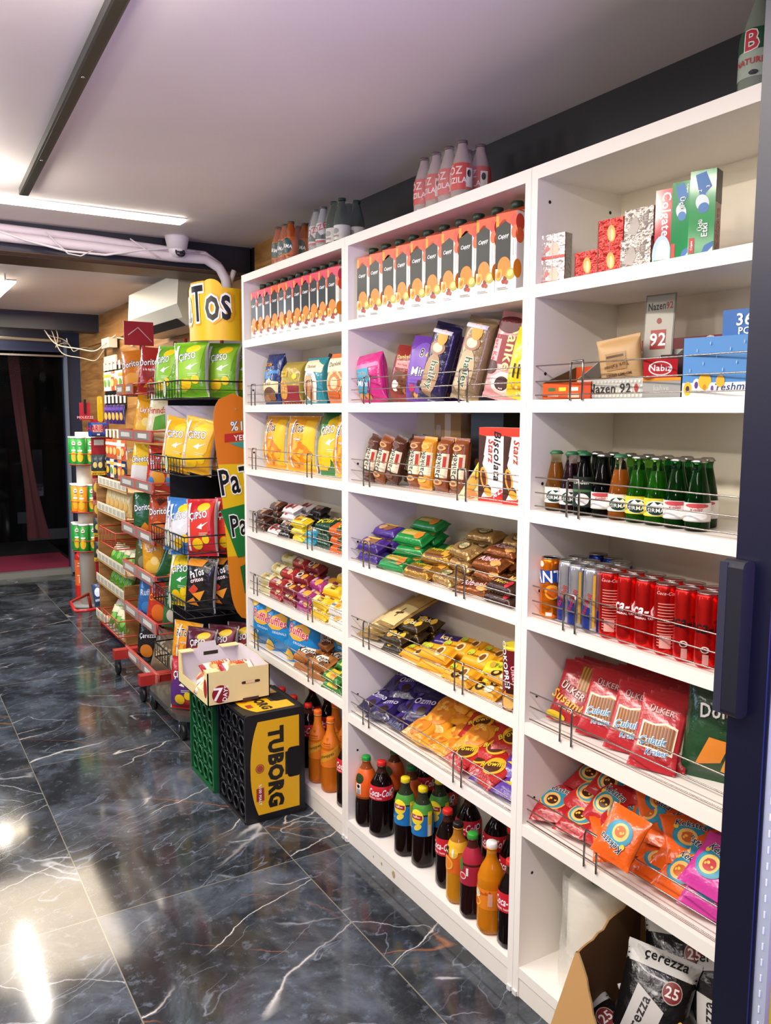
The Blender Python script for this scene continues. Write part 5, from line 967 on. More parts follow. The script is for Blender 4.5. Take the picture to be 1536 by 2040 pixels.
# ---- drinks cooler at the right edge
cf = M(); cf.box(.874, 1.50, -.02, .600, .06, 2.02, '#0c0e20', 'paint'); cf.box(.89, 1.48, .0, .58, 0, .06, '#101014', 'matte')
door = M(); door.box(.833, .873, .553, .605, .06, 2.02, '#0c0e20', 'paint'); door.box(.8322, .834, .556, .5575, .06, 2.02, '#20265a', 'gloss')
door.box(.833, .873, .0, .06, .06, 2.02, '#0c0e20', 'paint'); door.box(.833, .873, .06, .553, .06, .14, '#0c0e20', 'paint'); door.box(.833, .873, .06, .553, 1.90, 2.02, '#0c0e20', 'paint')
gk = M(); gk.box(.835, .858, .537, .553, .14, 1.90, '#9aa4ae', 'satin')
for i in range(90): gk.box(.8342, .8352, .5435, .5455, .15+i*.0194, .158+i*.0194, '#c8d0d8', 'satin')
gl = M(); gl.box(.843, .847, .06, .537, .14, 1.90, '#d8b82a', 'gloss')
hd = M(); hd.rbox(.812, .8335, .580, .607, 1.055, 1.236, .008, '#15161c', 'satin', axis='y'); hd.box(.8115, .8135, .600, .610, 1.058, 1.233, '#262732', 'satin')
thing('drinks_cooler', [('cabinet', cf), ('door', door), ('door/door_gasket', gk, 'grey dotted door gasket'), ('door/door_glass', gl, 'yellow tinted door glass'), ('door/handle', hd, 'dark grey angled handle')], "dark navy drinks cooler with a grey handle at the right edge", 'cooler')

# ==================================================================== crates and croissant box
def crate(label, col, dark, dims, loc, panels=None):
    w_, d_, h_ = dims; m = M(); t = .012
    m.rbox(0, w_, 0, t, 0, h_, .012, col, 'paint', axis='y'); m.rbox(0, w_, d_-t, d_, 0, h_, .012, col, 'paint', axis='y')
    m.box(.0, w_, t, d_-t, 0, t, col, 'paint'); m.box(.0, w_, t, d_-t, h_-t, h_, col, 'paint'); m.box(.05, .056, t, d_-t, t, h_-t, dark, 'matte')
    g = M(); q = random.Random(3)
    # honeycomb bottom of the crate: rings joined by ribs, facing the aisle
    ny, nz = 4, 6; py, pz = (d_-.03)/ny, (h_-.03)/nz
    for i in range(ny):
        for k in range(nz):
            cy, cz = .015+py*(i+.5), .015+pz*(k+.5); r = min(py, pz)*.40
            ring = [(.006, cy+r*math.cos(a*math.pi/6), cz+r*math.sin(a*math.pi/6)) for a in range(12)]
            for dx_ in (0, .018): g.tube([(x+dx_, y, z) for x, y, z in ring], .0042, col, 'paint', 5, closed=True)
            for a in (45, 135, 225, 315):
                c, s_ = math.cos(R_(a)), math.sin(R_(a)); g.tube([(.008, cy+r*c, cz+r*s_), (.010, cy+py*.5*c*1.0, cz+pz*.5*s_*1.0)], .0040, col, 'paint', 4)
            g.tube([(.008, cy, cz-r), (.008, cy, cz-pz*.5)], .0038, col, 'paint', 4); g.tube([(.008, cy-r, cz), (.008, cy-py*.5, cz)], .0038, col, 'paint', 4)
    for k in range(1, nz): g.box(.008, .03, t, d_-t, .015+pz*k-.002, .015+pz*k+.002, col, 'paint')
    for i in range(1, ny): g.box(.008, .03, .015+py*i-.002, .015+py*i+.002, t, h_-t, col, 'paint')
    parts = [('crate_body', m), ('honeycomb_base', g)]
    if panels: parts += panels
    return thing('bottle_crate', parts, label, 'crate', loc, 0)
YEL = '#e8b21a'
def tub_dec(): return [('p', [(-.86, .95*.62), (-.6, .64), (0, .66), (.6, .64), (.86, .60), (.86, .05), (.35, .05), (.28, .28), (-.28, .28), (-.35, .05), (-.86, .05)][::-1], YEL)]
cw, cd_, ch = .222, .272, .385
fp = M(); Sfr = lambda u, v, h: np.stack([v, 0*u-h, ch/2-u], -1)      # u downwards along the height, v away from the honeycomb side
# yellow printed panel: curved towards the honeycomb side, notched by the hand hole
def panel(m, S, L_, Wd, tx_h):
    rows = 16; 
    for i in range(rows):
        u0, u1 = -L_/2+L_*i/rows, -L_/2+L_*(i+1)/rows
        c0 = [.018+.028*(abs(2*u/L_))**2.4*1.0 for u in (u0, u1)]
        um = abs((u0+u1)/L_); hi = Wd*.66 if um < .30 else Wd*.90
        V = S(np.array([u0, u1, u1, u0]), np.array([c0[0], c0[1], hi, hi]), .0006); m.add(V, [(0, 1, 2, 3)], YEL, 'print')
panel(fp, Sfr, ch*.86, cw, 0)
decals(fp, Sfr, ch, 1.0, [('t', 'TUBORG', .02, .112, .052, 0, '#1d1a12', '#1d1a12', .92), ('e', .0, .052, .085, .016, 0, '#9c3f26'), ('e', .0, .052, .070, .0135, 0, '#d08a3a'), ('e', .0, .052, .058, .011, 0, '#a8482c'), ('r', .36, .038, .60, .066, '#a3332a'), ('t', '%100 MALT', .48, .052, .010, 0, W_)], L=1, h0=.0008, mt='print')
hole = M(); hole.rbox(cw*.70, cw*.93, -.0012, .004, ch*.36, ch*.64, .012, '#08080a', 'matte', axis='y')
tp_ = M(); Stp = lambda u, v, h: np.stack([v, u+cd_/2, 0*u+ch+h], -1)
Stp2 = lambda u, v, h: np.stack([v, cd_/2-u, 0*u+ch+h], -1)
def toppanel(m):
    L_ = cd_*.84; rows = 12
    for i in range(rows):
        u0, u1 = -L_/2+L_*i/rows, -L_/2+L_*(i+1)/rows; c0 = [.022+.03*(abs(2*u/L_))**2.4 for u in (u0, u1)]; um = abs((u0+u1)/L_); hi = cw*.62 if um < .32 else cw*.88
        m.add(Stp(np.array([u0, u1, u1, u0]), np.array([c0[0], c0[1], hi, hi]), .0006), [(3, 2, 1, 0)], '#efb91a', 'print')
toppanel(tp_)
decals(tp_, Stp2, cd_, 1.0, [('t', 'TUBORG', .05, .100, .034, 0, '#1d1a12', '#1d1a12', .95), ('e', -.02, .05, .09, .012, 0, '#b5502a'), ('e', -.02, .05, .07, .009, 0, '#c9793a'), ('r', .28, .038, .5, .060, '#a3332a'), ('r', -.80, .16, -.45, .19, '#efe8da')], L=1, h0=.0009)
tp_.rbox(cw*.68, cw*.92, cd_*.34, cd_*.66, ch-.004, ch+.0008, .01, '#08080a', 'matte', axis='z')
crate("black bottle crate standing on end with yellow printed panels", '#17171a', '#08080a', (cw, cd_, ch), (1.003, 2.572, 0), [('front_label', fp, 'yellow side label with dark lettering'), ('hand_hole', hole), ('top_label', tp_, 'yellow upper label with dark lettering')])
crate("green bottle crate standing on end behind the black crate", '#15592f', '#0a2a16', (.22, .265, .390), (.992, 2.862, 0))
# open cardboard tray on the crates
bx = M(); X0, X1, Y0, Y1, Z0 = .922, 1.152, 2.705, 3.035, .3925; CB = '#e8d79a'; CI = '#d9d2d6'; t = .004
def wallp(m, pts, n, col_out, col_in):
    V = [p for p in pts]+[(p[0]+n[0]*t, p[1]+n[1]*t, p[2]) for p in pts]; k = len(pts)
    m.add(V, [tuple(range(k)), tuple(range(2*k-1, k-1, -1))]+[(i, (i+1) % k, (i+1) % k+k, i+k) for i in range(k)], [col_out, col_in]+['#c9b06a']*k, 'paper')
h1 = Z0+.118; ht = Z0+.135; hs = Z0+.04
# near side (with a hump in the middle), far side, right end, low front
wallp(bx, [(X0, Y0, Z0), (X1, Y0, Z0), (X1, Y0, h1), (X0+.150, Y0, h1), (X0+.145, Y0, ht), (X0+.080, Y0, ht), (X0+.075, Y0, h1), (X0, Y0, h1)], (0, 1), CB, CI)
wallp(bx, [(X0, Y1, Z0), (X1, Y1, Z0), (X1, Y1, h1), (X0+.150, Y1, h1), (X0+.145, Y1, ht+.004), (X0+.080, Y1, ht+.004), (X0+.075, Y1, h1), (X0, Y1, h1)], (0, -1), CB, CI)
wallp(bx, [(X1, Y0, Z0), (X1, Y1, Z0), (X1, Y1, h1), (X1, Y1-.06, h1+.012), (X1, Y0+.10, h1+.012), (X1, Y0+.04, h1), (X1, Y0, h1)], (-1, 0), CB, CI)
wallp(bx, [(X0, Y0, Z0), (X0, Y1, Z0), (X0, Y1, h1), (X0, Y1-.03, h1), (X0, Y1-.05, hs), (X0, Y0+.05, hs), (X0, Y0+.03, h1), (X0, Y0, h1)], (1, 0), CB, '#cbb88a')
bx.box(X0, X1, Y0, Y1, Z0, Z0+t, CI, 'paper')
bx.box(X0, X0+.045, Y0, Y0+.04, h1, h1+.003, CB, 'paper'); bx.box(X0, X0+.05, Y1-.04, Y1, h1, h1+.003, CB, 'paper'); bx.box(X1-.07, X1, Y1-.04, Y1, h1, h1+.003, CB, 'paper')
Sb = lambda u, v, h: np.stack([u+(X0+X1)/2, 0*u+Y0-h, v+Z0], -1)
decals(bx, Sb, .23, .118, [('e', -.60, .33, .27, .27, 0, '#b3282e'), ('e', -.60, .33, .255, .25, 0, '#8a2026'), ('t', '7', -.68, .33, .38, -4, W_, None, 1.1), ('t', 'DAYS', -.45, .33, .13, 82, W_), ('r', .12, .52, .62, .60, '#3a2a1c'), ('e', .12, .56, .05, .04, 0, '#3a2a1c'), ('e', .62, .56, .05, .04, 0, '#3a2a1c'), ('r', .2, .525, .5, .60, '#e8c9a0'), ('r', .1, 0, .62, .09, '#4a2e34')], L=1, h0=.0006)
Sx = lambda u, v, h: np.stack([0*u+X0-h, -u+(Y0+Y1)/2, v+Z0], -1)
decals(bx, Sx, .33, .118, [('e', .86, .5, .10, .28, 0, '#b3282e')], L=1, h0=.0006)
Si = lambda u, v, h: np.stack([u+(X0+X1)/2, 0*u+Y1-t-h, v+Z0], -1)
decals(bx, Si, .23, .118, [('r', -.15, .74, .35, .86, '#2a2018')], L=1, h0=.0006)
thing('cardboard_tray', bx, "cream cardboard tray with a round red 7 logo on the crates", 'cardboard box', (0, 0, 0), 0)
cro = D('croissant_pack', 'croissant pack', flow(.16, .075, .045, '#ece3cf', [('e', -.1, .5, .5, .35, 0, '#e2a25a'), ('e', .1, .45, .3, .2, 0, '#c8402a'), ('t', '7DAYS', .1, .75, .25, 0, '#b3282e'), ('e', -.3, .4, .2, .2, 0, '#f0c88a')], seed=4, ends='#a8252a'))
for i, (x, y, z, rz, tl) in enumerate([(.965, 2.79, Z0+.032, -64, 60), (.975, 2.90, Z0+.036, -110, 50), (1.04, 2.93, Z0+.060, 10, 60), (1.09, 2.86, Z0+.072, 4, 66), (1.06, 2.78, Z0+.032, 0, 80)]):
    cro.put((x, y, z), f"cream and red wrapped croissant, {ORD[i]} counting from the open end of the cardboard tray", 'wrapped croissants in the tray', rz=rz, tilt=tl, scale=.82)

# ==================================================================== black wire chips rack
BX0, BX1, BY0, BY1 = 1.075, 1.49, 3.41, 3.90
LV = [1.530, 1.208, .880, .602, .318]
rk = []
def caster(m, x, y, r=.036, col='#161616'):
    m.lathe([(.012, 0), (r*.8, 0), (r, .004), (r, .018), (r*.8, .022), (.012, .022)], col, 'satin', 20)
    for V in m.v[-1:]:
        z = V[:, 2].copy(); V[:, 2] = V[:, 1]+r; V[:, 1] = V[:, 0]*1.0+y; V[:, 0] = z-.011+x
fr = M()
for x, y in ((1.44, 3.43), (1.44, 3.88)): fr.tube([(x, y, .08), (x, y, 1.93)], .011, '#141414', 'satin', 8)
fr.tube([(1.44, 3.43, 1.93), (1.44, 3.88, 1.93)], .011, '#141414', 'satin', 8)
fr.box(1.432, 1.447, 3.43, 3.88, .2, 1.75, '#1a1a1b', 'satin')
fr.box(1.165, 1.445, 3.893, 3.898, .14, 1.70, '#111112', 'matte')
rk.append(('frame', fr))
bs = M(); ov = [(1.08+.20*(1-math.cos(a)), 3.655-.26*math.sin(a)) for a in np.linspace(-math.pi/2, math.pi/2, 15)]
bs.rbox(1.03, 1.46, 3.385, 3.92, .085, .110, .09, '#4a4742', 'gloss', n=6)
rk.append(('foot_plate', bs))
for x, y in ((1.055, 3.43), (1.055, 3.87), (1.42, 3.44), (1.42, 3.86)):
    m = M(); m.box(x-.016, x+.016, y-.012, y+.014, .045, .085, '#b9b9bd', 'metal'); m.tube([(x-.014, y, .036), (x-.014, y-.006, .07)], .004, '#b9b9bd'); rk.append(('caster', m)); m = M(); caster(m, x, y); rk.append(('caster/wheel', m))
for L_i, zt in enumerate(LV):
    m = M(); zb = zt-.072; c = '#17171a'
    for z, r in ((zt, .0035), (zb, .003)): m.tube([(BX1-.06, BY0, z), (BX0, BY0, z), (BX0, BY1, z), (BX1-.06, BY1, z)], r, c, 'satin', 6)
    for i in range(13): y = BY0+(BY1-BY0)*i/12; m.tube([(BX0, y, zt), (BX0, y, zb)], .0018, c, 'satin', 4)
    m.tube([(BX0, BY0, zt-.036), (BX0, BY1, zt-.036)], .0016, c, 'satin', 4)
    for i in range(1): m.tube([(BX0, BY0, zt-.036), (BX1-.06, BY0, zt-.036)], .0014, c, 'satin', 4)
    for i in range(9): x = BX0+(BX1-.06-BX0)*i/8; m.tube([(x, BY0, zb), (x, BY1, zb)], .0016, c, 'satin', 4)
    rk.append(('basket', m))
    m = M(); S_ = lambda u, v, h: np.stack([0*u+BX0-.004-h, 3.62-u, v], -1)
    decals(m, S_, .09, .08, [('e', 0, 0, .5, .5, 0, '#3a6a3a'), ('e', 0, 0, .42, .43, 0, '#dfe3c4'), ('t', 'patos', 0, 0, .14, 90, '#5a6a5a')], v0=zt-.030); rk.append(('price_tag', m))
hp = M()   # yellow header, curved forward
HR = .135
Sh = lambda u, v, h: np.stack([1.300+(HR+h)*np.sin(u/HR), 3.535-(HR+h)*np.cos(u/HR), v+1.70], -1)
us = np.linspace(-.30, .17, 30)
hp.grid(lambda u, v: Sh(u, v, 0), us, np.linspace(0, .215, 8), '#f3c01c', 'print'); hp.grid(lambda u, v: Sh(u, v, -.003), us, np.linspace(0, .215, 8), '#e8e4da', 'print', flip=True)
for u_, v_, a_, b2 in ((-.09, .205, .05, .045), (-.20, .20, .04, .03)):
    decals(hp, Sh, 2, 1, [('e', u_, v_, a_, b2, 0, '#f3c01c')], L=.01, h0=0)
decals(hp, Sh, 2, 1, [('t', 'PaTos', -.155, .150, .155, 3, '#e0a010', '#e8a818', .56), ('t', 'PaTos', -.155, .150, .142, 3, K_, W_, .56), ('r', .03, 0, .17, .21, '#eda41a')], L=.01, h0=.002)
rk.append(('header_sign', hp, 'curved yellow header sign with black and white logo'))
for L_i, z in enumerate(((1.29, 1.43),)):
    m = M(); m.grid(lambda u, v: np.stack([u, 3.62+.10*np.cos((u-1.10)*5), v], -1), np.linspace(1.10, 1.42, 12), np.linspace(z[0], z[1], 4), '#cfc9cf', 'print'); rk.append(('white_backing', m))
# board-shaped side panel
sp_ = M(); zc, hh_, x0p = .985, .495, 1.215
def board(n=40):
    P = []
    for i in range(n+1):   # left outline from bottom to top, slight waist; leaning
        s_ = -1+2*i/n; half = .110*(1-.14*(1-s_*s_))*(max(0, 1-abs(s_)**7))**.45; P.append((s_, half))
    return P
bo = board(); lean = lambda s_: 1.335-.045*s_
V = []; 
def bc(s_): return '#e07c1e' if s_ > .38 else ('#ecc318' if s_ > -.38 else '#e0861c')
Vf = []; Fb = []; Cb = []
for s_, hf in bo:
    for k in range(5): Vf.append((lean(s_)-hf+2*hf*k/4, BY0-.022, zc+hh_*s_))
nB = len(bo)
for i in range(nB-1):
    for k in range(4): Fb.append((i*5+k, i*5+k+1, (i+1)*5+k+1, (i+1)*5+k)); Cb.append(bc((bo[i][0]+bo[i+1][0])/2))
sp_.add(Vf, Fb, Cb, 'print'); sp_.add([(x, y+.005, z) for x, y, z in Vf], [f[::-1] for f in Fb], Cb, 'print')
ed = [i*5 for i in range(nB)]+[i*5+4 for i in range(nB-1, -1, -1)]
sp_.add(Vf+[(x, y+.005, z) for x, y, z in Vf], [(ed[i], ed[(i+1) % len(ed)], ed[(i+1) % len(ed)]+len(Vf), ed[i]+len(Vf)) for i in range(len(ed))], '#c9701a', 'print')
Sq = lambda u, v, h: np.stack([u, 0*u+BY0-.0222-h, v], -1)
decals(sp_, Sq, 2, 1, [('t', '%100', 1.335, 1.345, .038, 2, W_, '#2a6a8a', .95), ('p', [(1.25, 1.275), (1.42, 1.29), (1.42, 1.325), (1.25, 1.31)], '#c2302a'), ('t', 'YERLİ', 1.335, 1.30, .030, 4, W_, None, 1.0), ('p', [(1.27, 1.272), (1.40, 1.285), (1.33, 1.25)], '#4aa3a0'),
    ('t', 'PaTos', 1.345, 1.12, .105, 8, K_, W_, .62), ('p', [(1.225, .99), (1.44, 1.03), (1.44, .80), (1.30, .78)], '#1f7a3a'), ('t', 'PaTos', 1.37, .93, .090, 8, K_, W_, .6), ('s', 1.38, .80, .05, .06, 18, .016, '#d98a2c', '#3a8a3a'), ('p', [(1.31, .74), (1.42, .78), (1.42, .64), (1.33, .62)], '#1c6a34'), ('e', 1.30, 1.415, .004, .004, 0, '#a8a8a8')], L=.05, h0=.0008)
rk.append(('side_board', sp_, 'orange and yellow board-shaped side panel'))
thing('chips_rack', rk, "black wire chips rack on casters with a yellow curved header", 'display rack')

gy = '#b4b4b2'
lime = cipso(101, '#6fae22', '#8cc22c', w=.165, h=.235); yelc = cipso(102, '#f0b020', '#f6cb4a', w=.155, h=.24); redc = cipso(103, '#c5232c', '#d9382c', w=.15, h=.25)
blu = cipso(104, '#3a7ac2', '#e3e6ea', w=.14, h=.24); ygc = cipso(105, '#f0cf1c', '#2f8a3a', w=.14, h=.24); mar = cipso(106, '#5a1c2e', '#7a2430', w=.15, h=.21, promo=False); rdp = cipso(108, '#b5262c', '#5a2c7a', w=.15, h=.23, promo=False)
blk = D('chips_bag', 'bag of chips', pillow(.15, .24, .08, '#1b1a1c', back='#a9aaac', seed=107, side=(.9, '#9fa0a2'), dec=[('p', [(-.9, .84), (.2, .84), (.4, .96), (-.8, .96)], '#e8952a'), ('t', 'PaTos', -.1, .72, .13, 20, W_, '#1b1a1c', .6), ('t', 'critos', -.05, .60, .07, 14, W_, '#8a2a1a'), ('p', [(-.6, .40), (-.2, .52), (.1, .44), (-.2, .32)], '#c9402a'), ('p', [(-.3, .34), (.5, .42), (.2, .22)], '#e89a2c'), ('p', [(-.8, .16), (-.2, .28), (.1, .12)], '#e0862a')]))
pay = patos(109, .15, .21)
G5 = 'chips bags in the black rack'
def rackrow(items, zb, wh, tilt=6):
    for i, (d, nm, x, y, rz, sp) in enumerate(items):
        d.put((x, y, zb+.004), f"{nm} chips bag, {ORD[i]} from left in the {wh} basket of the black rack", G5, rz=rz, tilt=tilt, spin=sp)
rackrow([(lime, 'lime green', 1.125, 3.78, -66, 3), (lime, 'lime green', 1.15, 3.50, -46, -2), (lime, 'lime green', 1.275, 3.49, -48, 2), (lime, 'lime green', 1.385, 3.49, -50, 0)], LV[0]-.072, 'first')
rackrow([(yelc, 'pale yellow', 1.125, 3.68, -52, 12), (yelc, 'yellow', 1.16, 3.51, -46, 12), (pay, 'orange yellow', 1.285, 3.50, -48, 12), (pay, 'orange yellow', 1.38, 3.50, -48, 8)], LV[1]-.072, 'second', -2)
rackrow([(blu, 'blue and white', 1.13, 3.70, -50, 3), (blu, 'blue and white', 1.125, 3.58, -50, -3), (redc, 'red', 1.185, 3.50, -46, -3), (redc, 'red', 1.30, 3.49, -46, 0), (redc, 'red', 1.39, 3.50, -50, 2)], LV[2]-.105, 'third')
rackrow([(ygc, 'green and yellow', 1.13, 3.66, -50, 4), (blk, 'black', 1.165, 3.50, -46, 2), (blk, 'black', 1.27, 3.49, -46, -2), (blk, 'black', 1.37, 3.49, -50, -2)], LV[3]-.072, 'fourth')
rackrow([(pay, 'yellow', 1.135, 3.64, -50, 4), (mar, 'maroon', 1.155, 3.50, -46, 3), (mar, 'maroon', 1.26, 3.49, -46, 0), (mar, 'maroon', 1.35, 3.49, -46, 0)], LV[4]-.07, 'fifth')
rdp.put((1.085, 3.48, .115), "red and purple chips bag standing on the foot plate of the black rack", G5, rz=-50, tilt=4)

# ==================================================================== red chips rack with price strips
RX0, RX1, RY0, RY1 = 1.105, 1.49, 3.95, 4.55
RL = [1.52, 1.29, 1.045, .80, .595, .365, .115]
rr_ = []
f_ = M()
for y in (RY0+.02, RY1-.02): f_.tube([(1.46, y, .06), (1.46, y, 1.80)], .010, '#a83a34', 'satin', 8)
f_.box(1.455, 1.463, RY0+.02, RY1-.02, .15, 1.75, '#8f8a86', 'satin')
f_.box(1.02, 1.46, RY0+.02, RY0+.07, .085, .135, '#b3332e', 'paint'); f_.box(1.02, 1.46, RY1-.07, RY1-.02, .085, .135, '#b3332e', 'paint'); f_.box(1.40, 1.46, RY0+.02, RY1-.02, .085, .135, '#b3332e', 'paint')
rr_.append(('frame', f_))
for (x, y) in ((1.04, RY0+.05), (1.04, RY1-.05), (1.43, RY0+.05), (1.43, RY1-.05)):
    m = M(); m.box(x-.014, x+.014, y-.012, y+.012, .05, .088, '#a8a8ac', 'metal'); rr_.append(('caster', m)); m = M(); caster(m, x, y); rr_.append(('caster/wheel', m))
for i, z in enumerate(RL):
    m = M(); c = '#b83a33'; xb = RX0
    m.tube([(RX1-.04, RY0, z+.02), (xb, RY0, z+.02), (xb, RY1, z+.02), (RX1-.04, RY1, z+.02)], .004, c, 'satin', 6)
    m.tube([(RX1-.04, RY0, z-.03), (xb, RY0, z-.03), (xb, RY1, z-.03), (RX1-.04, RY1, z-.03)], .004, c, 'satin', 6)
    for k in range(8): x = xb+(RX1-.04-xb)*k/7; m.tube([(x, RY0, z-.03), (x, RY1, z-.03)], .0025, c, 'satin', 4)
    m.tube([(xb, RY0, z+.02), (xb, RY0, z-.03)], .004, c, 'satin', 6); rr_.append(('wire_shelf', m))
    y1 = RY1 if i else RY0+.62; y0 = RY0 if i else RY0+.30
    m = M(); m.box(xb-.012, xb-.006, y0, y1, z-.030, z+.024, '#d9766c', 'gloss'); 
    for a, b2 in ((.03, .46), (.54, .97)): m.box(xb-.0135, xb-.012, y0+(y1-y0)*a, y0+(y1-y0)*b2, z-.022, z+.016, '#a39c90', 'gloss')
    m.box(xb-.0145, xb-.0135, y0+(y1-y0)*.1, y0+(y1-y0)*.35, z-.014, z+.008, '#e8e2d8', 'print'); m.box(xb-.0145, xb-.0135, y0+(y1-y0)*.62, y0+(y1-y0)*.9, z-.014, z+.008, '#d8d2c4', 'print')
    rr_.append(('price_strip', m, 'pale red price strip with labels'))
m = M(); m.box(1.10, 1.25, 4.40, 4.405, 1.74, 1.86, '#b02a33', 'print'); m.tube([(1.12, 4.398, 1.79), (1.17, 4.398, 1.83), (1.24, 4.398, 1.76)], .003, '#e8c8c8', 'satin'); m.box(1.18, 1.19, 4.41, 4.42, 1.6, 1.8, '#a83a34', 'satin'); rr_.append(('header_card', m))
thing('chips_rack', rr_, "red wire chips rack with pale red price strips behind the black rack", 'display rack')
def rbag(base, txt, tc, out, seed, w=.15, h=.22, extra=(), back='#a8a8aa'): return D('chips_bag', 'bag of chips', pillow(w, h, .075, base, back=back, seed=seed, dec=[('t', txt, 0, .66, .14, 8, tc, out, .8)]+list(extra), nu=13, nv=17))
dred = rbag('#a8281f', 'Doritos', W_, '#1a1414', 201, extra=[('p', [(-.6, .42), (.6, .48), (.1, .24)], '#8a1c1a'), ('t', 'à la turca', 0, .5, .05, 4, W_), ('p', [(-.4, .1), (.2, .3), (.7, .12)], '#e08a2a')])
dora = rbag('#d97a1c', 'Doritos', W_, '#1a1414', 202, extra=[('e', 0, .3, .6, .16, 0, '#e8a23a')])
lays = rbag('#e3a21c', "Lay's", W_, '#c2302a', 203, extra=[('e', 0, .28, .6, .16, 10, '#f2c84a'), ('e', .2, .4, .3, .1, 0, '#f6dc8a')])
oven = rbag('#e8ddb8', "Fırından", '#c2402a', None, 204, extra=[('p', [(-.3, .2), (.8, .3), (.6, .62), (-.2, .5)], '#5aa02c'), ('e', 0, .12, .6, .07, 0, '#e8c88a')])
dgr = rbag('#1d5a30', 'Doritos', W_, '#1a1414', 205, extra=[('p', [(-.4, .12), (.2, .32), (.7, .14)], '#e08a2a')])
chee = rbag('#f0c52c', 'Cheetos', W_, '#2a1c12', 206, extra=[('r', -1, 0, 1, .5, '#e6e3dc')])
rpat = rbag('#c8402a', 'A la Turca', W_, '#8a1c14', 207, extra=[('e', .1, .28, .6, .18, 10, '#e39a2c'), ('e', -.4, .2, .3, .1, 0, '#4a8ac2')])
dorr = rbag('#b8481c', 'Doritos', W_, '#1a1414', 208, extra=[('p', [(-.5, .95), (.5, .95), (0, .78)], '#5a2418'), ('e', 0, .3, .5, .14, 0, '#e07a2a')])
layg = rbag('#4f5a2a', "Lay's", W_, '#c8521c', 209, extra=[('e', 0, .3, .5, .15, 0, '#8f8a6a')])
bluo = rbag('#2f6aa8', 'Ruffles', '#d8e4f0', None, 210, extra=[('e', 0, .3, .5, .14, 0, '#3f82c2')]); chr_ = rbag('#c8351f', 'Cheetos', '#f0a02a', None, 211, extra=[('e', 0, .3, .5, .2, 0, '#e8762a')])
czb = rbag('#1a1718', 'Çerezza', W_, None, 212, extra=[('e', 0, .3, .5, .16, 0, '#d9822a')]); pst = rbag('#8a7a62', '', W_, None, 213, extra=[('s', 0, .5, .6, .3, 34, .010, '#e3d6b4', '#cbb88c')]); grw = rbag('#3f7a42', 'Cips', W_, None, 214, extra=[('e', 0, .3, .5, .16, 0, '#e0dcc8')])
G6 = 'chips bags in the red rack'
rows6 = [(0, [(dora, 'orange', 1.135, 4.34, -46, -4), (dred, 'red corn', 1.15, 4.13, -46, 5), (dred, 'second red corn', 1.205, 4.02, -50, 3), (dora, 'rear orange', 1.26, 4.2, -50, 4)]),
         (1, [(lays, 'gold', 1.15, 4.26, -46, 8), (oven, 'cream and green', 1.165, 4.07, -46, 8), (grw, 'dark green', 1.24, 4.02, -50, 8)]),
         (2, [(chee, 'yellow and white', 1.15, 4.32, -48, 4), (rpat, 'red and orange', 1.165, 4.09, -48, 4), (rpat, 'second red and orange', 1.23, 4.02, -50, 2)]),
         (3, [(dgr, 'green corn', 1.15, 4.28, -46, 0), (dorr, 'orange red corn', 1.165, 4.07, -46, 2), (dorr, 'second orange red corn', 1.24, 4.01, -50, 2)]),
         (4, [(layg, 'olive', 1.15, 4.30, -46, 4), (lays, 'lower gold', 1.17, 4.17, -46, -6)]),
         (5, [(bluo, 'blue ridged', 1.15, 4.26, -46, 4), (chr_, 'red and orange puffs', 1.16, 4.12, -40, 6), (grw, 'green and cream', 1.21, 4.02, -46, 4)]),
         (6, [(czb, 'black', 1.16, 4.34, -46, 4), (pst, 'brown and cream', 1.17, 4.12, -42, 12), (czb, 'second black', 1.24, 4.02, -46, 14)])]
RN = ['top', 'second', 'third', 'fourth', 'fifth', 'sixth', 'lowest']
for li, its in rows6:
    for d, nm, x, y, rz, sp in its:
        d.put((x, y, RL[li]-.026), f"{nm} chips bag on the {RN[li]} shelf of the red rack", G6, rz=rz, tilt=6, spin=sp)
dgr.put((1.19, 4.015, RL[4]-.02), "large dark green corn chips bag tilted sideways at the near end of the red rack", G6, rz=-10, tilt=6, spin=20, scale=1.05)

# ==================================================================== wooden sweets rack behind
wd = []
m = M(); m.box(1.46, 1.48, 4.75, 5.50, .06, 1.80, '#c79a58', 'wood_panel'); m.box(1.17, 1.46, 5.475, 5.495, .10, .95, '#d3b27a', 'wood_panel'); m.box(1.15, 1.46, 4.76, 4.78, .02, .42, '#c9a468', 'wood_panel'); m.box(1.16, 1.46, 4.78, 5.475, .06, .08, '#b3332e', 'paint'); wd.append(('body', m))
TL = [.985, .825, .51, .37, .14]
for i, z in enumerate(TL):
    m = M(); x0 = 1.19-.01*i; m.box(x0, 1.46, 4.79, 5.46, z-.045, z-.038, '#d2b888', 'matte'); m.box(x0-.008, x0, 4.78, 5.47, z-.045, z-.010, '#cfa060', 'matte'); wd.append(('tray', m))
    m = M(); m.box(x0-.012, x0-.008, 4.78, 5.47, z-.030, z+.018, '#e6ddc2', 'print')
    for k in range(7): m.box(x0-.0135, x0-.012, 4.80+.095*k, 4.865+.095*k, z-.022, z+.010, '#bdb6a2', 'print')
    wd.append(('price_strip', m, 'cream price strip'))
for i, z in enumerate((.70, .20)):
    m = M(); c = '#b8372f'
    for zz in (z+.03, z-.06): m.tube([(1.40, 4.72, zz), (1.10, 4.72, zz), (1.10, 5.10, zz), (1.40, 5.10, zz)], .004, c, 'satin', 5)
    for k in range(6): m.tube([(1.10, 4.72+.076*k, z+.03), (1.10, 4.72+.076*k, z-.06), (1.40, 4.72+.076*k, z-.06)], .0025, c, 'satin', 4)
    wd.append(('wire_basket', m))
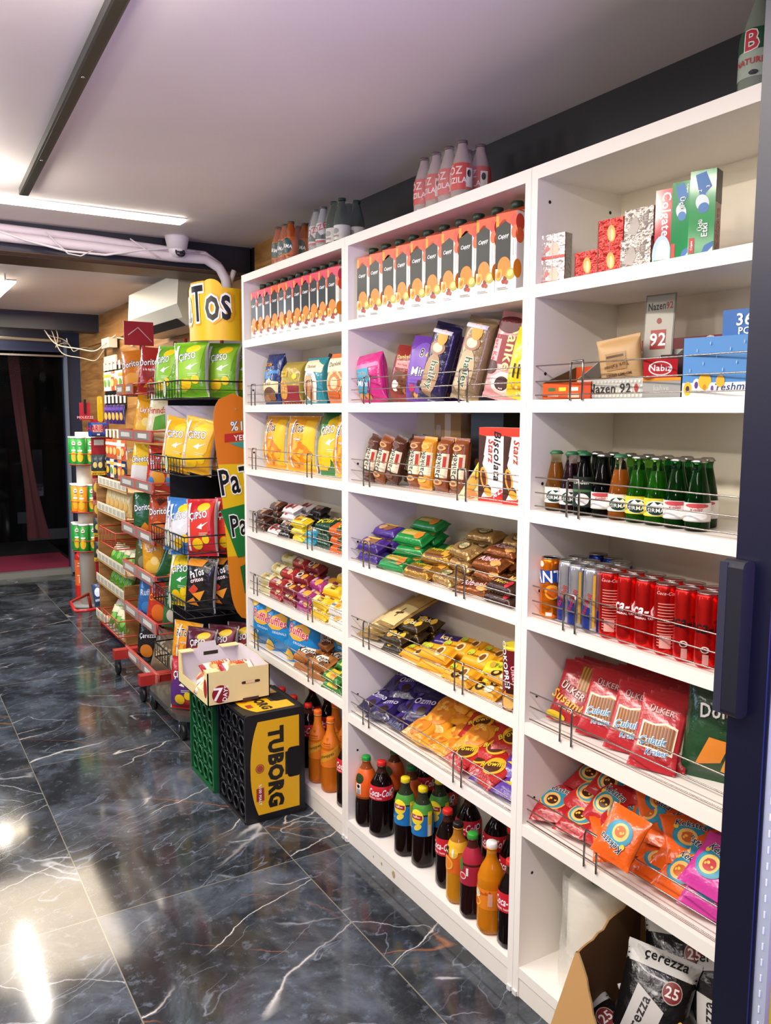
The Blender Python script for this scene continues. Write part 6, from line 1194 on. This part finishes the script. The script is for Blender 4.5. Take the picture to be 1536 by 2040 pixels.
for i, z in enumerate((1.70, 1.50, 1.29, 1.17)):
    m = M(); m.tube([(1.25, 4.95, z), (1.25, 5.52, z)], .004, '#b9b4a8', 'satin', 5)
    for k in range(6): m.box(1.238, 1.242, 4.97+.095*k, 5.01+.095*k, z-.045, z+.005, '#e6e0cc', 'print'); m.tube([(1.25, 4.99+.095*k, z), (1.46, 4.99+.095*k, z)], .0025, '#b9b4a8', 'satin', 4)
    wd.append(('hook_bar', m))
thing('sweets_rack', wd, "pale wooden sweets rack with cream price strips and hook bars at the back", 'display rack')
hk = [D('nut_pack', 'hanging pack', pillow(.07, .115, .02, c, seed=s, nu=7, nv=9, dec=[('e', 0, .4, .6, .2, 0, a), ('r', -.8, .7, .8, .86, b2)])) for s, (c, a, b2) in enumerate([('#e6e2cc', '#6a9a3a', '#e3a02c'), ('#3a2a5a', '#d9a24a', '#5a3f8a'), ('#d8603a', '#f0b86a', '#e8d8c0'), ('#23305a', '#d8a02c', '#c8b88a'), ('#e8d8b0', '#d87a2c', '#e8e0c8')])]
hr = [(1.645, [0, 0, 2, 4, 0], 'first', '  '), (1.445, [1, 1, 1, 1, 1], 'second', ''), (1.235, [2, 2, 2, 4, 2], 'third', ''), (1.115, [3, 0, 3, 2, 3], 'fourth', '')]
nmk = ['cream and green', 'dark purple', 'orange red', 'navy and gold', 'cream and orange']
for z, ks, rn, _ in hr:
    for i, k in enumerate(ks):
        hk[k].put((1.232, 5.40-.095*i, z-.115), f"{nmk[k]} hanging pack, {ORD[i]} on the {rn} hook bar of the wooden rack", 'hanging packs on the hook bars', rz=-80)
sal = D('snack_packet', 'snack packet', pillow(.085, .12, .04, '#4f9a35', seed=301, nu=9, nv=11, dec=[('r', -1, .6, 1, 1, '#d8cfae'), ('e', 0, .4, .5, .2, 0, '#7ab84a')]))
whp = D('snack_packet', 'snack packet', pillow(.085, .12, .03, '#eceae2', seed=302, nu=9, nv=11, dec=[('e', 0, .3, .5, .16, 0, '#e8902a')]))
tan_ = D('snack_packet', 'snack packet', pillow(.085, .14, .04, '#d9c48c', seed=303, nu=9, nv=11, dec=[('e', 0, .4, .5, .2, 0, '#c9a25a')]))
for z, d, nm, ys in ((.51, sal, 'green leafy', (5.33, 5.2, 5.07, 4.94)), (.37, sal, 'green and cream', (5.36, 5.25, 5.14, 5.03)), (.14, whp, 'white', (5.36, 5.26, 5.16, 5.06, 4.96)), (.825, tan_, 'tan', (5.38, 5.27, 5.16, 5.05, 4.94))):
    for i, y in enumerate(ys): d.put((1.225, y, z-.034), f"{nm} snack packet, {ORD[i]} from left on a tray of the wooden rack", 'snack packets on the wooden rack trays', rz=-70, tilt=30 if d is not tan_ else 6)
for i, y in enumerate((5.0, 4.88, 4.79)): sal.put((1.14, y, .15), f"green snack packet in the low red wire basket, {ORD[i]} from left", 'green packets in the wire basket', rz=-60, tilt=25)

# red panel stand with hanging packs
m = M(); m.box(1.17, 1.30, 5.585, 5.60, .32, 1.24, '#a8262c', 'paint'); m.box(1.185, 1.245, 5.58, 5.585, 1.19, 1.225, '#c9d0c4', 'print'); m.box(1.19, 1.28, 5.59, 5.60, .0, .32, '#8a1f24', 'paint')
m2 = M(); m2.box(1.195, 1.25, 5.575, 5.58, .985, 1.13, '#161416', 'print'); m2.box(1.198, 1.203, 5.573, 5.575, .985, 1.13, '#c9a24a', 'print')
thing('panel_stand', [('panel', m), ('dark_sign', m2)], "narrow dark red panel stand hung with small packs beside the round tins", 'panel stand')
nk = D('nut_pack', 'hanging pack', pillow(.055, .13, .02, '#2c3a3a', seed=311, nu=7, nv=9, dec=[('r', -1, .0, 1, .2, '#e0b22a'), ('e', 0, .5, .5, .15, 0, '#d8c06a')])); nk2 = D('nut_pack', 'hanging pack', pillow(.05, .12, .02, '#8a4a3a', seed=312, nu=7, nv=9, dec=[('e', 0, .5, .6, .25, 0, '#e3c23a')]))
for r_, (z, d, n_) in enumerate(((1.00, nk, 4), (.86, nk2, 3), (.60, nk, 5), (.44, nk, 4), (.72, nk2, 2))):
    for i in range(n_): d.put((1.185+.030*i, 5.565-.012*(i % 2), z), f"{'dark' if d is nk else 'reddish'} hanging pack, {ORD[i]} from left, {['top','second','fourth','lowest','third'][r_]} row of the red panel", 'small packs hung on the red panel', rz=-20)
m = M(); m.rbox(1.155, 1.255, 5.50, 5.60, 1.245, 1.335, .02, '#24488f', 'gloss', axis='x'); decals(m, lambda u, v, h: np.stack([u+1.205, 0*u+5.50-h, v+1.245], -1), .10, .09, [('r', -.85, .34, .35, .86, '#e9b6a8'), ('t', 'HARIBO', -.25, .6, .42, 0, '#c2302e', None, .62), ('r', -.35, .12, .0, .22, '#dfe4ea')], L=1)
thing('sweets_box', m, "blue box with red lettering on top of the red panel stand", 'box')
m = M(); m.box(1.10, 1.165, 5.56, 5.566, 1.35, 1.46, '#b5252e', 'print'); m.box(1.125, 1.14, 5.555, 5.56, 1.39, 1.48, '#1c1a1a', 'print'); m.box(1.165, 1.25, 5.565, 5.57, 1.335, 1.355, '#b5252e', 'paint'); decals(m, lambda u, v, h: np.stack([u+1.1325, 0*u+5.56-h, v+1.35], -1), .065, .11, [('t', 'MOLEZZE', 0, .16, .14, 0, '#f0c0b8')], L=1)
thing('small_sign', m, "small red hanging sign beside the blue box and the door frame", 'sign')
m = M(); m.rbox(1.205, 1.235, 5.53, 5.545, 1.338, 1.50, .012, '#e3bf1c', 'gloss', axis='y'); thing('yellow_tag', m, "tall yellow tag standing above the blue sweets box", 'tag')

# round tins stand
m = M(); m.lathe([(.055, 0), (.055, 1.24), (0, 1.24)], '#e0d8c4', 'satin', 20, c=(1.255, 6.26, .02)); m.lathe([(.12, 0), (.12, .02), (0, .02)], '#8a8a86', 'satin', 24, c=(1.255, 6.26, 0))
pl = [('post', m)]
for z in (1.035, .70, .42):
    q = M()
    for zz, r in ((z, .13), (z+.075, .13)): q.tube([(1.238+r*.72*math.cos(a), 6.20+r*.72*math.sin(a), zz) for a in np.linspace(0, 2*math.pi, 21)[:-1]], .003, '#b8403a', 'satin', 5, closed=True)
    q.lathe([(.0, 0), (.092, .0), (.092, .004)], '#a8302c', 'satin', 20, c=(1.238, 6.20, z-.006)); pl.append(('ring_shelf', q))
thing('tin_stand', pl, "cream round post stand holding round crisp tubes by the door", 'display stand')
def tube_(col, lid, seed):
    b = M(); b.lathe([(.033, 0), (.0335, .004), (.0335, .185)], col, 'print', 18); decals(b, cylS(lambda z: .0335), .105, .185, [('e', 0, .80, .26, .08, 0, '#efe8d8'), ('r', -.16, .70, .16, .73, '#2a4a2a'), ('r', -.14, .79, .14, .82, '#7a3a1a'), ('e', 0, .3, .4, .2, 0, '#e8b82a'), ('r', -.3, .5, .3, .56, W_)], h0=.0004)
    l = M(); l.lathe([(.0345, .183), (.0345, .192), (.032, .194), (0, .193)], lid, 'satin', 18); return D('crisp_tube', 'crisp tube', [('tube', b), ('lid', l)])
tg, to = tube_('#1f8a33', '#eeeeea', 1), tube_('#e08a1c', '#eeeeea', 2)
for li, z in enumerate((1.035, .70, .42)):
    for i, (x, y, d) in enumerate([(1.186, 6.22, tg if li != 1 else to), (1.212, 6.145, to if li == 1 else tg), (1.283, 6.150, tg), (1.192, 6.30, tg)]):
        d.put((x, y, z), f"{'orange' if d is to else 'green'} crisp tube, {ORD[i]} around the {['top','middle','lower'][li]} ring of the post stand", 'crisp tubes on the post stand', rz=-20)
# fire extinguisher
b = M(); b.lathe(smooth([(.048, 0), (.052, .006), (.052, .29), (.046, .325), (.022, .35), (.018, .36)]), '#cf2a22', 'gloss', 24, c=(1.247, 6.42, .03)); b.lathe([(.054, 0), (.054, .035)], '#b5221c', 'satin', 24, c=(1.247, 6.42, .0))
l = M(); l.grid(lambda u, v: np.stack([1.247+.0528*np.sin(u), 6.42-.0528*np.cos(u), v], -1), np.linspace(-1.9, 1.9, 15), [.13, .32], '#e8692c', 'print'); decals(l, lambda u, v, h: np.stack([1.247+(.0528+h)*np.sin(u/.0528), 6.42-(.0528+h)*np.cos(u/.0528), v], -1), .12, .19, [('r', -.7, .85, .7, .9, '#f0d0b0'), ('r', -.8, .75, .8, .79, '#f0d0b0'), ('e', -.3, .52, .16, .07, 0, '#f2e0d0'), ('e', .2, .52, .16, .07, 0, '#f2e0d0'), ('r', -.6, .1, -.5, .35, '#f0d8c0'), ('r', -.3, .1, -.2, .35, '#f0d8c0'), ('r', 0, .1, .1, .35, '#f0d8c0'), ('r', .3, .1, .4, .35, '#f0d8c0'), ('r', -.8, .38, .8, .42, '#f0d0b0')], v0=.13, h0=.0004)
h_ = M(); h_.tube([(1.247, 6.42, .37), (1.247, 6.42, .42), (1.29, 6.40, .435)], .010, '#1a1a1a', 'satin'); h_.tube([(1.25, 6.42, .39), (1.30, 6.40, .37), (1.312, 6.40, .22)], .008, '#161616', 'satin')
thing('fire_extinguisher', [('cylinder', b), ('label', l), ('valve_and_hose', h_)], "red fire extinguisher with an orange label on the floor by the door", 'fire extinguisher')
m = M(); m.tube([(1.22, 6.10, .12), (1.06, 5.90, .115), (1.04, 5.62, .115), (1.10, 5.60, .115), (1.24, 5.60, .12)], .011, '#c02c2c', 'gloss', 8); m.tube([(1.22, 6.10, .12), (1.24, 6.12, .0)], .011, '#c02c2c', 'gloss', 8); m.tube([(1.24, 5.60, .12), (1.24, 5.60, .0)], .011, '#c02c2c', 'gloss', 8)
thing('basket_holder', m, "red bent tube loop sticking out low above the floor", 'tube frame')
m = M(); nb = D('napkin_pack', 'napkin pack', pillow(.10, .15, .05, '#32466a', seed=320, nu=9, nv=11, dec=[('e', 0, .6, .5, .2, 0, '#dfe6ee'), ('r', -.6, .2, .6, .3, '#c8d4e2')]))
for i in range(2): nb.put((1.215+.045*i, 5.66, .125), f"navy and white pack standing low beside the red tube loop, {['left','right'][i]} one", 'navy and white packs near the floor', rz=-40, tilt=10, spin=-14)

# ==================================================================== ceiling and wall fittings
m = M(); m.box(-.1, 1.075, 3.30, 3.375, 2.138, 2.150, '#fff6e6', 'lamp'); m2 = M(); m2.box(-.105, 1.08, 3.295, 3.380, 2.146, 2.1505, '#d8d8d8', 'paint')
thing('ceiling_strip_light', [('diffuser', m), ('housing', m2)], "bright white ceiling strip light in front of the dark beam", 'strip light')
m = M(); m.box(.622, .668, 4.87, 5.76, 2.072, 2.080, '#fff6e6', 'lamp'); m2 = M(); m2.box(.620, .670, 4.868, 5.762, 2.080, 2.088, '#e8e8e4', 'paint')
for yy in (5.1, 5.55): m2.box(.641, .649, yy, yy+.008, 2.086, 2.1505, '#e8e8e4', 'paint')
thing('ceiling_strip_light', [('diffuser', m), ('housing', m2)], "short bright strip light beyond the beam, its mirror image on the floor", 'strip light')
m = M(); V = []
V = [(x+(y-3.17)*.036, y, z) for z in (2.128, 2.1505) for y in (-.9, 3.17) for x in (.456, .486)]; m.add(V, [(0, 1, 3, 2), (4, 6, 7, 5), (0, 4, 5, 1), (2, 3, 7, 6), (0, 2, 6, 4), (1, 5, 7, 3)], '#3b3c38', 'satin')
V = [(x+(y-3.165)*.036, y, z) for z in (2.1265, 2.129) for y in (-.9, 3.165) for x in (.462, .480)]; m.add(V, [(0, 1, 3, 2), (4, 6, 7, 5), (0, 4, 5, 1), (2, 3, 7, 6), (0, 2, 6, 4), (1, 5, 7, 3)], '#24251f', 'satin')
for y in (1.2, 2.0, 2.7): m.lathe([(.0, 0), (.004, .0), (.004, .002)], '#b8b8b4', 'metal', 8, c=(.471+(y-3.17)*.036, y, 2.1245))
thing('track_rail', m, "long dark grey track rail under the ceiling at upper left", 'track rail')
for i, (x, y) in enumerate(((.27, 2.98), (.26, 1.38))):
    a = M(); a.lathe([(.0, 0), (.030, .008), (.038, .03), (.030, .052), (.0, .058)], '#fff2dc', 'lamp', 20, c=(x, y, 2.075)); b = M(); b.lathe([(.045, 0), (.045, .012), (0, .014)], '#cfcfcf', 'paint', 20, c=(x, y, 2.137))
    thing('ceiling_lamp', [('bulb', a), ('lamp_base', b)], f"round ceiling lamp left of the track rail, {['farther','nearer'][i]} one", 'ceiling lamp')
pcs = []
for k, (dy, dz, r) in enumerate(((0, 0, .017), (-.012, -.034, .021), (.01, -.022, .015))):
    pc = M(); pcs.append(('pipe', pc)); pc.tube([(-2.0, 3.70+dy, 2.125+dz), (.2, 3.70+dy, 2.120+dz), (.8, 3.695+dy, 2.110+dz), (1.15, 3.69+dy, 2.095+dz*.8), (1.28, 3.68+dy, 2.09+dz*.6), (1.34, 3.67+dy, 2.05+dz*.4), (1.365, 3.66+dy, 1.99), (1.385, 3.66+dy, 1.90+dz)], r, '#ddd2d6', 'satin', 10)
pc = M(); pcs.append(('pipe_end', pc))
pc.tube([(1.385, 3.655, 1.97), (1.405, 3.65, 2.03)], .012, '#e0d8d8', 'satin', 8)
thing('wrapped_pipes', pcs, "white wrapped pipes running along the dark ceiling beam", 'pipes')
cb_ = M()
cb_.tube([(.40, 3.67, 2.11), (.55, 3.66, 2.07), (.70, 3.66, 2.045), (.85, 3.66, 2.045), (1.0, 3.66, 2.08), (1.12, 3.66, 2.10), (1.25, 3.655, 2.095)], .005, '#e3dcdc', 'satin', 6)
cb_.tube([(.62, 3.66, 2.11), (.66, 3.655, 2.07), (.70, 3.655, 2.035), (.75, 3.655, 2.03), (.80, 3.655, 2.06)], .003, '#ded6d6', 'satin', 5); cb_.tube([(.95, 3.655, 2.12), (1.02, 3.655, 2.08), (1.08, 3.655, 2.05)], .003, '#ded6d6', 'satin', 5)
thing('loose_cable', cb_, "thin loose white cable looping below the wrapped pipes", 'cable')
d1 = M(); d1.lathe([(.040, .0), (.050, .045), (.052, .055)], '#e6dfe2', 'satin', 24, c=(1.150, 3.655, 2.095)); d1.lathe([(0, 0), (.020, .004), (.034, .018), (.040, .040)], '#e9e3e6', 'satin', 24, c=(1.150, 3.655, 2.062))
d2 = M(); d2.lathe([(.020, 0), (.022, .003), (0, .004)], '#2a2c30', 'gloss', 20)
for V in d2.v: 
    P = V.copy(); V[:, 0] = P[:, 0]+1.152; V[:, 1] = 3.622-P[:, 2]*.9+P[:, 1]*.3; V[:, 2] = P[:, 1]*.95+2.080
d3 = M()
for k in range(8): a = k*math.pi/4; d3.lathe([(0, 0), (.0032, .001), (0, .002)], '#9aa0a8', 'gloss', 6, c=(1.152+.014*math.cos(a), 3.616+.013*math.sin(a)*.3, 2.080+.013*math.sin(a)))
thing('dome_camera', [('housing', d1), ('lens', d2), ('infrared_lights', d3)], "white dome security camera on the ceiling beside the wrapped pipes", 'security camera')
m = M(); m.rbox(1.30, 1.345, 4.10, 4.20, 2.06, 2.15, .02, '#efe8e6', 'satin', axis='y'); m.lathe([(0, 0), (.020, .006), (.028, .03), (.028, .06)], '#e8e2e0', 'satin', 16, c=(1.325, 4.15, 2.03)); thing('ceiling_sensor', m, "small white sensor under the ceiling behind the dark beam", 'sensor')
ac = M(); P = [(1.50, 1.835), (1.36, 1.835), (1.315, 1.865), (1.29, 1.93), (1.30, 2.075), (1.34, 2.10), (1.50, 2.10)]
ac.prism([(x, z) for x, z in P], 0, 0, '#e6e0cc'); ac = M()
V = [(x, 4.12, z) for x, z in P]+[(x, 5.06, z) for x, z in P]; n = len(P)
ac.add(V, [tuple(range(n)), tuple(range(2*n-1, n-1, -1))]+[(i, i+n, (i+1) % n+n, (i+1) % n) for i in range(n)], '#e3dcc4', 'satin')
sl = M(); sl.add([(1.355, 4.20, 1.834), (1.355, 4.98, 1.834), (1.312, 4.98, 1.864), (1.312, 4.20, 1.864)], [(0, 1, 2, 3)], '#161412', 'matte'); sl.add([(1.3545, 4.20, 1.833), (1.3545, 4.98, 1.833), (1.3115, 4.98, 1.866), (1.3115, 4.20, 1.866)], [(0, 1, 2, 3)], '#161412')
thing('air_conditioner', [('casing', ac), ('air_outlet', sl, 'dark air outlet slot')], "cream wall air conditioner above the red chips rack", 'air conditioner')
m = M(); m.box(1.44, 1.50, 6.20, 6.42, 1.86, 1.93, '#e9e2cf', 'satin'); thing('junction_box', m, "small cream junction box high on the wooden wall", 'junction box')
m = M(); m.rbox(1.45, 1.515, 6.05, 6.40, 1.42, 1.76, .03, '#1c2422', 'gloss', axis='x'); m.box(1.448, 1.46, 6.05, 6.40, 1.70, 1.80, '#e3dcc4', 'satin'); thing('wall_display', m, "dark wall mounted display case with a cream top on the wooden wall", 'wall unit')
m = M(); m.box(1.46, 1.51, 5.15, 5.25, 2.02, 2.12, '#e3dcd0', 'satin'); thing('junction_box', m, "white junction box above the air conditioner", 'junction box')
cb3 = M(); q = random.Random(9)
def squig(m, p0, p1, n, amp, r, sag=.1, col='#ddd3bd'):
    pts = []; ph = q.uniform(0, 6)
    for i in range(n+1):
        f = i/n; pts.append((p0[0]+(p1[0]-p0[0])*f+amp*math.sin(f*9+ph)*.6, p0[1]+(p1[1]-p0[1])*f+amp*math.cos(f*7+ph), p0[2]+(p1[2]-p0[2])*f-sag*math.sin(math.pi*f)+amp*.5*math.sin(f*11+ph)))
    m.tube(pts, r, col, 'satin', 5)
squig(cb3, (1.12, 6.9, 2.01), (1.50, 6.2, 1.93), 22, .03, .005, .12); squig(cb3, (1.16, 6.95, 2.02), (1.50, 6.4, 1.88), 22, .04, .004, .16); squig(cb3, (1.18, 6.9, 2.02), (1.30, 6.9, 1.98), 12, .05, .004, .10); squig(cb3, (1.2, 7.0, 2.01), (1.50, 7.0, 1.90), 18, .04, .004, .06)
thing('cable_tangle', cb3, "tangle of cream cables hanging under the far beam above the door", 'cables')
cb4 = M(); squig(cb4, (1.50, 6.2, 1.93), (1.48, 5.1, 1.98), 24, .03, .006, .10); squig(cb4, (1.49, 5.9, 1.90), (1.42, 5.08, 2.05), 20, .03, .004, -.03, '#8f8672'); squig(cb4, (1.30, 5.07, 1.86), (1.47, 5.2, 2.08), 14, .02, .004, -.02, '#b8ad94')
thing('cable_tangle', cb4, "cream and grey cables hanging beside the air conditioner", 'cables')
m = M(); m.tube([(-1.0, 7.20, 1.99), (1.30, 7.20, 1.965)], .011, '#e3dcc0', 'satin', 8); thing('cable_duct', m, "thin cream conduit running above the door", 'conduit')

# at and beyond the door
m = M(); m.box(-.60, 1.46, 7.76, 8.60, .030, .040, '#8f2a48', 'paper'); thing('door_mat', m, "dark red mat outside the door threshold", 'mat')
m = M()
def cl(u, v): 
    s_ = 1-v/1.9; wdt = .045+.10*np.clip((s_-.45)/.55, 0, 1)**2.0
    return np.stack([1.04+.18*s_**1.3+u*wdt, 7.95+.02*np.sin(u*6)*s_, v], -1)
m.grid(cl, np.linspace(-1, 1, 9), np.linspace(.28, 1.9, 20), '#3f161e', 'paper'); m.tube([(1.04, 7.95, 1.89), (1.05, 7.86, 1.99), (1.05, 7.77, 2.02)], .006, '#2a2a2a', 'satin', 5)
thing('hanging_cloth', m, "narrow dark red cloth hanging outside the dark doorway", 'cloth')
car = M(); car.rbox(1.25, 3.2, 10.2, 13.6, -.12, .45, .25, '#0d0f12', 'gloss', n=5, axis='z'); car.rbox(1.35, 3.1, 10.9, 13.0, .45, .95, .35, '#0a0b0d', 'gloss', n=5, axis='z'); car.box(1.30, 1.55, 10.17, 10.21, .15, .28, '#4a5058', 'gloss'); car.box(1.4, 1.9, 10.16, 10.2, -.05, .07, '#5a5f66', 'satin')
whl = M()
for yy in (10.9, 12.9): 
    whl.lathe([(.02, 0), (.30, 0), (.32, .03), (.32, .17), (.30, .2), (.02, .2)], '#121212', 'satin', 20)
    V = whl.v[-1]; z = V[:, 2].copy(); V[:, 2] = V[:, 1]+.02; V[:, 1] = V[:, 0]+yy; V[:, 0] = z+1.2
thing('parked_car', [('car_body', car), ('wheels', whl)], "dark parked car in the night outside the door", 'car')
